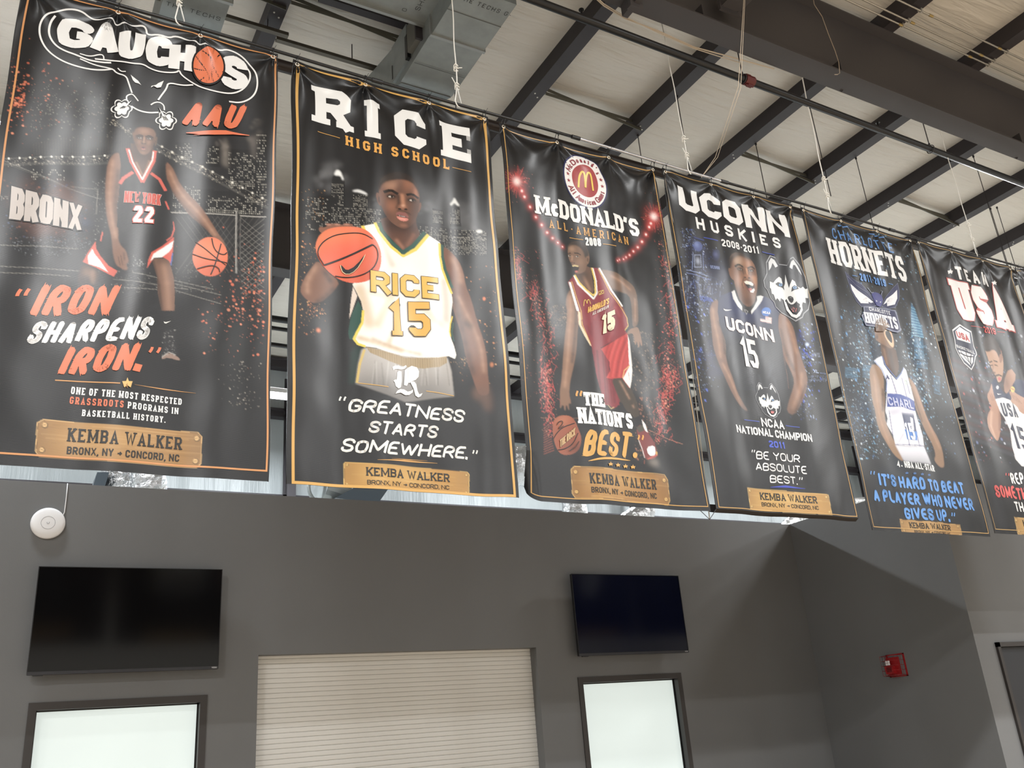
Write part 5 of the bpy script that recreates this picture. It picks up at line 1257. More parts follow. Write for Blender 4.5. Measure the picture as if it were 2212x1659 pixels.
    limb(b, [(512,0),(596,0),(585,60),(580,150),(584,210),(575,250),(598,340),(594,362),(582,350),(562,300),(582,400),(582,420),(570,414),(546,320),(550,400),(545,424),(534,418),(528,330),(512,380),(500,402),(492,398),(500,320),(492,240),(508,150)], (124, 86, 64), [([(545,20),(540,120),(525,200)], 22)], [([(580,20),(565,140)], 14)])
    b.line(SKD, [(538,270),(545,330)], 4, .7); b.line(SKD, [(560,270),(566,310)], 4, .7)
    b.ctx(1050, 500, 4.424)
    # shorts
    b.poly(RD, [(1000,1105),(1100,1120),(1200,1060),(1345,975),(1360,1060),(1385,1200),(1400,1320),(1392,1400),(1376,1500),(1340,1480),(1300,1400),(1200,1405),(1150,1398),(1190,1330),(1180,1240)], 0, 1, 0, True)
    for k in range(12): x = b.rng.uniform(1050, 1340); b.line((140, 24, 26) if k % 2 else (216, 74, 66), [(x+60, 1020), (x, 1200), (x-30, 1390)], 16, .5, 5, 1)
    b.unclip()
    b.poly(MR, [(1000,1105),(1100,1125),(1185,1250),(1180,1340),(1150,1400),(1220,1480),(1280,1659),(1140,1659),(1080,1500),(1040,1350)], 0, 1, 0, True)
    for k in range(10): x = b.rng.uniform(1020, 1200); b.line((84, 18, 26), [(x, 1140), (x+40, 1640)], 12, .5, 4)
    b.unclip(); b.poly((228, 222, 216), [(1348,990),(1366,1050),(1385,1180),(1400,1320),(1392,1420),(1376,1500),(1330,1440),(1308,1405),(1370,1290),(1360,1180)], 0, 1); b.line((214, 180, 100), [(1376,1280),(1320,1330),(1305,1400)], 7, 1); b.line((150, 40, 44), [(1362,1350),(1372,1420)], 6, .8)
    limb(b, [(1200,1405),(1300,1402),(1370,1500),(1440,1659),(1300,1659),(1250,1540)], (62, 50, 38), [([(1280,1430),(1370,1600)], 26)])
    # arms
    limb(b, [(850,520),(800,560),(768,620),(762,700),(776,770),(770,880),(748,1050),(735,1250),(738,1380),(722,1480),(716,1600),(722,1659),(810,1659),(800,1550),(805,1450),(838,1280),(860,1120),(868,960),(880,860),(872,700)], (128, 92, 68), [([(800,620),(810,800),(790,1000),(775,1300),(760,1480)], 44)], [([(862,700),(852,950),(820,1250)], 26)])
    limb(b, [(1092,362),(1150,375),(1230,400),(1290,440),(1380,490),(1425,540),(1445,620),(1452,760),(1458,880),(1400,930),(1392,800),(1385,700),(1360,610),(1280,590),(1200,570),(1140,480)], (110, 82, 62), [([(1180,430),(1280,490),(1380,560)], 34), ([(1420,640),(1425,860)], 22)], [([(1200,560),(1340,620)], 20)])
    b.poly((128, 92, 66), [(1335,970),(1380,930),(1400,925),(1450,905),(1475,960),(1492,1030),(1500,1090),(1485,1092),(1470,1040),(1470,1100),(1455,1110),(1440,1040),(1432,1088),(1420,1080),(1415,1010),(1395,970),(1345,990)], 0, 1, 1)
    # neck and jersey
    b.poly((98, 70, 54), [(845,380),(960,330),(1005,350),(1030,560),(1010,610),(930,560),(870,480)], 0, 1, 0, True); b.line(SKL, [(930,430),(990,560)], 30, .5, 10); b.blob(SKD, 900, 420, 80, 40, 0, .7, 1.5); b.unclip()
    b.poly(MR, [(780,488),(838,425),(868,500),(930,570),(1020,640),(1055,600),(1048,470),(1012,345),(1090,350),(1140,450),(1200,570),(1290,720),(1345,830),(1352,910),(1320,950),(1340,980),(1250,1030),(1160,1075),(1080,1122),(1000,1112),(960,1040),(910,950),(875,860),(870,760),(850,680)], 0, 1, 0, True)
    for k in range(14): x = b.rng.uniform(880, 1280); y = b.rng.uniform(620, 1000); b.line((168, 64, 70) if k % 2 else (96, 20, 32), [(x, y), (x+b.rng.uniform(-60, 60), y+90)], 24, .4, 9)
    b.unclip()
    b.poly((218, 196, 160), [(872,760),(895,780),(905,900),(960,1010),(1000,1100),(985,1095),(930,1000),(880,890)], 0, 1)
    b.line((230, 226, 222), [(800,490),(842,650),(872,760)], 24); b.line((214, 178, 70), [(820,480),(862,640),(900,760),(915,900),(990,1080)], 6); b.line((228, 224, 220), [(845,425),(880,505),(950,575),(1022,642)], 22); b.line((216, 186, 70), [(850,418),(890,490),(955,560),(1020,612),(1045,598),(1040,470),(1010,350)], 16); b.line((230, 226, 220), [(1022,350),(1052,470),(1060,590),(1025,645)], 12)
    b.line((230, 226, 222), [(1082,352),(1135,455),(1190,570),(1290,720)], 16); b.line((216, 182, 70), [(1072,360),(1122,460),(1180,590),(1280,735),(1340,830),(1352,905),(1318,950)], 6)
    # head
    b.poly((116, 86, 66), [(790,130),(815,100),(880,88),(950,115),(978,180),(990,240),(985,300),(962,320),(950,380),(900,405),(862,402),(838,340),(812,305),(790,262),(778,200)], 0, 1, 1)
    b.poly((42, 34, 30), [(780,160),(792,112),(840,86),(900,86),(955,112),(980,180),(985,235),(968,235),(958,250),(945,250),(935,200),(905,150),(860,126),(815,130)], 2, .92, 1); b.poly((128, 92, 68), [(958,240),(985,235),(990,270),(975,305),(960,300)], 0, 1, 1); b.blob(SKD, 972, 268, 8, 22, 0, .7, 1)
    b.blob((176, 136, 106), 820, 165, 30, 24, 0, .6, 1.6); b.blob((156, 116, 88), 900, 290, 30, 40, 0, .5, 1.6); b.line((24, 18, 16), [(785,212),(808,205)], 9, .9); b.line((24, 18, 16), [(845,205),(880,205),(905,222)], 10, .9, 0, 1)
    for (ex, ey) in ((797, 234), (872, 238)): b.blob((190, 180, 166), ex, ey, 14, 7, 10, .9, .4); b.blob((16, 12, 10), ex+3, ey, 6, 6, 0, 1, .3); b.line((18, 14, 12), [(ex-15, ey-3), (ex, ey-9), (ex+16, ey)], 4, .9)
    b.line((170, 126, 96), [(826,232),(820,285)], 14, .7, 4); b.blob((120, 84, 62), 828, 290, 20, 13, 10, .9, .8); b.blob((24, 14, 12), 820, 300, 8, 4, 0, .9, .5); b.blob((24, 14, 12), 842, 302, 8, 4, 0, .9, .5)
    b.poly((26, 12, 12), [(818,325),(850,318),(890,330),(886,365),(862,395),(842,380)], 0, 1, 1); b.poly((214, 190, 130), [(822,326),(850,319),(884,329),(882,338),(850,332),(828,336)], 0, 1); b.poly((186, 96, 88), [(845,380),(868,372),(880,380),(862,398)], 0, 1, 1)
    # ball
    b.ctx(1100, 790, 4.424)
    bp = [(418,560),(440,500),(490,470),(550,465),(600,480),(640,530),(660,590),(690,670),(690,740),(670,800),(620,840),(550,850),(490,835),(450,770),(428,680)]
    b.poly((150, 78, 50), bp, 0, 1, 2, True); b.blob((184, 108, 70), 520, 520, 80, 40, -20, .7, 1.6); b.blob((84, 40, 30), 640, 790, 90, 60, 0, .7, 1.8); b.unclip()
    for s in ([(430,690),(460,640),(520,580),(630,545)], [(470,800),(540,790),(620,740),(660,640)]): b.vline((40, 24, 20), s, 8, sm=2, name='printed_ball_seam')
    b.text('THE ROCK', (492,775), (638,655), 66, 66, 'sans', .16, .12, (196, 158, 104), outline=(66, 38, 26), ow=.04, slant=.15); b.text('HER', (470,582), (525,560), 40, 40, 'sans', .2, .1, (64, 36, 26)) if False else None
    b.vline((60, 34, 26), [(462,560),(480,530),(512,522),(520,545),(480,590)], 8, sm=1, name='printed_ball_mark'); b.vline((60, 34, 26), [(472,600),(525,570)], 6, name='printed_ball_mark'); b.vline((70, 40, 30), [(580,810),(640,770),(668,720)], 9, name='printed_ball_mark')
    # jersey print
    b.ctx(1050, 500, 4.424)
    b.vline((222, 184, 70), [(925,720),(930,672),(942,655),(952,672),(958,700),(962,668),(974,652),(984,668),(992,700)], 6, sm=1, name='jersey_mark'); b.vline((222, 190, 80), [(1075,575),(1118,562),(1122,590),(1078,608),(1075,575)], 4, name='jersey_mark'); b.vline((222, 190, 80), [(1085,600),(1112,566)], 4, name='jersey_mark'); b.vline((222, 190, 80), [(1085,572),(1112,598)], 4, name='jersey_mark')
    b.text('McDONALD\'S', (968,785), (1172,692), 52, 52, 'sans', .2, .1, (222, 170, 56), slant=.25, name='jersey_lettering'); b.text('ALL AMERICAN', (1012,806), (1166,732), 26, 26, 'sans', .18, .16, (226, 218, 210), slant=.25, name='jersey_lettering'); b.text('15', (1112,985), (1232,930), 172, 168, 'sans', .25, .13, (228, 214, 176), outline=(120, 40, 40), ow=.02, slant=.12, name='jersey_number')
    # round crest
    b.ctx(1050, 240, 4.424)
    C = b.m([(945,658)])[0]; top = b.m([(905,402)])[0]; right = b.m([(1140,740)])[0]
    # the crest is a true circle on the sheet, measured by its height
    rz = (b.m([(945,400)])[0][1]-b.m([(945,918)])[0][1])/2*0.93; rx = rz*0.80
    cx, cz = b.m([(945,664)])[0]
    def cir(k, n=44): return [np.array((cx+rx*k*math.cos(t), cz+rz*k*math.sin(t))) for t in np.linspace(0, 2*math.pi, n, endpoint=False)]
    def disc(k, col):
        P = cir(k); Q = []
        for r_ in range(5):
            a, c_ = r_/5, (r_+1)/5
            for i in range(len(P)):
                p, q = P[i], P[(i+1) % len(P)]; o_ = np.array((cx, cz)); Q.append([o_+(p-o_)*a, o_+(p-o_)*c_, o_+(q-o_)*c_, o_+(q-o_)*a] if r_ else [o_, o_+(p-o_)*c_, o_+(q-o_)*c_])
        b.vec('round_crest', Q, col)
    disc(1.06, (44, 46, 92)); disc(1.0, (236, 232, 228)); disc(.62, (168, 62, 62))
    def ring(text, a0, a1, k, h, flip, col=(150, 60, 70)):
        n = len(text); Q = []
        for i, ch in enumerate(text):
            if ch == ' ': continue
            t = math.radians(a0+(a1-a0)*(i+.5)/n); R_ = np.array((rx*k*math.cos(t), rz*k*math.sin(t))); o_ = np.array((cx, cz))+R_
            up = np.array((math.cos(t), math.sin(t)))*(-1 if flip else 1); rt = np.array((up[1], -up[0]))
            gw = max(.25, GL[ch][0])*h*.78
            for f in text_quads(ch, gw, h, 'sans', .2, 0): Q.append([o_+rt*(p[0]-gw/2)+up*(p[1]-h/2) for p in f])
        b.vec('crest_lettering', Q, col)
    ring("McDonald's", 160, 26, .81, .052, False); ring('All American Games', 205, 342, .81, .052, True)
    for a in (172, 190, 14, 356): t = math.radians(a); b.vec('crest_star', [[np.array((cx+rx*.82*math.cos(t), cz+rz*.82*math.sin(t)))+.5*.0 + np.array(p)*.001 for p in [s_, s2, (0, 0)]] for s_, s2 in zip(star_poly(0, 0, 20), star_poly(0, 0, 20)[1:]+star_poly(0, 0, 20)[:1])], (158, 56, 66))
    for s in ([(882,725),(885,620),(905,572),(925,585),(938,640),(945,730)], [(945,730),(945,640),(955,592),(975,590),(998,640),(1018,762)]): b.vline((236, 200, 62), s, 17, sm=2, name='crest_arches')
    b.text("McDONALD'S", (486,970), (1468,1200), 172, 160, 'slab', .20, .07, (232, 230, 226)); b.text('ALL-AMERICAN', (612,1112), (1368,1276), 76, 74, 'slab', .15, .42, (206, 148, 58)); b.text('2008', (954,1282), (1098,1294), 78, 74, 'sans', .2, .13, (230, 228, 224))
    b.vline((206, 150, 60), [(800,1207),(930,1226)], 6); b.vline((206, 150, 60), [(1112,1272),(1235,1296)], 6)
    b.ctx(1100, 790, 4.424)
    b.text('"', (640,305), (700,308), 66, 66, 'sans', .28, .3, (216, 150, 50), slant=.1); b.text('THE', (716,383), (915,402), 130, 126, 'slab', .25, .07, (234, 232, 228)); b.text("NATION'S", (665,548), (1186,606), 152, 144, 'slab', .22, .06, (234, 232, 228))
    b.text('BEST', (730,868), (1175,890), 268, 240, 'brush', .19, .05, (212, 158, 58), seed=41); b.vpoly((212, 158, 58), b.ell(1201, 856, 22, 28, 0, 16), 'lettering'); b.text('^', (1228,708), (1290,712), 62, 62, 'sans', .28, .3, (216, 150, 50), slant=.1)
    b.vline((212, 158, 58), [(748,914),(860,892),(1000,888),(1155,908)], 22, sm=1, taper=True)
    for p in ((957,945),(1032,952),(1107,962),(1181,968)): b.vpoly((214, 160, 60), star_poly(*p, 24, math.pi), 'printed_star')
    plate(b, [(625,955),(1495,1040),(1525,1085),(1545,1290),(1525,1330),(640,1262),(610,1220),(594,985)], (176, 126, 52), (226, 178, 92), [(638,1012),(650,1202),(1486,1093),(1505,1275)], 19, ((768,1128),(1408,1186),100,94), ((780,1215),(1412,1272),54,52), w1=.16, w2=.16)
    b.border(.030, .020, .034, .034, .006, (210, 158, 70))
    finish(b, 'third black banner, round white and red crest above a player in a maroon jersey')

# =================================================================== banner 4
def banner_four():
    b = Banner(4.632, 6.172, 3.062, 6.072, 0.0062, 44, 0.015, grom=[4.66, 5.17, 5.68, 6.145])
    b.ctx(1420, 350, 4.88)
    BL = [(150, 180, 235), (90, 120, 200), (200, 215, 245), (60, 80, 160)]
    b.smoke((24, 30, 70), 470, 1200, 240, 380, 24, .35); b.dots(BL, 520, lambda r: (r.normal(430, 110), r.uniform(860, 1600)), 2, 9, (.25, .9)); b.dots(BL, 120, lambda r: (r.uniform(240, 400), r.uniform(700, 900)), 2, 7, (.4, 1))
    for k in range(70):
        x = b.rng.uniform(250, 720); y = b.rng.uniform(1150, 1600); b.line(BL[k % 4], [(x, y), (x+b.rng.uniform(-25, 25), y+b.rng.uniform(20, 80))], 5, .35, 1)
    b.poly((18, 22, 44), [(365,955),(475,945),(480,1140),(360,1140)], 0, .95); b.line((150, 170, 220), [(365,960),(355,1140)], 5, .8); b.line((130, 150, 210), [(475,950),(480,1140)], 5, .8); b.line((170, 185, 225), [(380,985),(450,980),(455,1110),(380,1115),(380,985)], 5, .8)
    b.poly((70, 84, 140), b.ell(422, 890, 52, 54), 0, .95); b.blob((130, 146, 200), 405, 870, 26, 26, 0, .7, 1.6); b.blob((200, 210, 235), 417, 1045, 22, 32, 0, .5, 1.4); b.line((150, 170, 220), [(300,1140),(560,1210),(640,1240)], 7, .7, 1); b.line((120, 140, 200), [(300,1170),(560,1245)], 10, .5, 2)
    b.poly((34, 40, 76), [(575,960),(600,915),(640,920),(660,960),(650,1020),(620,1050),(590,1030)], 1, .95, 1); b.blob((110, 120, 170), 610, 975, 20, 26, 0, .5, 1.5); b.poly((20, 26, 56), [(520,1080),(590,1050),(660,1060),(720,1120),(760,1260),(540,1260)], 3, .9, 1)
    b.ctx(1450, 580, 4.88)
    b.smoke((36, 48, 120), 1400, 780, 80, 120, 12, .3); b.dots([(70, 100, 220), (110, 150, 240), (200, 220, 250)], 260, lambda r: (r.normal(1420, 60), r.uniform(560, 1600)), 2, 12, (.3, .95)); b.blob((200, 220, 250), 1430, 800, 18, 18, 0, .9, 1.2)
    b.windows(1390, 890, 1570, 940, 22, 4, .7, (190, 205, 240)); b.windows(1400, 985, 1580, 1010, 20, 2, .6, (140, 160, 210)); b.windows(1450, 1130, 1640, 1200, 20, 5, .5, (150, 170, 220))
    for k in range(30):
        x, y = (b.rng.normal(320, 60), b.rng.uniform(300, 1400)) if k % 2 else (b.rng.normal(1430, 50), b.rng.uniform(560, 1400))
        b.poly([(54, 84, 210), (90, 120, 230)][k % 2], [(x, y), (x+16, y+6), (x+24, y+34), (x+4, y+22)], 0, b.rng.uniform(.4, .9))
    b.dots(BL, 260, lambda r: (r.normal(340, 80), r.uniform(100, 1300)), 2, 8, (.2, .8)); b.smoke((28, 40, 100), 400, 900, 120, 300, 12, .25); b.smoke((26, 36, 96), 900, 1120, 200, 80, 8, .2)
    # player
    LT = (196, 160, 136)
    limb(b, [(500,322),(440,345),(408,420),(405,480),(420,600),(430,740),(440,830),(480,960),(560,1140),(660,1340),(770,1490),(820,1500),(770,1420),(700,1290),(660,1160),(600,1020),(575,900),(590,800),(570,700),(515,580),(500,450)], (118, 86, 70), [([(440,420),(450,560),(500,760),(520,940)], 50), ([(540,1000),(640,1180),(740,1430)], 46)], [([(500,560),(560,720),(570,900)], 26), ([(600,1000),(690,1220),(780,1420)], 20)])
    limb(b, [(1128,465),(1200,505),(1270,590),(1305,700),(1325,830),(1370,960),(1420,1080),(1437,1190),(1400,1320),(1350,1440),(1290,1555),(1215,1510),(1235,1400),(1270,1280),(1285,1190),(1240,1060),(1180,940),(1150,800),(1120,620)], (124, 86, 64), [([(1210,560),(1270,720),(1310,900)], 50), ([(1370,1100),(1350,1250),(1270,1480)], 50)], [([(1150,640),(1190,860),(1280,1080)], 30), ([(1410,1230),(1300,1520)], 20)])
    b.poly((32, 34, 38), [(560,1440),(900,1440),(900,1600),(560,1600)], 30, .7); b.poly((32, 34, 38), [(1150,1500),(1420,1500),(1420,1640),(1150,1640)], 34, .8)
    b.poly((104, 72, 56), [(690,180),(700,300),(780,400),(850,400),(900,330),(905,250)], 0, 1, 1, True); b.blob(SKD, 830, 270, 80, 40, 0, .7, 1.5); b.line((190, 140, 108), [(770,300),(800,380)], 20, .6, 7); b.unclip()
    b.poly((30, 32, 38), [(498,330),(520,288),(640,240),(690,350),(750,460),(850,475),(940,370),(975,285),(1060,330),(1135,440),(1125,520),(1125,620),(1160,780),(1180,900),(1215,1060),(1235,1270),(1000,1300),(700,1270),(650,1100),(590,900),(575,760),(510,580),(492,460)], 0, 1, 0, True)
    b.poly((30, 50, 122), [(480,240),(1150,300),(1150,520),(900,480),(640,500),(480,560)], 50, .8)
    for k in range(16): x = b.rng.uniform(560, 1180); y = b.rng.uniform(500, 1150); b.line((62, 66, 74) if k % 2 else (18, 20, 24), [(x, y), (x+b.rng.uniform(-60, 60), y+150)], 26, .35, 10)
    b.unclip(); b.line((120, 76, 60), [(1170,840),(1185,960),(1215,1120),(1232,1270)], 6, .7, 1)
    b.poly((214, 214, 214), [(636,246),(664,228),(682,280),(706,340),(745,400),(746,446),(700,400),(655,320)], 0); b.poly((214, 214, 214), [(912,288),(945,280),(975,292),(960,340),(925,390),(852,478),(848,445),(890,385),(915,330)], 0)
    b.line((200, 200, 200), [(772,435),(812,447),(792,484),(772,435)], 4, .9); 
    b.vpoly((226, 224, 222), [(552,420),(556,436),(575,447),(600,446),(645,434),(600,434),(575,431),(560,426)], 'printed_tick_mark')
    b.poly((46, 110, 196), b.ell(1005, 453, 46, 46), 0); b.text('NCAA', (972,470), (1045,482), 26, 26, 'sans', .26, .1, (230, 232, 236), slant=.2, name='jersey_mark')
    b.poly((216, 206, 204), [(948,490),(1060,515),(1058,580),(948,550)], 0); b.poly((40, 52, 104), [(948,490),(998,500),(998,535),(948,522)], 0)
    for k in range(4): b.line((186, 66, 62), [(1000 if k < 2 else 950, (506 if k < 2 else 500)+k*16), (1058, 522+k*16)], 5, .9)
    # head, laughing
    b.ctx(1420, 350, 4.88)
    b.poly((122, 84, 62), [(740,1125),(758,1115),(785,1150),(806,1235),(795,1250),(762,1215)], 0, 1, 1)
    b.poly((118, 80, 58), [(762,1130),(752,1010),(800,955),(880,955),(960,990),(1020,1060),(1050,1150),(1062,1250),(1060,1350),(1045,1420),(1000,1480),(940,1510),(880,1470),(845,1400),(815,1310),(795,1230)], 0, 1, 1, True)
    b.blob((206, 176, 150), 850, 1040, 50, 44, -10, .75, 1.7); b.blob((190, 128, 84), 960, 1075, 50, 40, 15, .6, 1.6); b.blob((186, 126, 88), 870, 1250, 46, 60, -10, .6, 1.6); b.blob((200, 136, 90), 1035, 1250, 16, 60, 0, .6, 1.5); b.blob((56, 34, 25), 840, 1390, 36, 90, -20, .7, 1.6); b.blob((60, 36, 26), 950, 1470, 90, 34, 0, .6, 1.6)
    b.unclip(); b.poly((40, 34, 32), [(742,1110),(742,1020),(790,960),(860,945),(940,965),(1010,1040),(985,1030),(930,1000),(860,985),(800,1010),(778,1070),(772,1120)], 3, .9, 1); b.blob((150, 140, 132), 820, 985, 40, 16, -20, .45, 1.6)
    b.line((24, 16, 14), [(812,1105),(850,1078),(905,1105)], 18, .9, 1, 1); b.line((24, 16, 14), [(960,1115),(1000,1095),(1030,1125)], 16, .9, 1, 1); b.blob(SKD, 868, 1130, 44, 18, 8, .8, 1.2); b.blob(SKD, 992, 1138, 36, 16, 6, .8, 1.2)
    for (ex, ey) in ((868, 1132), (992, 1140)): b.blob((200, 190, 178), ex, ey, 20, 6, 6, .8, .5); b.blob((16, 12, 11), ex, ey, 8, 7, 0, 1, .4); b.line((20, 14, 12), [(ex-26, ey+2), (ex, ey-9), (ex+26, ey+5)], 5, .9)
    b.line(SKD, [(895,1140),(920,1200),(900,1250)], 14, .5, 5); b.line((210, 150, 108), [(945,1120),(955,1185)], 20, .75, 6); b.blob((156, 104, 74), 950, 1200, 40, 22, 5, .9, .9); b.blob((22, 14, 12), 928, 1213, 12, 7, 0, .95, .5); b.blob((22, 14, 12), 975, 1216, 12, 7, 0, .95, .5); b.line(SKD, [(905,1240),(890,1290),(905,1330)], 10, .6, 3); b.blob((196, 136, 100), 1015, 1215, 20, 22, 0, .6, 1.4)
    b.poly((110, 60, 50), [(905,1258),(945,1240),(1000,1252),(1040,1285),(1040,1340),(1025,1375),(985,1372),(940,1330)], 0, 1, 1); b.poly((22, 9, 10), [(916,1265),(960,1256),(1030,1290),(1030,1345),(1005,1362),(955,1320)], 0, 1, 1)
    b.poly((234, 228, 212), [(914,1262),(945,1246),(995,1256),(1022,1280),(1015,1300),(975,1285),(935,1282)], 0, 1); b.poly((226, 220, 214), [(985,1350),(1030,1325),(1036,1345),(1020,1372),(992,1368)], 0, 1); b.poly((176, 92, 90), [(960,1330),(1000,1318),(1012,1345),(985,1352)], 0, 1, 1)
    for x in (930, 948, 966, 984, 1002): b.line((170, 150, 130), [(x, 1252), (x+2, 1284)], 2, .5)
    b.ctx(1450, 580, 4.88)
    b.text('UCONN', (592,640), (1092,778), 132, 128, 'sans', .22, .10, (226, 222, 220), outline=(120, 100, 100), ow=.02, name='jersey_lettering'); b.text('15', (765,1028), (937,1058), 292, 288, 'sans', .16, .07, (222, 218, 216), name='jersey_number')
    b.text('XL', (1502,1100), (1552,1106), 34, 34, 'sans', .22, .15, (176, 192, 226)); b.text('CENTER', (1564,1110), (1630,1120), 14, 14, 'sans', .2, .2, (120, 136, 176))
    b.ctx(1420, 350, 4.88)
    husky(b, lambda x, y: (x, y), True)
    b.text('UCONN', (236,500), (1396,802), 242, 232, 'sans', .28, .09, (233, 232, 230)); b.text('HUSKIES', (415,700), (1300,918), 118, 104, 'sans', .22, .62, (233, 232, 230)); b.text('2008-2011', (680,886), (1072,972), 72, 70, 'sans', .2, .14, (230, 230, 228))
    b.vline((52, 74, 170), [(486,793),(636,830)], 9); b.vline((52, 74, 170), [(1098,950),(1226,986)], 9); b.vline((38, 50, 110), [(372,795),(492,824)], 16)
    b.text('UCONN', (556,1122), (652,1138), 34, 34, 'sans', .22, .1, (120, 134, 176)); b.text('UCONN', (442,1466), (572,1478), 46, 46, 'sans', .2, .1, (84, 104, 176))
    b.ctx(1500, 820, 4.88)
    k = 272/493.
    husky(b, lambda x, y: (640+(x-1115)*k, 28+(y-985)*.555), False)
    b.text('NCAA', (708,494), (952,524), 88, 84, 'sans', .2, .11, (233, 232, 230)); b.vline((76, 96, 196), [(530,421),(680,444)], 7); b.vline((76, 96, 196), [(966,484),(1100,508)], 7)
    b.text('NATIONAL CHAMPION', (442,556), (1238,662), 80, 78, 'sans', .21, .10, (233, 232, 230)); b.text('2011', (790,712), (963,730), 70, 68, 'sans', .23, .14, (66, 90, 206))
    S = dict(style='round', w=.15, gap=.10, col=(234, 233, 232), slant=.12)
    b.text('"', (612,772), (648,774), 40, 40, style='brush', w=.26, gap=.3, col=(234, 233, 232)); b.text('BE YOUR', (662,836), (1122,880), 88, 86, seed=51, **S); b.text('ABSOLUTE', (660,952), (1190,1000), 86, 84, seed=52, **S); b.text('BEST.', (806,1086), (1095,1108), 84, 80, seed=53, **S); b.text('^', (1110,1060), (1146,1062), 42, 42, style='brush', w=.26, gap=.3, col=(234, 233, 232))
    b.vline((52, 70, 190), [(806,1132),(960,1128),(1168,1150)], 24, taper=True)
    plate(b, [(558,1137),(1405,1213),(1442,1430),(592,1365)], (208, 160, 74), (238, 198, 110), [(586,1168),(612,1337),(1383,1242),(1413,1400)], 13, ((712,1260),(1290,1308),74,72), ((727,1330),(1304,1376),42,40), w1=.17, w2=.15)
    b.border(.026, .016, .030, .012, .006, (206, 158, 80))
    finish(b, 'fourth black banner, shouting player in navy jersey beside a dog head crest', hem=True)

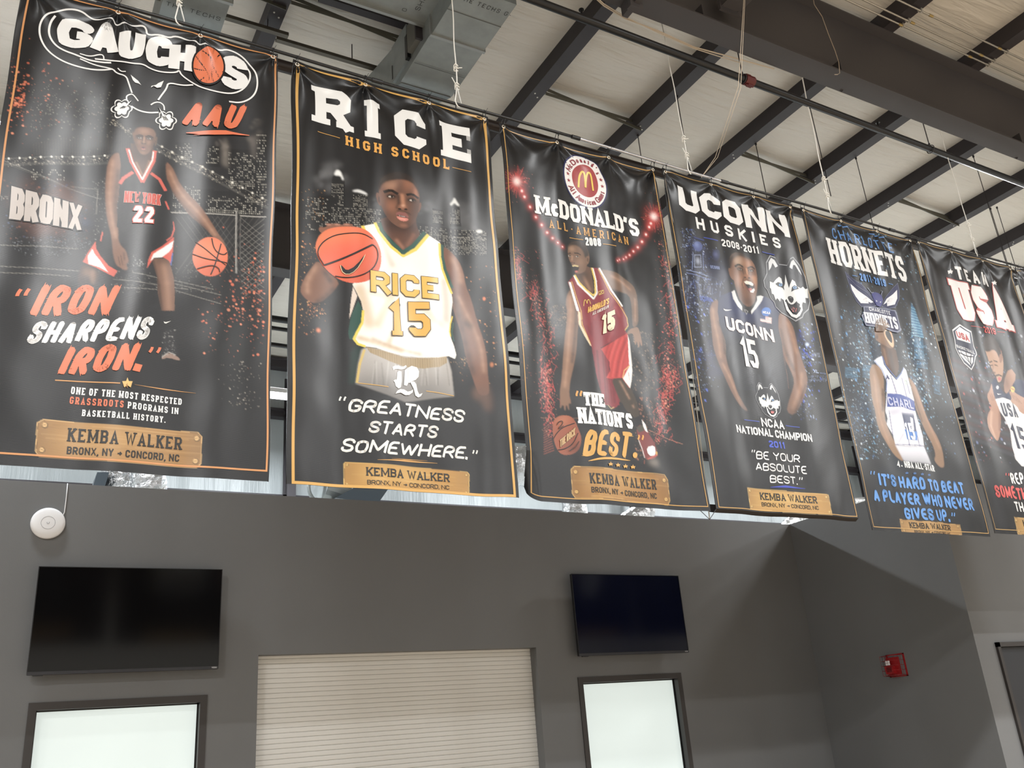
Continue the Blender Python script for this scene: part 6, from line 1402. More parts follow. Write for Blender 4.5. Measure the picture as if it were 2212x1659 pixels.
# =================================================================== banner 5
def banner_five():
    b = Banner(6.306, 7.878, 2.965, 6.085, 0.0070, 55, 0.012, grom=[6.328, 6.84, 7.36, 7.86])
    b.ctx(1700, 430, 4.3203)
    b.img[:] = ink((30, 31, 34))
    b.ctx(1700, 700, 3.428)
    CY = [(110, 180, 220), (160, 210, 235), (70, 130, 190), (220, 235, 245)]
    b.smoke((30, 56, 84), 600, 300, 200, 420, 20, .22); b.smoke((40, 80, 116), 960, 300, 60, 300, 16, .28); b.smoke((24, 44, 66), 700, 900, 300, 300, 12, .2)
    b.dots(CY, 1000, lambda r: (r.uniform(330, 1250), r.uniform(-700, 1000)), 1.5, 7, (.2, .95)); b.dots(CY, 800, lambda r: (r.normal(590, 70), r.uniform(-100, 1000)), 1.5, 7, (.3, 1)); b.dots(CY, 700, lambda r: (r.normal(960, 50)+0, r.uniform(0, 950)), 1.5, 8, (.3, .9))
    def stripes(x0, y0, x1, y1, n, a=.7):
        for k in range(n): t = k/n; b.line((88, 160, 206), [(x0, y0+(y1-y0)*t), (x1, y0+(y1-y0)*t+14)], 5, a*b.rng.uniform(.4, 1), 1)
    stripes(940, 0, 1010, 260, 24); stripes(560, 300, 640, 400, 10, .5); stripes(430, 320, 520, 400, 9, .6); stripes(960, 150, 1040, 330, 14, .5); stripes(1090, 380, 1140, 520, 12, .6)
    for (x, y) in ((400,170),(520,330),(500,400),(430,60),(390,-60),(520,240)): b.poly((90, 160, 220), [(x, y), (x+14, y+6), (x+18, y+28), (x+4, y+20)], 0, .8)
    b.ctx(1700, 430, 4.3203)
    b.poly((60, 112, 150), [(1160,960),(1185,1000),(1215,1090),(1250,1160),(1282,1280),(1250,1280),(1160,1180),(1152,1080)], 2, .85)
    for k in range(22): y = 1000+k*13; b.line((140, 205, 232) if k % 2 else (70, 130, 176), [(1158, y), (1200+k*4, y+14)], 6, .8, 1)
    b.ctx(1700, 700, 3.428)
    limb(b, [(645,285),(618,330),(612,380),(620,450),(630,560),(655,650),(662,720),(690,800),(740,880),(800,970),(868,1025),(850,960),(825,900),(800,870),(770,810),(735,720),(728,640),(730,560),(722,480),(722,400),(700,320)], (146, 112, 82), [([(650,380),(665,520),(690,700),(760,880)], 34)], [([(715,480),(715,640)], 20)])
    limb(b, [(892,388),(940,430),(975,510),(1005,600),(1035,690),(1075,770),(1120,850),(1150,930),(1162,1000),(1168,1060),(1140,1062),(1108,1030),(1092,1000),(1105,970),(1080,890),(1040,820),(1000,740),(955,640),(935,560),(920,470)], (142, 108, 80), [([(930,440),(985,570),(1060,760),(1130,920)], 28)], [([(925,500),(1000,720)], 16)])
    b.poly((92, 66, 50), [(690,100),(800,170),(820,260),(830,330),(800,400),(740,330),(700,240)], 0, 1, 1, True); b.line((40, 28, 24), [(760,200),(790,380)], 30, .6, 10); b.line((160, 120, 90), [(715,180),(740,300)], 16, .6, 6); b.unclip()
    b.poly((216, 216, 226), [(805,893),(900,905),(1010,905),(1045,980),(1068,1036),(870,1015),(840,960)], 2, 1, 0, True); b.poly((32, 33, 36), [(800,1000),(1100,1020),(1100,1080),(800,1080)], 18, .8); b.unclip()
    b.poly((222, 222, 230), [(650,268),(675,248),(702,236),(718,300),(760,365),(806,418),(845,370),(862,320),(882,345),(900,420),(918,480),(938,560),(945,640),(960,700),(985,770),(1003,830),(1012,905),(900,905),(806,893),(790,820),(745,740),(752,700),(735,640),(738,560),(742,500),(738,420),(700,330)], 0, 1, 0, True)
    for k in range(12): x = b.rng.uniform(740, 980); y = b.rng.uniform(420, 850); b.line((170, 168, 190), [(x, y), (x+b.rng.uniform(-40, 40), y+60)], 14, .45, 5)
    for (A, B_) in (((765,380),(810,520)),((845,400),(880,540)),((760,640),(800,890)),((850,640),(905,900)),((930,700),(975,905)),((880,420),(905,520))): b.line((66, 66, 132), [A, B_], 6, .9)
    b.poly((64, 84, 160), [(745,512),(830,520),(900,548),(942,575),(945,645),(905,640),(850,615),(745,612)], 0, 1); b.poly((44, 56, 96), [(842,655),(880,660),(930,662),(945,740),(958,860),(900,858),(868,760)], 0, .95); b.poly((74, 130, 206), [(868,780),(905,790),(958,800),(958,864),(888,856)], 0, 1); b.poly((226, 226, 234), [(905,690),(925,700),(935,790),(915,780)], 0, .9); b.poly((200, 198, 214), [(760,640),(830,618),(935,650),(930,672),(850,660),(780,676)], 3, .9)
    b.unclip(); b.line((86, 120, 196), [(706,238),(728,305),(806,408),(842,366),(862,328)], 6, .9); b.line((86, 120, 196), [(655,268),(705,330),(742,420),(738,500)], 5, .9); b.line((60, 60, 120), [(806,890),(1010,902)], 6, .7)
    b.text('CHARL', (756,600), (935,634), 62, 60, 'sans', .2, .12, (180, 184, 216), name='jersey_lettering'); b.text('15', (886,855), (950,862), 120, 120, 'sans', .18, .1, (206, 214, 236), name='jersey_number')
    b.line((120, 170, 110), [(868,420),(882,424),(886,450),(872,446),(868,420)], 4, .9); b.vpoly((70, 74, 120), [(738,374),(745,384),(758,408),(750,410),(744,396),(736,412),(732,408),(738,392)], 'printed_jersey_mark')
    b.ctx(1700, 430, 4.3203)
    b.poly((128, 96, 72), [(812,1180),(825,1125),(870,1105),(925,1140),(960,1190),(985,1260),(1000,1330),(1000,1385),(965,1398),(915,1370),(870,1345),(845,1320),(828,1270)], 0, 1, 1, True); b.blob((60, 44, 36), 835, 1180, 26, 60, -10, .7, 1.5); b.blob((196, 160, 124), 905, 1190, 30, 30, 0, .7, 1.5); b.blob((170, 130, 98), 880, 1290, 26, 40, 0, .5, 1.5); b.unclip(); b.poly((128, 94, 70), [(824,1250),(845,1245),(858,1290),(850,1325),(832,1310)], 0, 1, 1); b.blob(SKD, 842, 1285, 8, 20, 0, .7, 1)
    b.poly((216, 176, 134), [(900,1225),(940,1200),(975,1240),(995,1310),(998,1385),(970,1380),(930,1320),(905,1270)], 0, 1, 1); b.poly((28, 20, 18), [(912,1232),(940,1215),(966,1250),(984,1320),(978,1350),(940,1310),(918,1270)], 0, 1, 1); b.line((228, 216, 196), [(916,1232),(940,1216),(960,1238)], 7, .9); b.line((220, 206, 190), [(945,1320),(975,1350)], 7, .9); b.line((26, 18, 16), [(868,1165),(895,1158)], 7, .9); b.line((26, 18, 16), [(905,1150),(925,1158)], 6, .9); b.blob((90, 60, 46), 930, 1190, 14, 12, 0, .8, .8)
    # winged crest
    n_ = 'winged_crest'; Wc, Nv, Lb = (226, 226, 230), (38, 42, 84), (120, 126, 150)
    for W_ in ([(548,680),(600,735),(700,800),(760,870),(810,955),(835,990),(800,1000),(700,1000),(650,950),(600,850),(570,760)], [(1025,790),(1042,860),(1040,940),(1010,1010),(940,1020),(885,1000),(920,920),(970,850)]):
        c = np.mean(W_, 0); b.vpoly(Lb, [tuple(c+(np.array(p)-c)*1.05) for p in W_], n_); b.vpoly(Nv, W_, n_)
    b.vpoly(Wc, [(588,790),(660,850),(740,910),(800,965),(780,972),(720,940),(700,935),(760,975),(690,970),(640,910),(605,850)], n_); b.vpoly(Wc, [(1020,850),(1025,930),(1005,985),(935,1000),(975,960),(990,930),(900,985),(930,930),(985,890)], n_); b.vline(Lb, [(560,720),(640,800),(740,870),(800,950)], 5, name=n_)
    b.vpoly((60, 62, 130), [(780,890),(810,872),(850,880),(880,900),(895,940),(885,980),(870,1010),(830,1000),(810,960)], n_); b.vline(Lb, [(745,830),(780,880),(800,875)], 8, name=n_); b.vline(Lb, [(885,900),(878,890),(890,858)], 8, name=n_); b.vpoly((226, 230, 236), [(820,945),(835,955),(828,965)], n_); b.vpoly((226, 230, 236), [(862,960),(875,958),(866,972)], n_)
    b.vpoly(Lb, [(712,1000),(800,1010),(900,1020),(1010,1040),(1028,1090),(1050,1180),(1062,1230),(1030,1250),(980,1240),(900,1210),(820,1195),(740,1180),(715,1120),(696,1085),(718,1060)], n_); b.vpoly(Nv, [(722,1010),(800,1020),(900,1030),(1000,1050),(1018,1095),(1040,1180),(1045,1222),(1020,1235),(900,1200),(820,1185),(750,1168),(728,1120),(712,1085),(730,1060)], n_)
    b.text('CHARLOTTE', (765,1045), (965,1086), 34, 34, 'sans', .18, .2, (222, 224, 232), name='crest_lettering'); b.text('HORNETS', (738,1150), (1040,1222), 92, 110, 'slab', .2, .06, (226, 228, 234), name='crest_lettering')
    b.vpoly((116, 88, 66), [(818,1180),(828,1128),(870,1106),(922,1138),(955,1185),(940,1200),(905,1222),(902,1240),(860,1240),(826,1235)], 'printed_head'); b.vpoly((70, 52, 42), [(816,1180),(828,1128),(868,1108),(850,1150),(838,1200),(826,1230)], 'printed_head'); b.vpoly((176, 138, 106), [(880,1140),(915,1150),(935,1185),(905,1190)], 'printed_head')
    BLU = (84, 140, 208)
    b.vline(BLU, [(470,234),(620,276)], 9); b.vline(BLU, [(765,318),(900,358)], 9)
    b.text('CHARLOTTE', (435,357), (992,503), 88, 82, 'sans', .13, .30, BLU); b.text('HORNETS', (418,598), (1132,776), 224, 218, 'slab', .18, .08, (230, 229, 227)); b.text('2011-2019', (684,762), (925,820), 66, 64, 'sans', .2, .12, BLU); b.vline(BLU, [(610,712),(655,722)], 6); b.vline(BLU, [(942,792),(982,801)], 6)
    b.ctx(1700, 700, 3.428)
    b.text('4', (825,1056), (846,1058), 44, 44, 'sans', .2, .1, (232, 232, 230)); b.text('*', (850,1056), (862,1058), 20, 20, 'sans', .2, .1, (232, 232, 230)); b.text('NBA ALL-STAR', (876,1062), (1098,1093), 46, 46, 'sans', .2, .10, (232, 232, 230))
    for p in ((890,1102),(943,1106),(995,1113),(1048,1118)): b.vpoly((66, 110, 170), star_poly(*p, 12, math.pi), 'printed_star')
    S = dict(style='brush', w=.235, gap=.07, col=(88, 150, 222)); Q = dict(style='brush', w=.26, gap=.3, col=(88, 150, 222))
    b.text('"', (622,1122), (658,1124), 38, 38, **Q); b.text("IT'S HARD TO BEAT", (690,1197), (1322,1264), 92, 92, seed=61, slant=.05, **S); b.text('A PLAYER WHO NEVER', (655,1312), (1390,1384), 92, 90, seed=62, slant=.05, **S); b.text('GIVES UP.', (885,1445), (1214,1466), 90, 88, seed=63, slant=.05, **S); b.text('^', (1222,1426), (1250,1428), 40, 40, **Q)
    plate(b, [(838,1443),(1283,1485),(1303,1584),(852,1540)], (184, 140, 74), (214, 172, 100), [(856,1468),(870,1525),(1268,1498),(1285,1562)], 9, ((918,1508),(1216,1533),42,42), ((950,1545),(1213,1564),20,19), w1=.17, w2=.15)
    b.border(.022, .016, .026, .030, .006, (200, 156, 84))
    finish(b, 'fifth banner, blue winged insect crest above a player with mouth wide open')

# =================================================================== banner 6 and the edge of banner 7
def banner_six():
    b = Banner(7.962, 9.576, 3.0, 6.09, 0.0080, 66, 0.015, grom=[7.99, 8.52, 9.05, 9.55])
    b.img[:] = ink((34, 34, 37))
    b.ctx(1950, 560, 2.592)
    for k in range(16):
        t = k/15; b.line([(96, 40, 42), (84, 84, 92)][k % 2], [(270, 560+k*26), (700, 740+k*26)], 20, .3, 6)
    for k in range(22): x, y = b.rng.uniform(220, 470), b.rng.uniform(240, 560); b.poly((90, 90, 98), star_poly(x, y, 8), 0, .7)
    b.dots([(210, 214, 226), (200, 90, 84), (120, 140, 190)], 240, lambda r: (r.uniform(330, 720), r.uniform(400, 1150)), 1.5, 8, (.3, .9)); b.smoke((70, 70, 76), 420, 700, 150, 160, 10, .2)
    LS = (176, 130, 104)
    b.poly(LS, [(500,690),(490,735),(478,760),(490,800),(505,825),(478,880),(480,930),(495,965),(520,1000),(538,1020),(550,980),(554,900),(545,850),(535,800),(548,770),(540,700)], 0, 1, 1, True); b.line((214, 170, 140), [(505,850),(500,930),(525,1000)], 14, .6, 4); b.line((110, 72, 56), [(545,820),(548,960)], 14, .6, 4); b.unclip()
    for k in range(4): b.line((120, 80, 62), [(492+k*9, 752), (505+k*7, 790)], 3, .8)
    b.poly((34, 42, 76), [(498,690),(515,664),(535,700),(570,760),(600,720),(625,670),(660,675),(720,700),(720,800),(640,820),(575,790),(520,785),(508,740)], 0, 1)
    b.poly((170, 126, 100), [(560,690),(600,600),(640,660),(600,735),(570,760)], 0, 1, 1); b.blob((90, 58, 46), 575, 690, 22, 40, 0, .7, 1.4)
    b.poly((226, 224, 224), [(520,783),(560,775),(600,790),(640,785),(720,830),(720,1180),(660,1160),(630,1120),(612,1050),(600,960),(570,890),(545,850)], 0, 1, 0, True)
    for k in range(9): x = b.rng.uniform(560, 700); y = b.rng.uniform(800, 1080); b.line((170, 168, 172), [(x, y), (x+b.rng.uniform(-30, 30), y+60)], 12, .5, 4)
    b.unclip(); b.poly((180, 136, 110), [(590,742),(620,735),(650,760),(720,800),(720,880),(660,860),(640,820),(600,800),(610,775)], 0, 1, 1); 
    for k in range(4): b.line((118, 78, 60), [(596+k*12, 748+k*5), (630+k*12, 790+k*6)], 3, .8)
    b.poly((186, 144, 116), [(452,495),(448,455),(470,428),(510,438),(540,490),(560,540),(565,600),(560,650),(545,690),(528,688),(515,650),(500,625),(484,590),(468,540)], 0, 1, 1); b.poly((46, 38, 36), [(447,490),(443,455),(462,427),(495,425),(525,450),(545,500),(556,545),(540,560),(525,520),(505,505),(478,520),(455,515)], 1, .95, 1); b.poly((150, 106, 84), [(538,535),(556,528),(560,560),(548,585),(540,570)], 0, 1, 1)
    b.line((26, 20, 18), [(480,580),(498,572)], 6, .9); b.line((26, 20, 18), [(508,568),(530,575)], 6, .9); b.line((26, 20, 18), [(486,597),(500,594)], 5, .9); b.line((26, 20, 18), [(512,592),(530,597)], 5, .9); b.line((120, 80, 62), [(503,590),(500,632)], 7, .6, 2); b.blob((90, 58, 46), 505, 637, 13, 7, 0, .8, .8); b.line((36, 26, 24), [(515,655),(535,648),(552,655)], 8, .9); b.poly((200, 90, 84), [(528,662),(545,660),(548,680),(534,682)], 0, 1, 1); b.line((36, 28, 26), [(520,660),(530,695),(550,690),(560,650)], 6, .7)
    b.ctx(1950, 560, 2.592)
    b.text('USA', (566,880), (648,886), 72, 72, 'sans', .17, .16, (46, 50, 72), name='jersey_lettering'); b.text('15', (630,1058), (706,1080), 128, 128, 'sans', .16, .12, (46, 50, 72), name='jersey_number')
    b.vpoly((226, 226, 228), [(526,750),(532,760),(552,756),(536,754)], 'printed_tick_mark'); b.poly((210, 190, 90), b.ell(617, 728, 13, 17), 0); b.line((190, 70, 70), [(608,722),(626,730)], 5); b.poly((214, 214, 220), b.ell(530, 718, 7, 10), 0)
    # shield
    n_ = 'shield_crest'; sh = [(320,362),(385,402),(394,470),(415,520),(418,535),(412,545),(405,590),(386,622),(340,585),(305,530),(300,515),(290,500),(284,450),(273,396)]
    c = np.mean(sh, 0); b.vpoly((226, 226, 228), sh, n_); b.vpoly((40, 44, 70), [tuple(c+(np.array(p)-c)*.93) for p in sh], n_); b.vpoly((226, 226, 228), [(318,378),(375,412),(382,470),(300,450),(290,405)], n_); b.vpoly((226, 226, 228), [(305,510),(398,535),(396,575),(382,600),(345,570),(318,540)], n_)
    for s in ([(318,515),(350,560),(385,590)], [(350,520),(362,560),(384,598)], [(385,532),(378,570),(384,600)], [(312,525),(355,545),(400,545)]): b.vline((40, 44, 70), s, 4, sm=1, name=n_)
    b.text('USA', (303,438), (378,462), 34, 36, 'sans', .26, .1, (190, 62, 62), name='crest_lettering'); b.text('BASKETBALL', (298,496), (406,530), 16, 16, 'sans', .2, .2, (226, 226, 228), name='crest_lettering')
    Wt = (232, 230, 228)
    b.vpoly(Wt, star_poly(265, 68, 17, math.pi), 'printed_star'); b.vpoly(Wt, star_poly(513, 132, 17, math.pi), 'printed_star')
    b.text('TEAM', (312,108), (488,152), 66, 62, 'sans', .22, .34, Wt); b.text('USA', (322,330), (622,404), 205, 200, 'slab', .27, .10, Wt, outline=(196, 84, 80), ow=.025); b.text('2019', (456,412), (522,424), 34, 34, 'sans', .2, .14, (214, 74, 70)); b.vline((200, 74, 70), [(382,373),(442,386)], 3); b.vline((200, 74, 70), [(527,407),(566,412)], 3)
    b.text('"', (580,1216), (602,1218), 22, 22, 'brush', .28, .3, (222, 86, 82)); b.text('REP', (613,1258), (682,1264), 62, 62, 'brush', .2, .08, Wt, seed=71, slant=.05); b.text('SOMETH', (524,1332), (700,1352), 68, 70, 'brush', .22, .07, (222, 86, 82), seed=72, slant=.05); b.text('THA', (634,1412), (712,1420), 56, 56, 'brush', .2, .1, Wt, seed=73, slant=.05)
    plate(b, [(624,1442),(950,1476),(962,1570),(645,1538)], (196, 154, 84), (226, 186, 112), [(636,1462),(652,1522),(938,1494),(948,1552)], 7, ((680,1495),(900,1514),34,34), ((700,1524),(900,1541),17,17))
    b.border(.022, .016, .026, .040, .006, (196, 156, 90))
    finish(b, 'sixth banner, cut by the right photo edge, red and white shield crest')
    b = Banner(9.652, 11.22, 3.0, 6.09, 0.03, 77, 0.014, grom=[9.68, 10.2, 10.7, 11.19]); b.img[:] = ink((34, 34, 37)); b.border(.022, .016, .026, .040, .006, (196, 156, 90))
    finish(b, 'last banner, only its top left corner showing beside the sixth')
banner_one(); banner_two(); banner_three(); banner_four(); banner_five(); banner_six()
# ------------------------------------------------------------------ lettering on any flat surface
def flat_text(text, origin, right, up, Wt, H, m, name, parent=None, style='sans', w=.16, gap=.16):
    o = np.array(origin, float); r = np.array(right, float); u = np.array(up, float)
    Q = text_quads(text, Wt, H, style, w, gap); V = []; F = []
    for q in Q:
        n = len(V); V += [tuple(o+r*p[0]+u*p[1]) for p in q]; F.append(tuple(range(n, n+len(q))))
    g = MB(); g.add(V, F); ob = link(name, g.mesh(), m)
    if parent: put(parent, ob)
    return ob
M_ink = mat('black_stencil_ink', (22, 24, 24), 0.7)

# ------------------------------------------------------------------ televisions on the wall
def tv(x0, x1, z0, z1, label, tint, y=8.90):
    r = empty('wall_television', ((x0+x1)/2, y, z0), label, 'television', 'televisions on the grey wall')
    scr = bpy.data.materials.new('tv_screen'); scr.use_nodes = True; p = scr.node_tree.nodes['Principled BSDF']
    p.inputs['Base Color'].default_value = tuple(lin(tint))+(1,); p.inputs['Roughness'].default_value = 0.12; p.inputs['Specular IOR Level'].default_value = 0.35
    ch = 0.028
    g = MB(); g.bevbox(x0, x1, y, y+0.032, z0+0.0, z1, 0.006); put(r, g.build('housing', M_black))
    g = MB(); g.bevbox(x0+0.10, x1-0.10, y+0.032, y+0.065, z0+0.08, z1-0.12, 0.03); put(r, g.build('rear_cover', M_black))
    g = MB(); g.box(x0+0.007, x1-0.007, y-0.002, y, z0+ch, z1-0.007); put(r, g.build('screen', scr))
    g = MB(); g.bevbox(x0, x1, y-0.006, y, z0, z0+ch-0.002, 0.003); put(r, g.build('lower_bezel', mat('tv_bezel_grey', (54, 54, 58), 0.35, 0.3)))
    g = MB(); g.box(x0, x0+0.006, y-0.005, y, z0+ch, z1); g.box(x1-0.006, x1, y-0.005, y, z0+ch, z1); g.box(x0, x1, y-0.005, y, z1-0.006, z1); put(r, g.build('bezel', M_black))
    g = MB(); g.bevbox(x0+0.045, x0+0.125, y-0.004, y+0.02, z0-0.009, z0, 0.003); put(r, g.build('remote_sensor', M_black))
    g = MB(); g.box((x0+x1)/2-0.3, (x0+x1)/2+0.3, y+0.065, Y1, (z0+z1)/2-0.2, (z0+z1)/2-0.15); g.box((x0+x1)/2-0.3, (x0+x1)/2+0.3, y+0.065, Y1, (z0+z1)/2+0.15, (z0+z1)/2+0.2); put(r, g.build('wall_bracket', M_black))
    flat_text('VIZIO', (x1-0.062, y-0.0068, z0+0.008), (1, 0, 0), (0, 0, 1), 0.046, 0.012, mat('logo_silver', (210, 210, 212), 0.4), 'maker_lettering', r, w=.2, gap=.12)
GL['Z'] = (.92, [_o((0,1),(1,1),(0,0),(1,0))], 0)
def _tvr(a, b_, c, d_, y):
    A, B2, C2, D2 = (onp(*q, 1, y) for q in (a, b_, c, d_))
    return (A[0]+C2[0])/2, (B2[0]+D2[0])/2, (C2[2]+D2[2])/2, (A[2]+B2[2])/2
tv(*_tvr((84,1224), (482,1229.5), (57,1458), (470,1446), 8.89), 'larger black television on the grey wall at the left, above the wider lit window', (9, 8, 9), 8.89)
tv(*_tvr((1238,1238), (1470,1245), (1246,1415), (1483,1412), 8.89), 'smaller looking television with dark blue screen, above the narrow lit window by the shutter', (5, 8, 30), 8.89)

# ------------------------------------------------------------------ round access point with its cable
ap = empty('wireless_access_point', (0.363, Y1, 3.69), 'round white wireless access point on the grey wall above the left television', 'access point')
def lathe(prof, axis_y, cx, cz, n=48):
    V = []; F = []
    for (r, y) in prof:
        for k in range(n): t = 2*math.pi*k/n; V.append((cx+r*math.cos(t), axis_y+y, cz+r*math.sin(t)))
    for i in range(len(prof)-1):
        for k in range(n): F.append((i*n+k, i*n+(k+1) % n, (i+1)*n+(k+1) % n, (i+1)*n+k))
    F.append(tuple((len(prof)-1)*n+k for k in range(n)))
    g = MB(); g.add(V, F); return g
R_ = 0.142
put(ap, lathe([(R_*.93, 0), (R_*.99, -0.008), (R_, -0.016), (R_*.985, -0.024), (R_*.93, -0.031), (R_*.8, -0.037), (R_*.5, -0.041), (R_*.2, -0.042)], Y1-0.004, 0.363, 3.69).build('cover', M_white, smooth=True))
g = MB(); g.torus((0.363, Y1-0.0455, 3.69), 0.057, 0.0012, 1, 48, 6); put(ap, g.build('status_ring', mat('grey_ring', (120, 122, 130), 0.5), smooth=True))
g = MB(); g.tube([(0.353, Y1-0.047, 3.694), (0.355, Y1-0.047, 3.684), (0.363, Y1-0.047, 3.681), (0.371, Y1-0.047, 3.684), (0.373, Y1-0.047, 3.698)], 0.0016, 5); put(ap, g.build('maker_mark', mat('grey_ring', (0, 0, 0))))
g = MB(); g.tube([(0.488, Y1-0.008, WTOP), (0.490, Y1-0.008, 3.95), (0.488, Y1-0.008, 3.80), (0.470, Y1-0.012, 3.75)], 0.0045, 6); tag(g.build('network_cable', M_white, smooth=True), 'thin white cable running from the wall top down to the round access point', 'cable')

# ------------------------------------------------------------------ fire alarm strobe in its wire cage
fa = empty('fire_alarm_strobe', (X2, 7.78, 2.04), 'red fire alarm strobe in a red wire cage on the side wall', 'fire alarm')
M_red = mat('alarm_red', (150, 24, 28), 0.35); M_redw = mat('cage_red_wire', (150, 22, 28), 0.4)
yc, zc, xw = 7.765, 2.045, X2
g = MB(); g.prism([(xw-0.045, yc-0.085, zc-0.10), (xw-0.045, yc+0.075, zc-0.10), (xw-0.045, yc+0.075, zc+0.10), (xw-0.045, yc-0.085, zc+0.10)], None, (0.045, 0, 0)); put(fa, g.build('base', M_red))
g = MB(); g.prism([(xw-0.10, yc-0.05, zc-0.09), (xw-0.10, yc+0.065, zc-0.09), (xw-0.11, yc+0.065, zc+0.0), (xw-0.11, yc-0.05, zc+0.0)], None, (0.06, 0, 0)); put(fa, g.build('horn_grille', M_red))
g = MB()
for k in range(4): g.box(xw-0.1125, xw-0.103, yc-0.03, yc+0.035, zc-0.062+k*0.014, zc-0.056+k*0.014)
put(fa, g.build('horn_slot', mat('dark_red', (70, 10, 12), 0.5)))
g = MB()
for k in (0, 1):
    for j in (0, 1):
        g.prism([(xw-0.082, yc-0.005+0.035*k, zc+0.012+0.03*j), (xw-0.094, yc+0.012+0.035*k, zc+0.012+0.03*j), (xw-0.082, yc+0.03+0.035*k, zc+0.012+0.03*j)], None, (0, 0, 0.026))
put(fa, g.build('strobe_lens', mat('clear_strobe_lens', (215, 210, 210), 0.08)))
# cage: flat rim on the wall and a box of wires standing out from it
yA, yB2, zA, zB = 7.598, 7.862, 1.918, 2.182; dpt = 0.155
g = MB()
for (a0, a1, b0, b1) in ((yA, yA+0.022, zA, zB), (yB2-0.022, yB2, zA, zB), (yA, yB2, zA, zA+0.010), (yA, yB2, zB-0.010, zB)): g.box(xw-0.006, xw, a0, a1, b0, b1)
put(fa, g.build('cage_frame', M_red))
first = None
def wire(pts):
    g = MB(); g.tube(pts, 0.0022, 5); put(fa, g.build('cage_wire', M_redw, smooth=True))
for k in range(5):
    z = zA+0.02+(zB-zA-0.04)*k/4; wire([(xw-0.003, yA+0.01, z), (xw-dpt, yA+0.03, z), (xw-dpt, yB2-0.03, z), (xw-0.003, yB2-0.01, z)])
for k in range(4):
    y = yA+0.03+(yB2-yA-0.06)*k/3; wire([(xw-0.003, y, zA+0.01), (xw-dpt, y, zA+0.02), (xw-dpt, y, zB-0.02), (xw-0.003, y, zB-0.01)])
for d_ in (0.05, 0.10): wire([(xw-d_, yA+0.02, zA+0.015), (xw-d_, yB2-0.02, zA+0.015), (xw-d_, yB2-0.02, zB-0.015), (xw-d_, yA+0.02, zB-0.015), (xw-d_, yA+0.02, zA+0.015)])

# ------------------------------------------------------------------ banner rail, ropes
rail = empty('banner_rail', (5, YB, 6.135), 'long thin black rail carrying the whole row of banners', 'rail')
ZRAIL = 6.128
pts = []
M_rail = mat('black_painted_conduit', (24, 23, 24), 0.35, 0.2); M_bare = mat('bare_steel_conduit', (190, 190, 195), 0.25, 0.9)
xs_ = np.linspace(-1.2, 12.6, 80)
def railz(x): return 6.122+0.006*math.sin(x*2.1)
for (a, b_, m_) in ((-1.2, 3.75, M_rail), (3.75, 5.35, M_bare), (5.35, 12.6, M_rail)):
    xx = np.linspace(a, b_, 30); g = MB(); g.tube([(x, YB, railz(x)) for x in xx], 0.0125, 10); put(rail, g.build('rail_length', m_, smooth=True))
for x in (2.02, 3.75, 5.35, 7.6):
    g = MB(); g.tube([(x-0.04, YB, railz(x)), (x+0.04, YB, railz(x))], 0.017, 10); put(rail, g.build('coupling', M_rail))
M_rope = mat('off_white_cord', (236, 234, 228), 0.6)
def rope(label, bot_px, top_px, ytop, knots=((0.10, 1), (0.28, 1)), r=0.0048):
    B_ = onp(*bot_px, 1, YB); B_[2] = railz(B_[0]); d = ray(*top_px)
    T_ = CAM+d*(ytop/d[1]); dirv = (T_-B_)/np.linalg.norm(T_-B_)
    Ln = (ZP-B_[2])/dirv[2]; T2 = B_+dirv*Ln
    root = empty('support_rope', tuple(B_), label, 'rope', 'white cords holding up the banner rail')
    g = MB(); n = 24; g.tube([B_+dirv*(0.16+(Ln-0.16)*k/n)+np.array([0.004*math.sin(k), 0, 0]) for k in range(n+1)], r, 6); put(root, g.build('cord', M_rope, smooth=True))
    g = MB(); a = B_+dirv*0.17
    g.tube([a, B_+np.array([-0.028, -0.01, 0.02]), B_+np.array([-0.02, -0.014, -0.014]), B_+np.array([0.0, 0.0, -0.02]), B_+np.array([0.022, 0.012, -0.008]), B_+np.array([0.03, 0.006, 0.03]), a], r, 6); put(root, g.build('rail_loop', M_rope, smooth=True))
    for i, (h, s) in enumerate(knots):
        c = B_+dirv*(h+0.06); g = MB()
        g.tube([c+np.array([0.016*math.cos(t), 0.016*math.sin(t), 0.008*math.sin(2*t)+0.004*t-0.015]) for t in np.linspace(0, 4*math.pi, 22)], r*0.95, 6)
        put(root, g.build('knot', M_rope, smooth=True))
        g = MB(); q = [(-0.045, -0.01, 0.075), (0.05, -0.01, 0.02)][i % 2]
        g.tube([c, c+np.array(q)*.5+np.array([0, 0, .004]), c+np.array(q)], r*0.8, 5); put(root, g.build('loose_end', M_rope, smooth=True))
rope('white cord tied above the first banner on the left', (387, 52), (387.5, 0), YB)
rope('white cord tied above the second banner in front of the grey air duct', (990, 236), (976, 0), YB)
rope('white cord tied to the rail at the left corner of the fourth banner', (1492, 382), (1420, 0), YB)
rope('brightest white cord, crossing the big roof beam, tied above the fifth banner', (1795, 462), (1697, 0), 4.78, r=0.0062)
rope('white cord tied above the sixth banner at the right', (2112, 556), (1951, 18), 4.72)

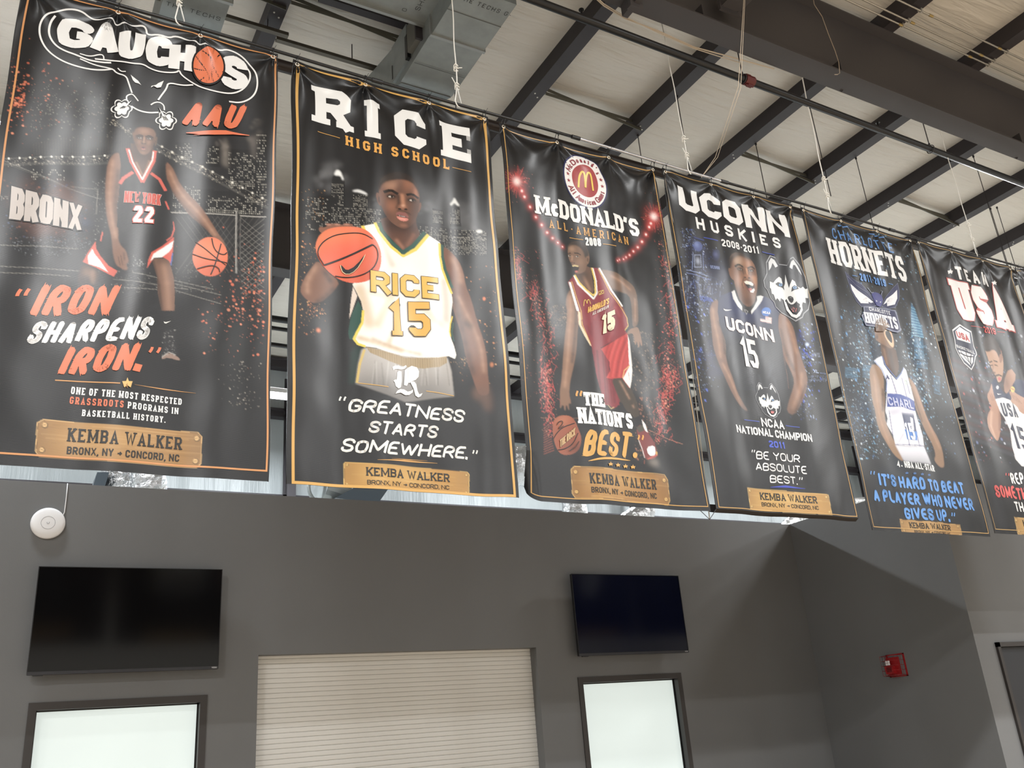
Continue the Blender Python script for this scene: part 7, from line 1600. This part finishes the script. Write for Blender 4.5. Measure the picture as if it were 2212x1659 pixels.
# ------------------------------------------------------------------ sprinkler pipes
M_pipe = mat('black_sprinkler_pipe', (24, 24, 26), 0.35, 0.2); M_cpl = mat('dark_red_coupling', (90, 30, 28), 0.5)
sp = empty('sprinkler_pipe', (5, 4.88, 7.3), 'black sprinkler pipe running below the roof in front of the banner tops', 'pipe')
A_ = onp(1152, 0, 2, 7.3); B_ = onp(2174, 384, 2, 7.3); dv = (B_-A_)/np.linalg.norm(B_-A_); P0, P1 = A_-dv*9, B_+dv*9
g = MB(); g.tube([P0, P1], 0.036, 14); put(sp, g.build('pipe', M_pipe, smooth=True))
def pipe_at(px): # point of this pipe under a given photo column
    t = min(np.linspace(0, 1, 4000), key=lambda t: abs((lambda v: 1106+FPX*(v@R3)/(v@_f))(P0+(P1-P0)*t-CAM)-px)); return P0+(P1-P0)*t
c = pipe_at(1617)
g = MB(); g.tube([c-dv*0.055, c+dv*0.055], 0.052, 10); put(sp, g.build('grooved_coupling', M_cpl))
for s in (-1, 1):
    g = MB(); g.box(c[0]-0.03, c[0]+0.03, c[1]-0.02, c[1]+0.02, c[2]+s*0.05-0.014, c[2]+s*0.05+0.014); g.tube([c+np.array([-0.045, 0, s*0.058]), c+np.array([0.045, 0, s*0.058])], 0.009, 6); put(sp, g.build('coupling_bolt', M_cpl))
for px in (1605, 2010):
    c = pipe_at(px); g = MB(); g.tube([c+np.array([0, 0, 0.05]), (c[0], c[1], ZP)], 0.006, 6); put(sp, g.build('hanger_rod', M_steel))
    g = MB(); g.torus(tuple(c), 0.046, 0.005, 0, 20, 6); g.tube([c+np.array([0, 0, 0.045]), c+np.array([0, 0, 0.075])], 0.011, 8); put(sp, g.build('hanger_ring', M_steel, smooth=True))
for px in (1258, 1900):
    c = pipe_at(px); g = MB(); g.tube([c, c+np.array([0, 0, 0.09])], 0.011, 8); g.tube([c+np.array([0, 0, 0.09]), c+np.array([0, 0, 0.098])], 0.024, 10); put(sp, g.build('sprinkler_head', M_pipe))
# second run behind the banners
s2 = empty('sprinkler_pipe', (5, 6.5, 7.30), 'dark brown sprinkler pipe glimpsed between the banners just under their tops', 'pipe')
M_bp = mat('brown_black_pipe', (42, 32, 28), 0.4)
Q0, Q1 = np.array([-6, 6.46, 7.30]), np.array([20, 6.56, 7.38])
g = MB(); g.tube([Q0, Q1], 0.055, 14); put(s2, g.build('pipe', M_bp, smooth=True))
for (a, b_) in (((1462,206),(1503.7,382)), ((1377.5,290),(1386.8,347)), ((1632,309),(1649.5,384)), ((1749,229),(1793,380)), ((1848.4,340),(1887.5,486.5)), ((2101.9,336),(2186,573)), ((2139,449),(2174,565)), ((2153,447),(2199,573)), ((981,172),(982,225))):
    T_ = onp(*a, 2, ZP+0.01); z1 = min(7.6, onp(*b_, 1, T_[1])[2])-0.3; g = MB(); g.tube([T_, (T_[0], T_[1], z1)], 0.0055, 6); g.tube([T_+np.array([0, 0, -.03]), T_], 0.014, 6); put(s2, g.build('hanger_rod', M_steel))

# ------------------------------------------------------------------ three conduits clipped under the purlins at upper right
M_cond = mat('galvanised_conduit', (176, 172, 164), 0.35, 0.6)
for k, (a, b_) in enumerate((((1829, 0), (2212, 176)), ((1866, 0), (2212, 162.5)), ((1940, 0), (2212, 130)))):
    A_ = onp(*a, 2, ZP-0.03); B_ = onp(*b_, 2, ZP-0.03); dv = (B_-A_)/np.linalg.norm(B_-A_); P0, P1 = A_-dv*5, B_+dv*5
    lb = ['lowest of the three thin metal conduits clipped under the roof at the upper right', 'middle of the three thin metal conduits clipped under the roof at the upper right', 'topmost of the three thin metal conduits, nearest the upper right corner'][k]
    r = empty('conduit', tuple(A_), lb, 'conduit', 'conduits under the roof')
    g = MB(); g.tube([P0, P1], 0.0105, 8); put(r, g.build('tube', M_cond, smooth=True))
    for x in PX:
        if 5 < x < 13:
            t = (x+0.14-P0[0])/dv[0]; c = P0+dv*t; g = MB(); g.box(c[0]-0.012, c[0]+0.012, c[1]-0.016, c[1]+0.016, ZP-0.045, ZP); g.box(c[0]-0.012, c[0]+0.012, c[1]+0.012, c[1]+0.035, ZP-0.008, ZP); put(r, g.build('strap_clip', mat('bright_clip', (205, 202, 196), 0.4, 0.5)))
    for x in (7.9, 9.1, 10.4):
        t = (x+k*0.1-P0[0])/dv[0]; c = P0+dv*t; g = MB(); g.tube([c-dv*0.03, c+dv*0.03], 0.0145, 8); put(r, g.build('coupling', mat('brassy_coupling', (178, 156, 104), 0.4, 0.6)))
# loose wires taped along the big beam
M_wire = mat('beige_wire', (200, 184, 164), 0.6); M_dk = mat('dark_wire', (60, 52, 50), 0.6)
def px_curve(pts, ax, val): return [onp(*p, ax, val) for p in pts]
g = MB(); g.tube(px_curve([(1280,-10),(1304,12),(1350,40),(1420,66),(1500,102),(1560,118),(1640,140),(1672,149)], 2, 7.58), 0.007, 6); g.tube(px_curve([(1280,-14),(1304,8),(1350,36),(1420,70),(1500,105),(1560,124),(1600,136)], 2, 7.57), 0.005, 6); tag(g.build('taped_wire', M_wire, smooth=True), 'beige wires taped along the lower edge of the big roof beam', 'wire')
g = MB(); g.tube(px_curve([(1756,-8),(1759,10),(1776,36),(1790,75),(1804,110),(1812,135),(1814,158),(1809,161),(1803,161)], 1, 4.60), 0.0035, 5); tag(g.build('dangling_wire', M_wire, smooth=True), 'thin curly wire dangling across the side of the big roof beam', 'wire')
c = pipe_at(1612)
g = MB()
E_ = onp(1515, 383, 1, YB)
for q in ((1595,186),(1600,190)):
    a = onp(*q, 1, c[1]-0.02); mid = onp(1545+ (q[0]-1595), 340, 1, YB-0.03); g.tube([c+np.array([0, -.03, 0]), a, mid, E_+np.array([0, 0, 0.0])], 0.0028, 5)
for k in range(3): g.tube([c+np.array([-.09+.03*k, -.045, -.01]), c+np.array([0, -.06, .02]), c+np.array([.10, -.045, -.02+.02*k])], 0.004, 5)
tag(g.build('tie_string', M_wire, smooth=True), 'thin string knotted round the red coupling and running down to the rail', 'string')

# ------------------------------------------------------------------ rectangular air ducts
def seam(root, pts, r=0.006):
    g = MB(); g.tube(pts, r, 5); put(root, g.build('seam', mat('duct_seam', (96, 100, 100), 0.5, 0.6)))
d1 = empty('air_duct', (3.1, 6.0, 7.5), 'grey sheet metal air duct with stencilled lettering above the second banner', 'duct')
x0, x1, z0 = 2.86, 3.385, 7.5; zt = 8.02
for (ya, yb_, e) in ((5.13, 5.76, 0.0), (5.765, 6.46, -0.008)):
    g = MB(); g.box(x0+e, x1-e, ya, yb_, z0-e, zt); put(d1, g.build('duct_section', M_galv))
g = MB(); g.prism([(x0, 6.465, z0), (x0, 6.465, zt), (x0, 7.6, zt+0.3), (x0, 7.6, z0+0.55)], None, (x1-x0, 0, 0)); put(d1, g.build('sloped_section', M_galv))
g = MB(); g.box(x0-0.014, x1+0.014, 5.745, 5.775, z0-0.014, zt+0.01); put(d1, g.build('flange', mat('duct_flange', (168, 172, 172), 0.4, 0.7)))
for yy in (5.42, 6.15): seam(d1, [(x0, yy, z0-0.003), (x1, yy, z0-0.003)], 0.003)
g = MB(); g.box(x0-0.03, x0, 6.24, 6.60, 7.60, 8.02); put(d1, g.build('access_panel', M_galv)); g = MB(); g.box(x0-0.045, x0, 6.20, 6.25, 7.59, 7.86); g.box(x0-0.034, x0, 6.59, 6.605, 7.64, 7.80); put(d1, g.build('panel_cleat', M_black))
g = MB(); g.box(x0-0.06, x0-0.005, 5.95, 6.16, 7.60, 7.90); put(d1, g.build('actuator_box', mat('dull_box', (120, 118, 112), 0.5, 0.5)))
g = MB(); g.box(x0-0.075, x0, 5.925, 5.95, 7.58, 7.92); put(d1, g.build('actuator_plate', M_steel))
g = MB(); g.tube([(x0-0.04, 5.93, 7.78), (x0-0.07, 5.7, 7.84), (x0-0.05, 5.45, 7.93), (x0-0.03, 5.1, 8.1), (x0-.02, 4.9, 8.3)], 0.013, 8); g.tube([(x0-0.05, 5.93, 7.74), (x0-0.10, 5.68, 7.80), (x0-0.08, 5.4, 7.90), (x0-0.06, 5.0, 8.1)], 0.010, 8); put(d1, g.build('flexible_conduit', M_cond, smooth=True))
flat_text('THE TECHS G-', (2.90, 5.28, z0-0.003), (1, 0, 0), (0, -1, 0), 0.50, 0.045, M_ink, 'stencil_lettering', d1, w=.10, gap=.4)
d2 = empty('air_duct', (0.93, 6.0, 7.5), 'grey sheet metal air duct behind the top of the first banner', 'duct')
g = MB(); g.box(0.66, 1.185, 5.05, 6.12, 7.5, 8.05); put(d2, g.build('duct_section', M_galv)); g = MB(); g.box(0.668, 1.177, 6.125, 7.3, 7.508, 8.04); put(d2, g.build('duct_section', M_galv))
g = MB(); g.box(0.648, 1.197, 6.105, 6.135, 7.488, 8.06); put(d2, g.build('flange', mat('duct_flange', (0, 0, 0))))
g = MB(); g.box(0.40, 0.66, 5.4, 6.4, 7.56, 7.96); put(d2, g.build('damper_housing', mat('brownish_duct', (96, 88, 76), 0.5, 0.5)))
for yy in (5.7, 6.0): g = MB(); g.box(0.36, 0.40, yy, yy+0.03, 7.5, 8.0); put(d2, g.build('damper_rib', M_steel))
flat_text('THE TECHS', (0.70, 6.36, 7.500), (1, 0, 0), (0, -1, 0), 0.44, 0.045, M_ink, 'stencil_lettering', d2, w=.10, gap=.4)
d3 = empty('air_duct', (2.0, 5.0, 7.72), 'cross duct joining the two grey ducts at the top of the photo', 'duct')
yy = onp(820, 18, 2, 7.72)[1]
g = MB(); g.box(1.19, 2.86, yy-0.75, yy, 7.72, 8.15); put(d3, g.build('duct_section', M_galv)); g = MB(); g.box(1.19, 2.86, yy, yy+0.03, 7.69, 8.18); put(d3, g.build('flange', mat('duct_flange', (0, 0, 0))))
flat_text('TECHS', (2.70, yy-0.42, 7.717), (0, 1, 0), (1, 0, 0), 0.3, 0.045, M_ink, 'stencil_lettering', d3, w=.10, gap=.4)
flat_text('O', (2.6, yy-0.06, 7.717), (1, 0, 0), (0, -1, 0), 0.04, 0.035, M_ink, 'stencil_lettering', d3, w=.10, gap=.4)
# struts under the purlins between the ducts
M_stru = mat('grey_brown_strut', (92, 88, 80), 0.5, 0.4)
for (a, b_, w_, nm, lb, m_) in (((470, 34), (622, 81), 0.05, 'strut', 'short grey strut crossing behind the first banner top', M_stru), ((597, 85), (826, 158), 0.05, 'strut', 'grey strut running from the second banner to the air duct', M_stru), ((690, -2), (880, 60), 0.085, 'strut', 'black strut beside the cross duct at the top of the photo', M_steel)):
    A_ = onp(*a, 2, 8.35); B_ = onp(*b_, 2, 8.35); y_ = (A_[1]+B_[1])/2
    r = empty('strut', tuple(A_), lb, 'strut', 'struts below the purlins')
    g = MB(); g.box(A_[0], B_[0], y_-w_/2, y_+w_/2, 8.35, 8.355); g.box(A_[0], B_[0], y_-w_/2, y_-w_/2+0.004, 8.355, 8.39); g.box(A_[0], B_[0], y_+w_/2-0.004, y_+w_/2, 8.355, 8.39); put(r, g.build('channel', m_))
    g = MB(); g.tube([((A_[0]*.3+B_[0]*.7), y_, 8.39), ((A_[0]*.3+B_[0]*.7), y_, ZP+0.1)], 0.006, 6); put(r, g.build('hanger_rod', M_steel))

# ------------------------------------------------------------------ things behind the wall top and between the banners
M_foil = mat('crinkled_foil', (205, 206, 208), 0.22, 0.9, bump=1.0, bscale=26)
rng_ = np.random.RandomState(3)
def foil(label, pts, r, n=20):
    V = []; F = []; pts = [np.array(p, float) for p in pts]; rings = 0; L = []
    for a, b_ in zip(pts[:-1], pts[1:]):
        m_ = max(2, int(np.linalg.norm(b_-a)/0.045))
        L += [a+(b_-a)*k/m_ for k in range(m_)]
    L.append(pts[-1])
    for i, p in enumerate(L):
        t = L[min(i+1, len(L)-1)]-L[max(0, i-1)]; t /= np.linalg.norm(t); a = np.array([0, 1.0, 0]) if abs(t[1]) < .9 else np.array([1.0, 0, 0])
        u = np.cross(t, a); u /= np.linalg.norm(u); w_ = np.cross(t, u); rr = r*(1+0.05*(i % 2)+0.02*rng_.randn())
        for k in range(n):
            q = rr*(1+0.03*rng_.randn()); th = 2*math.pi*k/n; V.append(tuple(p+q*(math.cos(th)*u+math.sin(th)*w_)))
    for i in range(len(L)-1):
        for k in range(n): F.append((i*n+k, i*n+(k+1) % n, (i+1)*n+(k+1) % n, (i+1)*n+k))
    g = MB(); g.add(V, F); o = g.build('flexible_foil_duct', M_foil); tag(o, label, 'duct', 'foil ducts beyond the wall'); return o
def P(px, py, y): return onp(px, py, 1, y)
a, b_ = P(1060, 1003, 13.0), P(1220, 1012, 13.0)
foil('silver foil duct running level between the second and third banners', [a-(b_-a)*0.2, a, b_, b_+(b_-a)*.3], (P(1100, 968, 13)[2]-P(1100, 1050, 13)[2])/2)
foil('leftmost crinkled foil duct above the grey wall under the first banner', [P(262, 1090, 11.5)*[1,1,0]+[0,0,3.62], P(262, 1090, 11.5), P(258, 1000, 11.5)], 0.20)
foil('crinkled foil duct just right of the leftmost one above the grey wall', [P(326, 1090, 11.0)*[1,1,0]+[0,0,3.62], P(326, 1090, 11.0), P(316, 1000, 11.0)], 0.19)
foil('foil duct above the wall under the third banner, left piece', [P(1245, 1150, 12)*[1,1,0]+[0,0,3.62], P(1245, 1150, 12), P(1238, 1060, 12)], 0.20)
foil('foil duct above the wall under the third banner, right piece', [P(1350, 1130, 12)*[1,1,0]+[0,0,3.62], P(1350, 1130, 12), P(1400, 1100, 12)], 0.16)
foil('foil duct above the wall corner under the fourth banner', [P(1690, 1150, 12)*[1,1,0]+[0,0,3.62], P(1690, 1150, 12), P(1725, 1118, 12), P(1760, 1112, 12)], 0.13)
foil('small piece of foil duct between the fourth and fifth banners', [P(1835, 1086, 12), P(1900, 1082, 12)], 0.09)
g = MB(); q = P(760, 1062, 10.8); g.prism([P(725,1075,10.8), P(790,1040,10.8), P(850,1040,10.8), P(815,1090,10.8)], None, (0, 0.5, 0.0)); tag(g.build('angled_duct', mat('slate_duct', (66, 76, 84), 0.45, 0.4)), 'slate grey angled duct above the wall under the second banner', 'duct', 'metal ducts beyond the wall')
g = MB(); c0 = P(693, 1053, 11.0); g.torus(tuple(c0), 0.20, 0.03, 1, 24, 8, .8); g.tube([c0, c0+np.array([0.35, 0.1, -0.05])], 0.17, 16); tag(g.build('round_duct_collar', M_galv, smooth=False), 'round metal duct collar above the wall at the left end of the second banner', 'duct', 'metal ducts beyond the wall')
g = MB(); g.prism([P(196,1066,11.2), P(210,1020,11.2), P(236,1020,11.2), P(222,1066,11.2)], None, (0, 0.4, 0)); tag(g.build('duct_drop', mat('slate_duct', (0, 0, 0))), 'narrow slate duct beside the leftmost foil duct above the wall', 'duct', 'metal ducts beyond the wall')
# hangers, thin wires by the fourth banner
g = MB(); T_ = onp(1489, 560, 1, 5.6); g.tube([onp(1432, 366, 1, YB), onp(1462, 520, 1, YB+.02), onp(1533, 1122, 1, YB+.02)], 0.004, 6); tag(g.build('guy_wire', M_cond, smooth=True), 'thin steel wire hanging in the gap between the third and fourth banners', 'wire')
g = MB(); c0 = onp(1533, 1122, 1, YB); g.tube([onp(1512, 1102, 1, YB), c0, onp(1547, 1100, 1, YB)], 0.003, 5); tag(g.build('corner_tie', M_tie), 'black tie string linking the lower corners of the third and fourth banners', 'string')
g = MB(); g.tube([onp(1465, 560, 1, 9.0), onp(1455, 440, 1, 9.0)], 0.005, 5)
for (zz, y_) in ((7.62, 12.6), (7.9, 13.6)):
    pass
bm_ = empty('service_run', (5, 12.6, 7.9), 'dark service pipes crossing beyond the banners, seen in the gaps', 'pipe')
for (y_, z_, r) in ((12.4, 7.75, 0.05), (12.9, 7.55, 0.035), (11.9, 7.35, 0.03)):
    g = MB(); g.tube([(-5, y_, z_), (25, y_, z_)], r, 10); put(bm_, g.build('pipe', M_pipe, smooth=True))
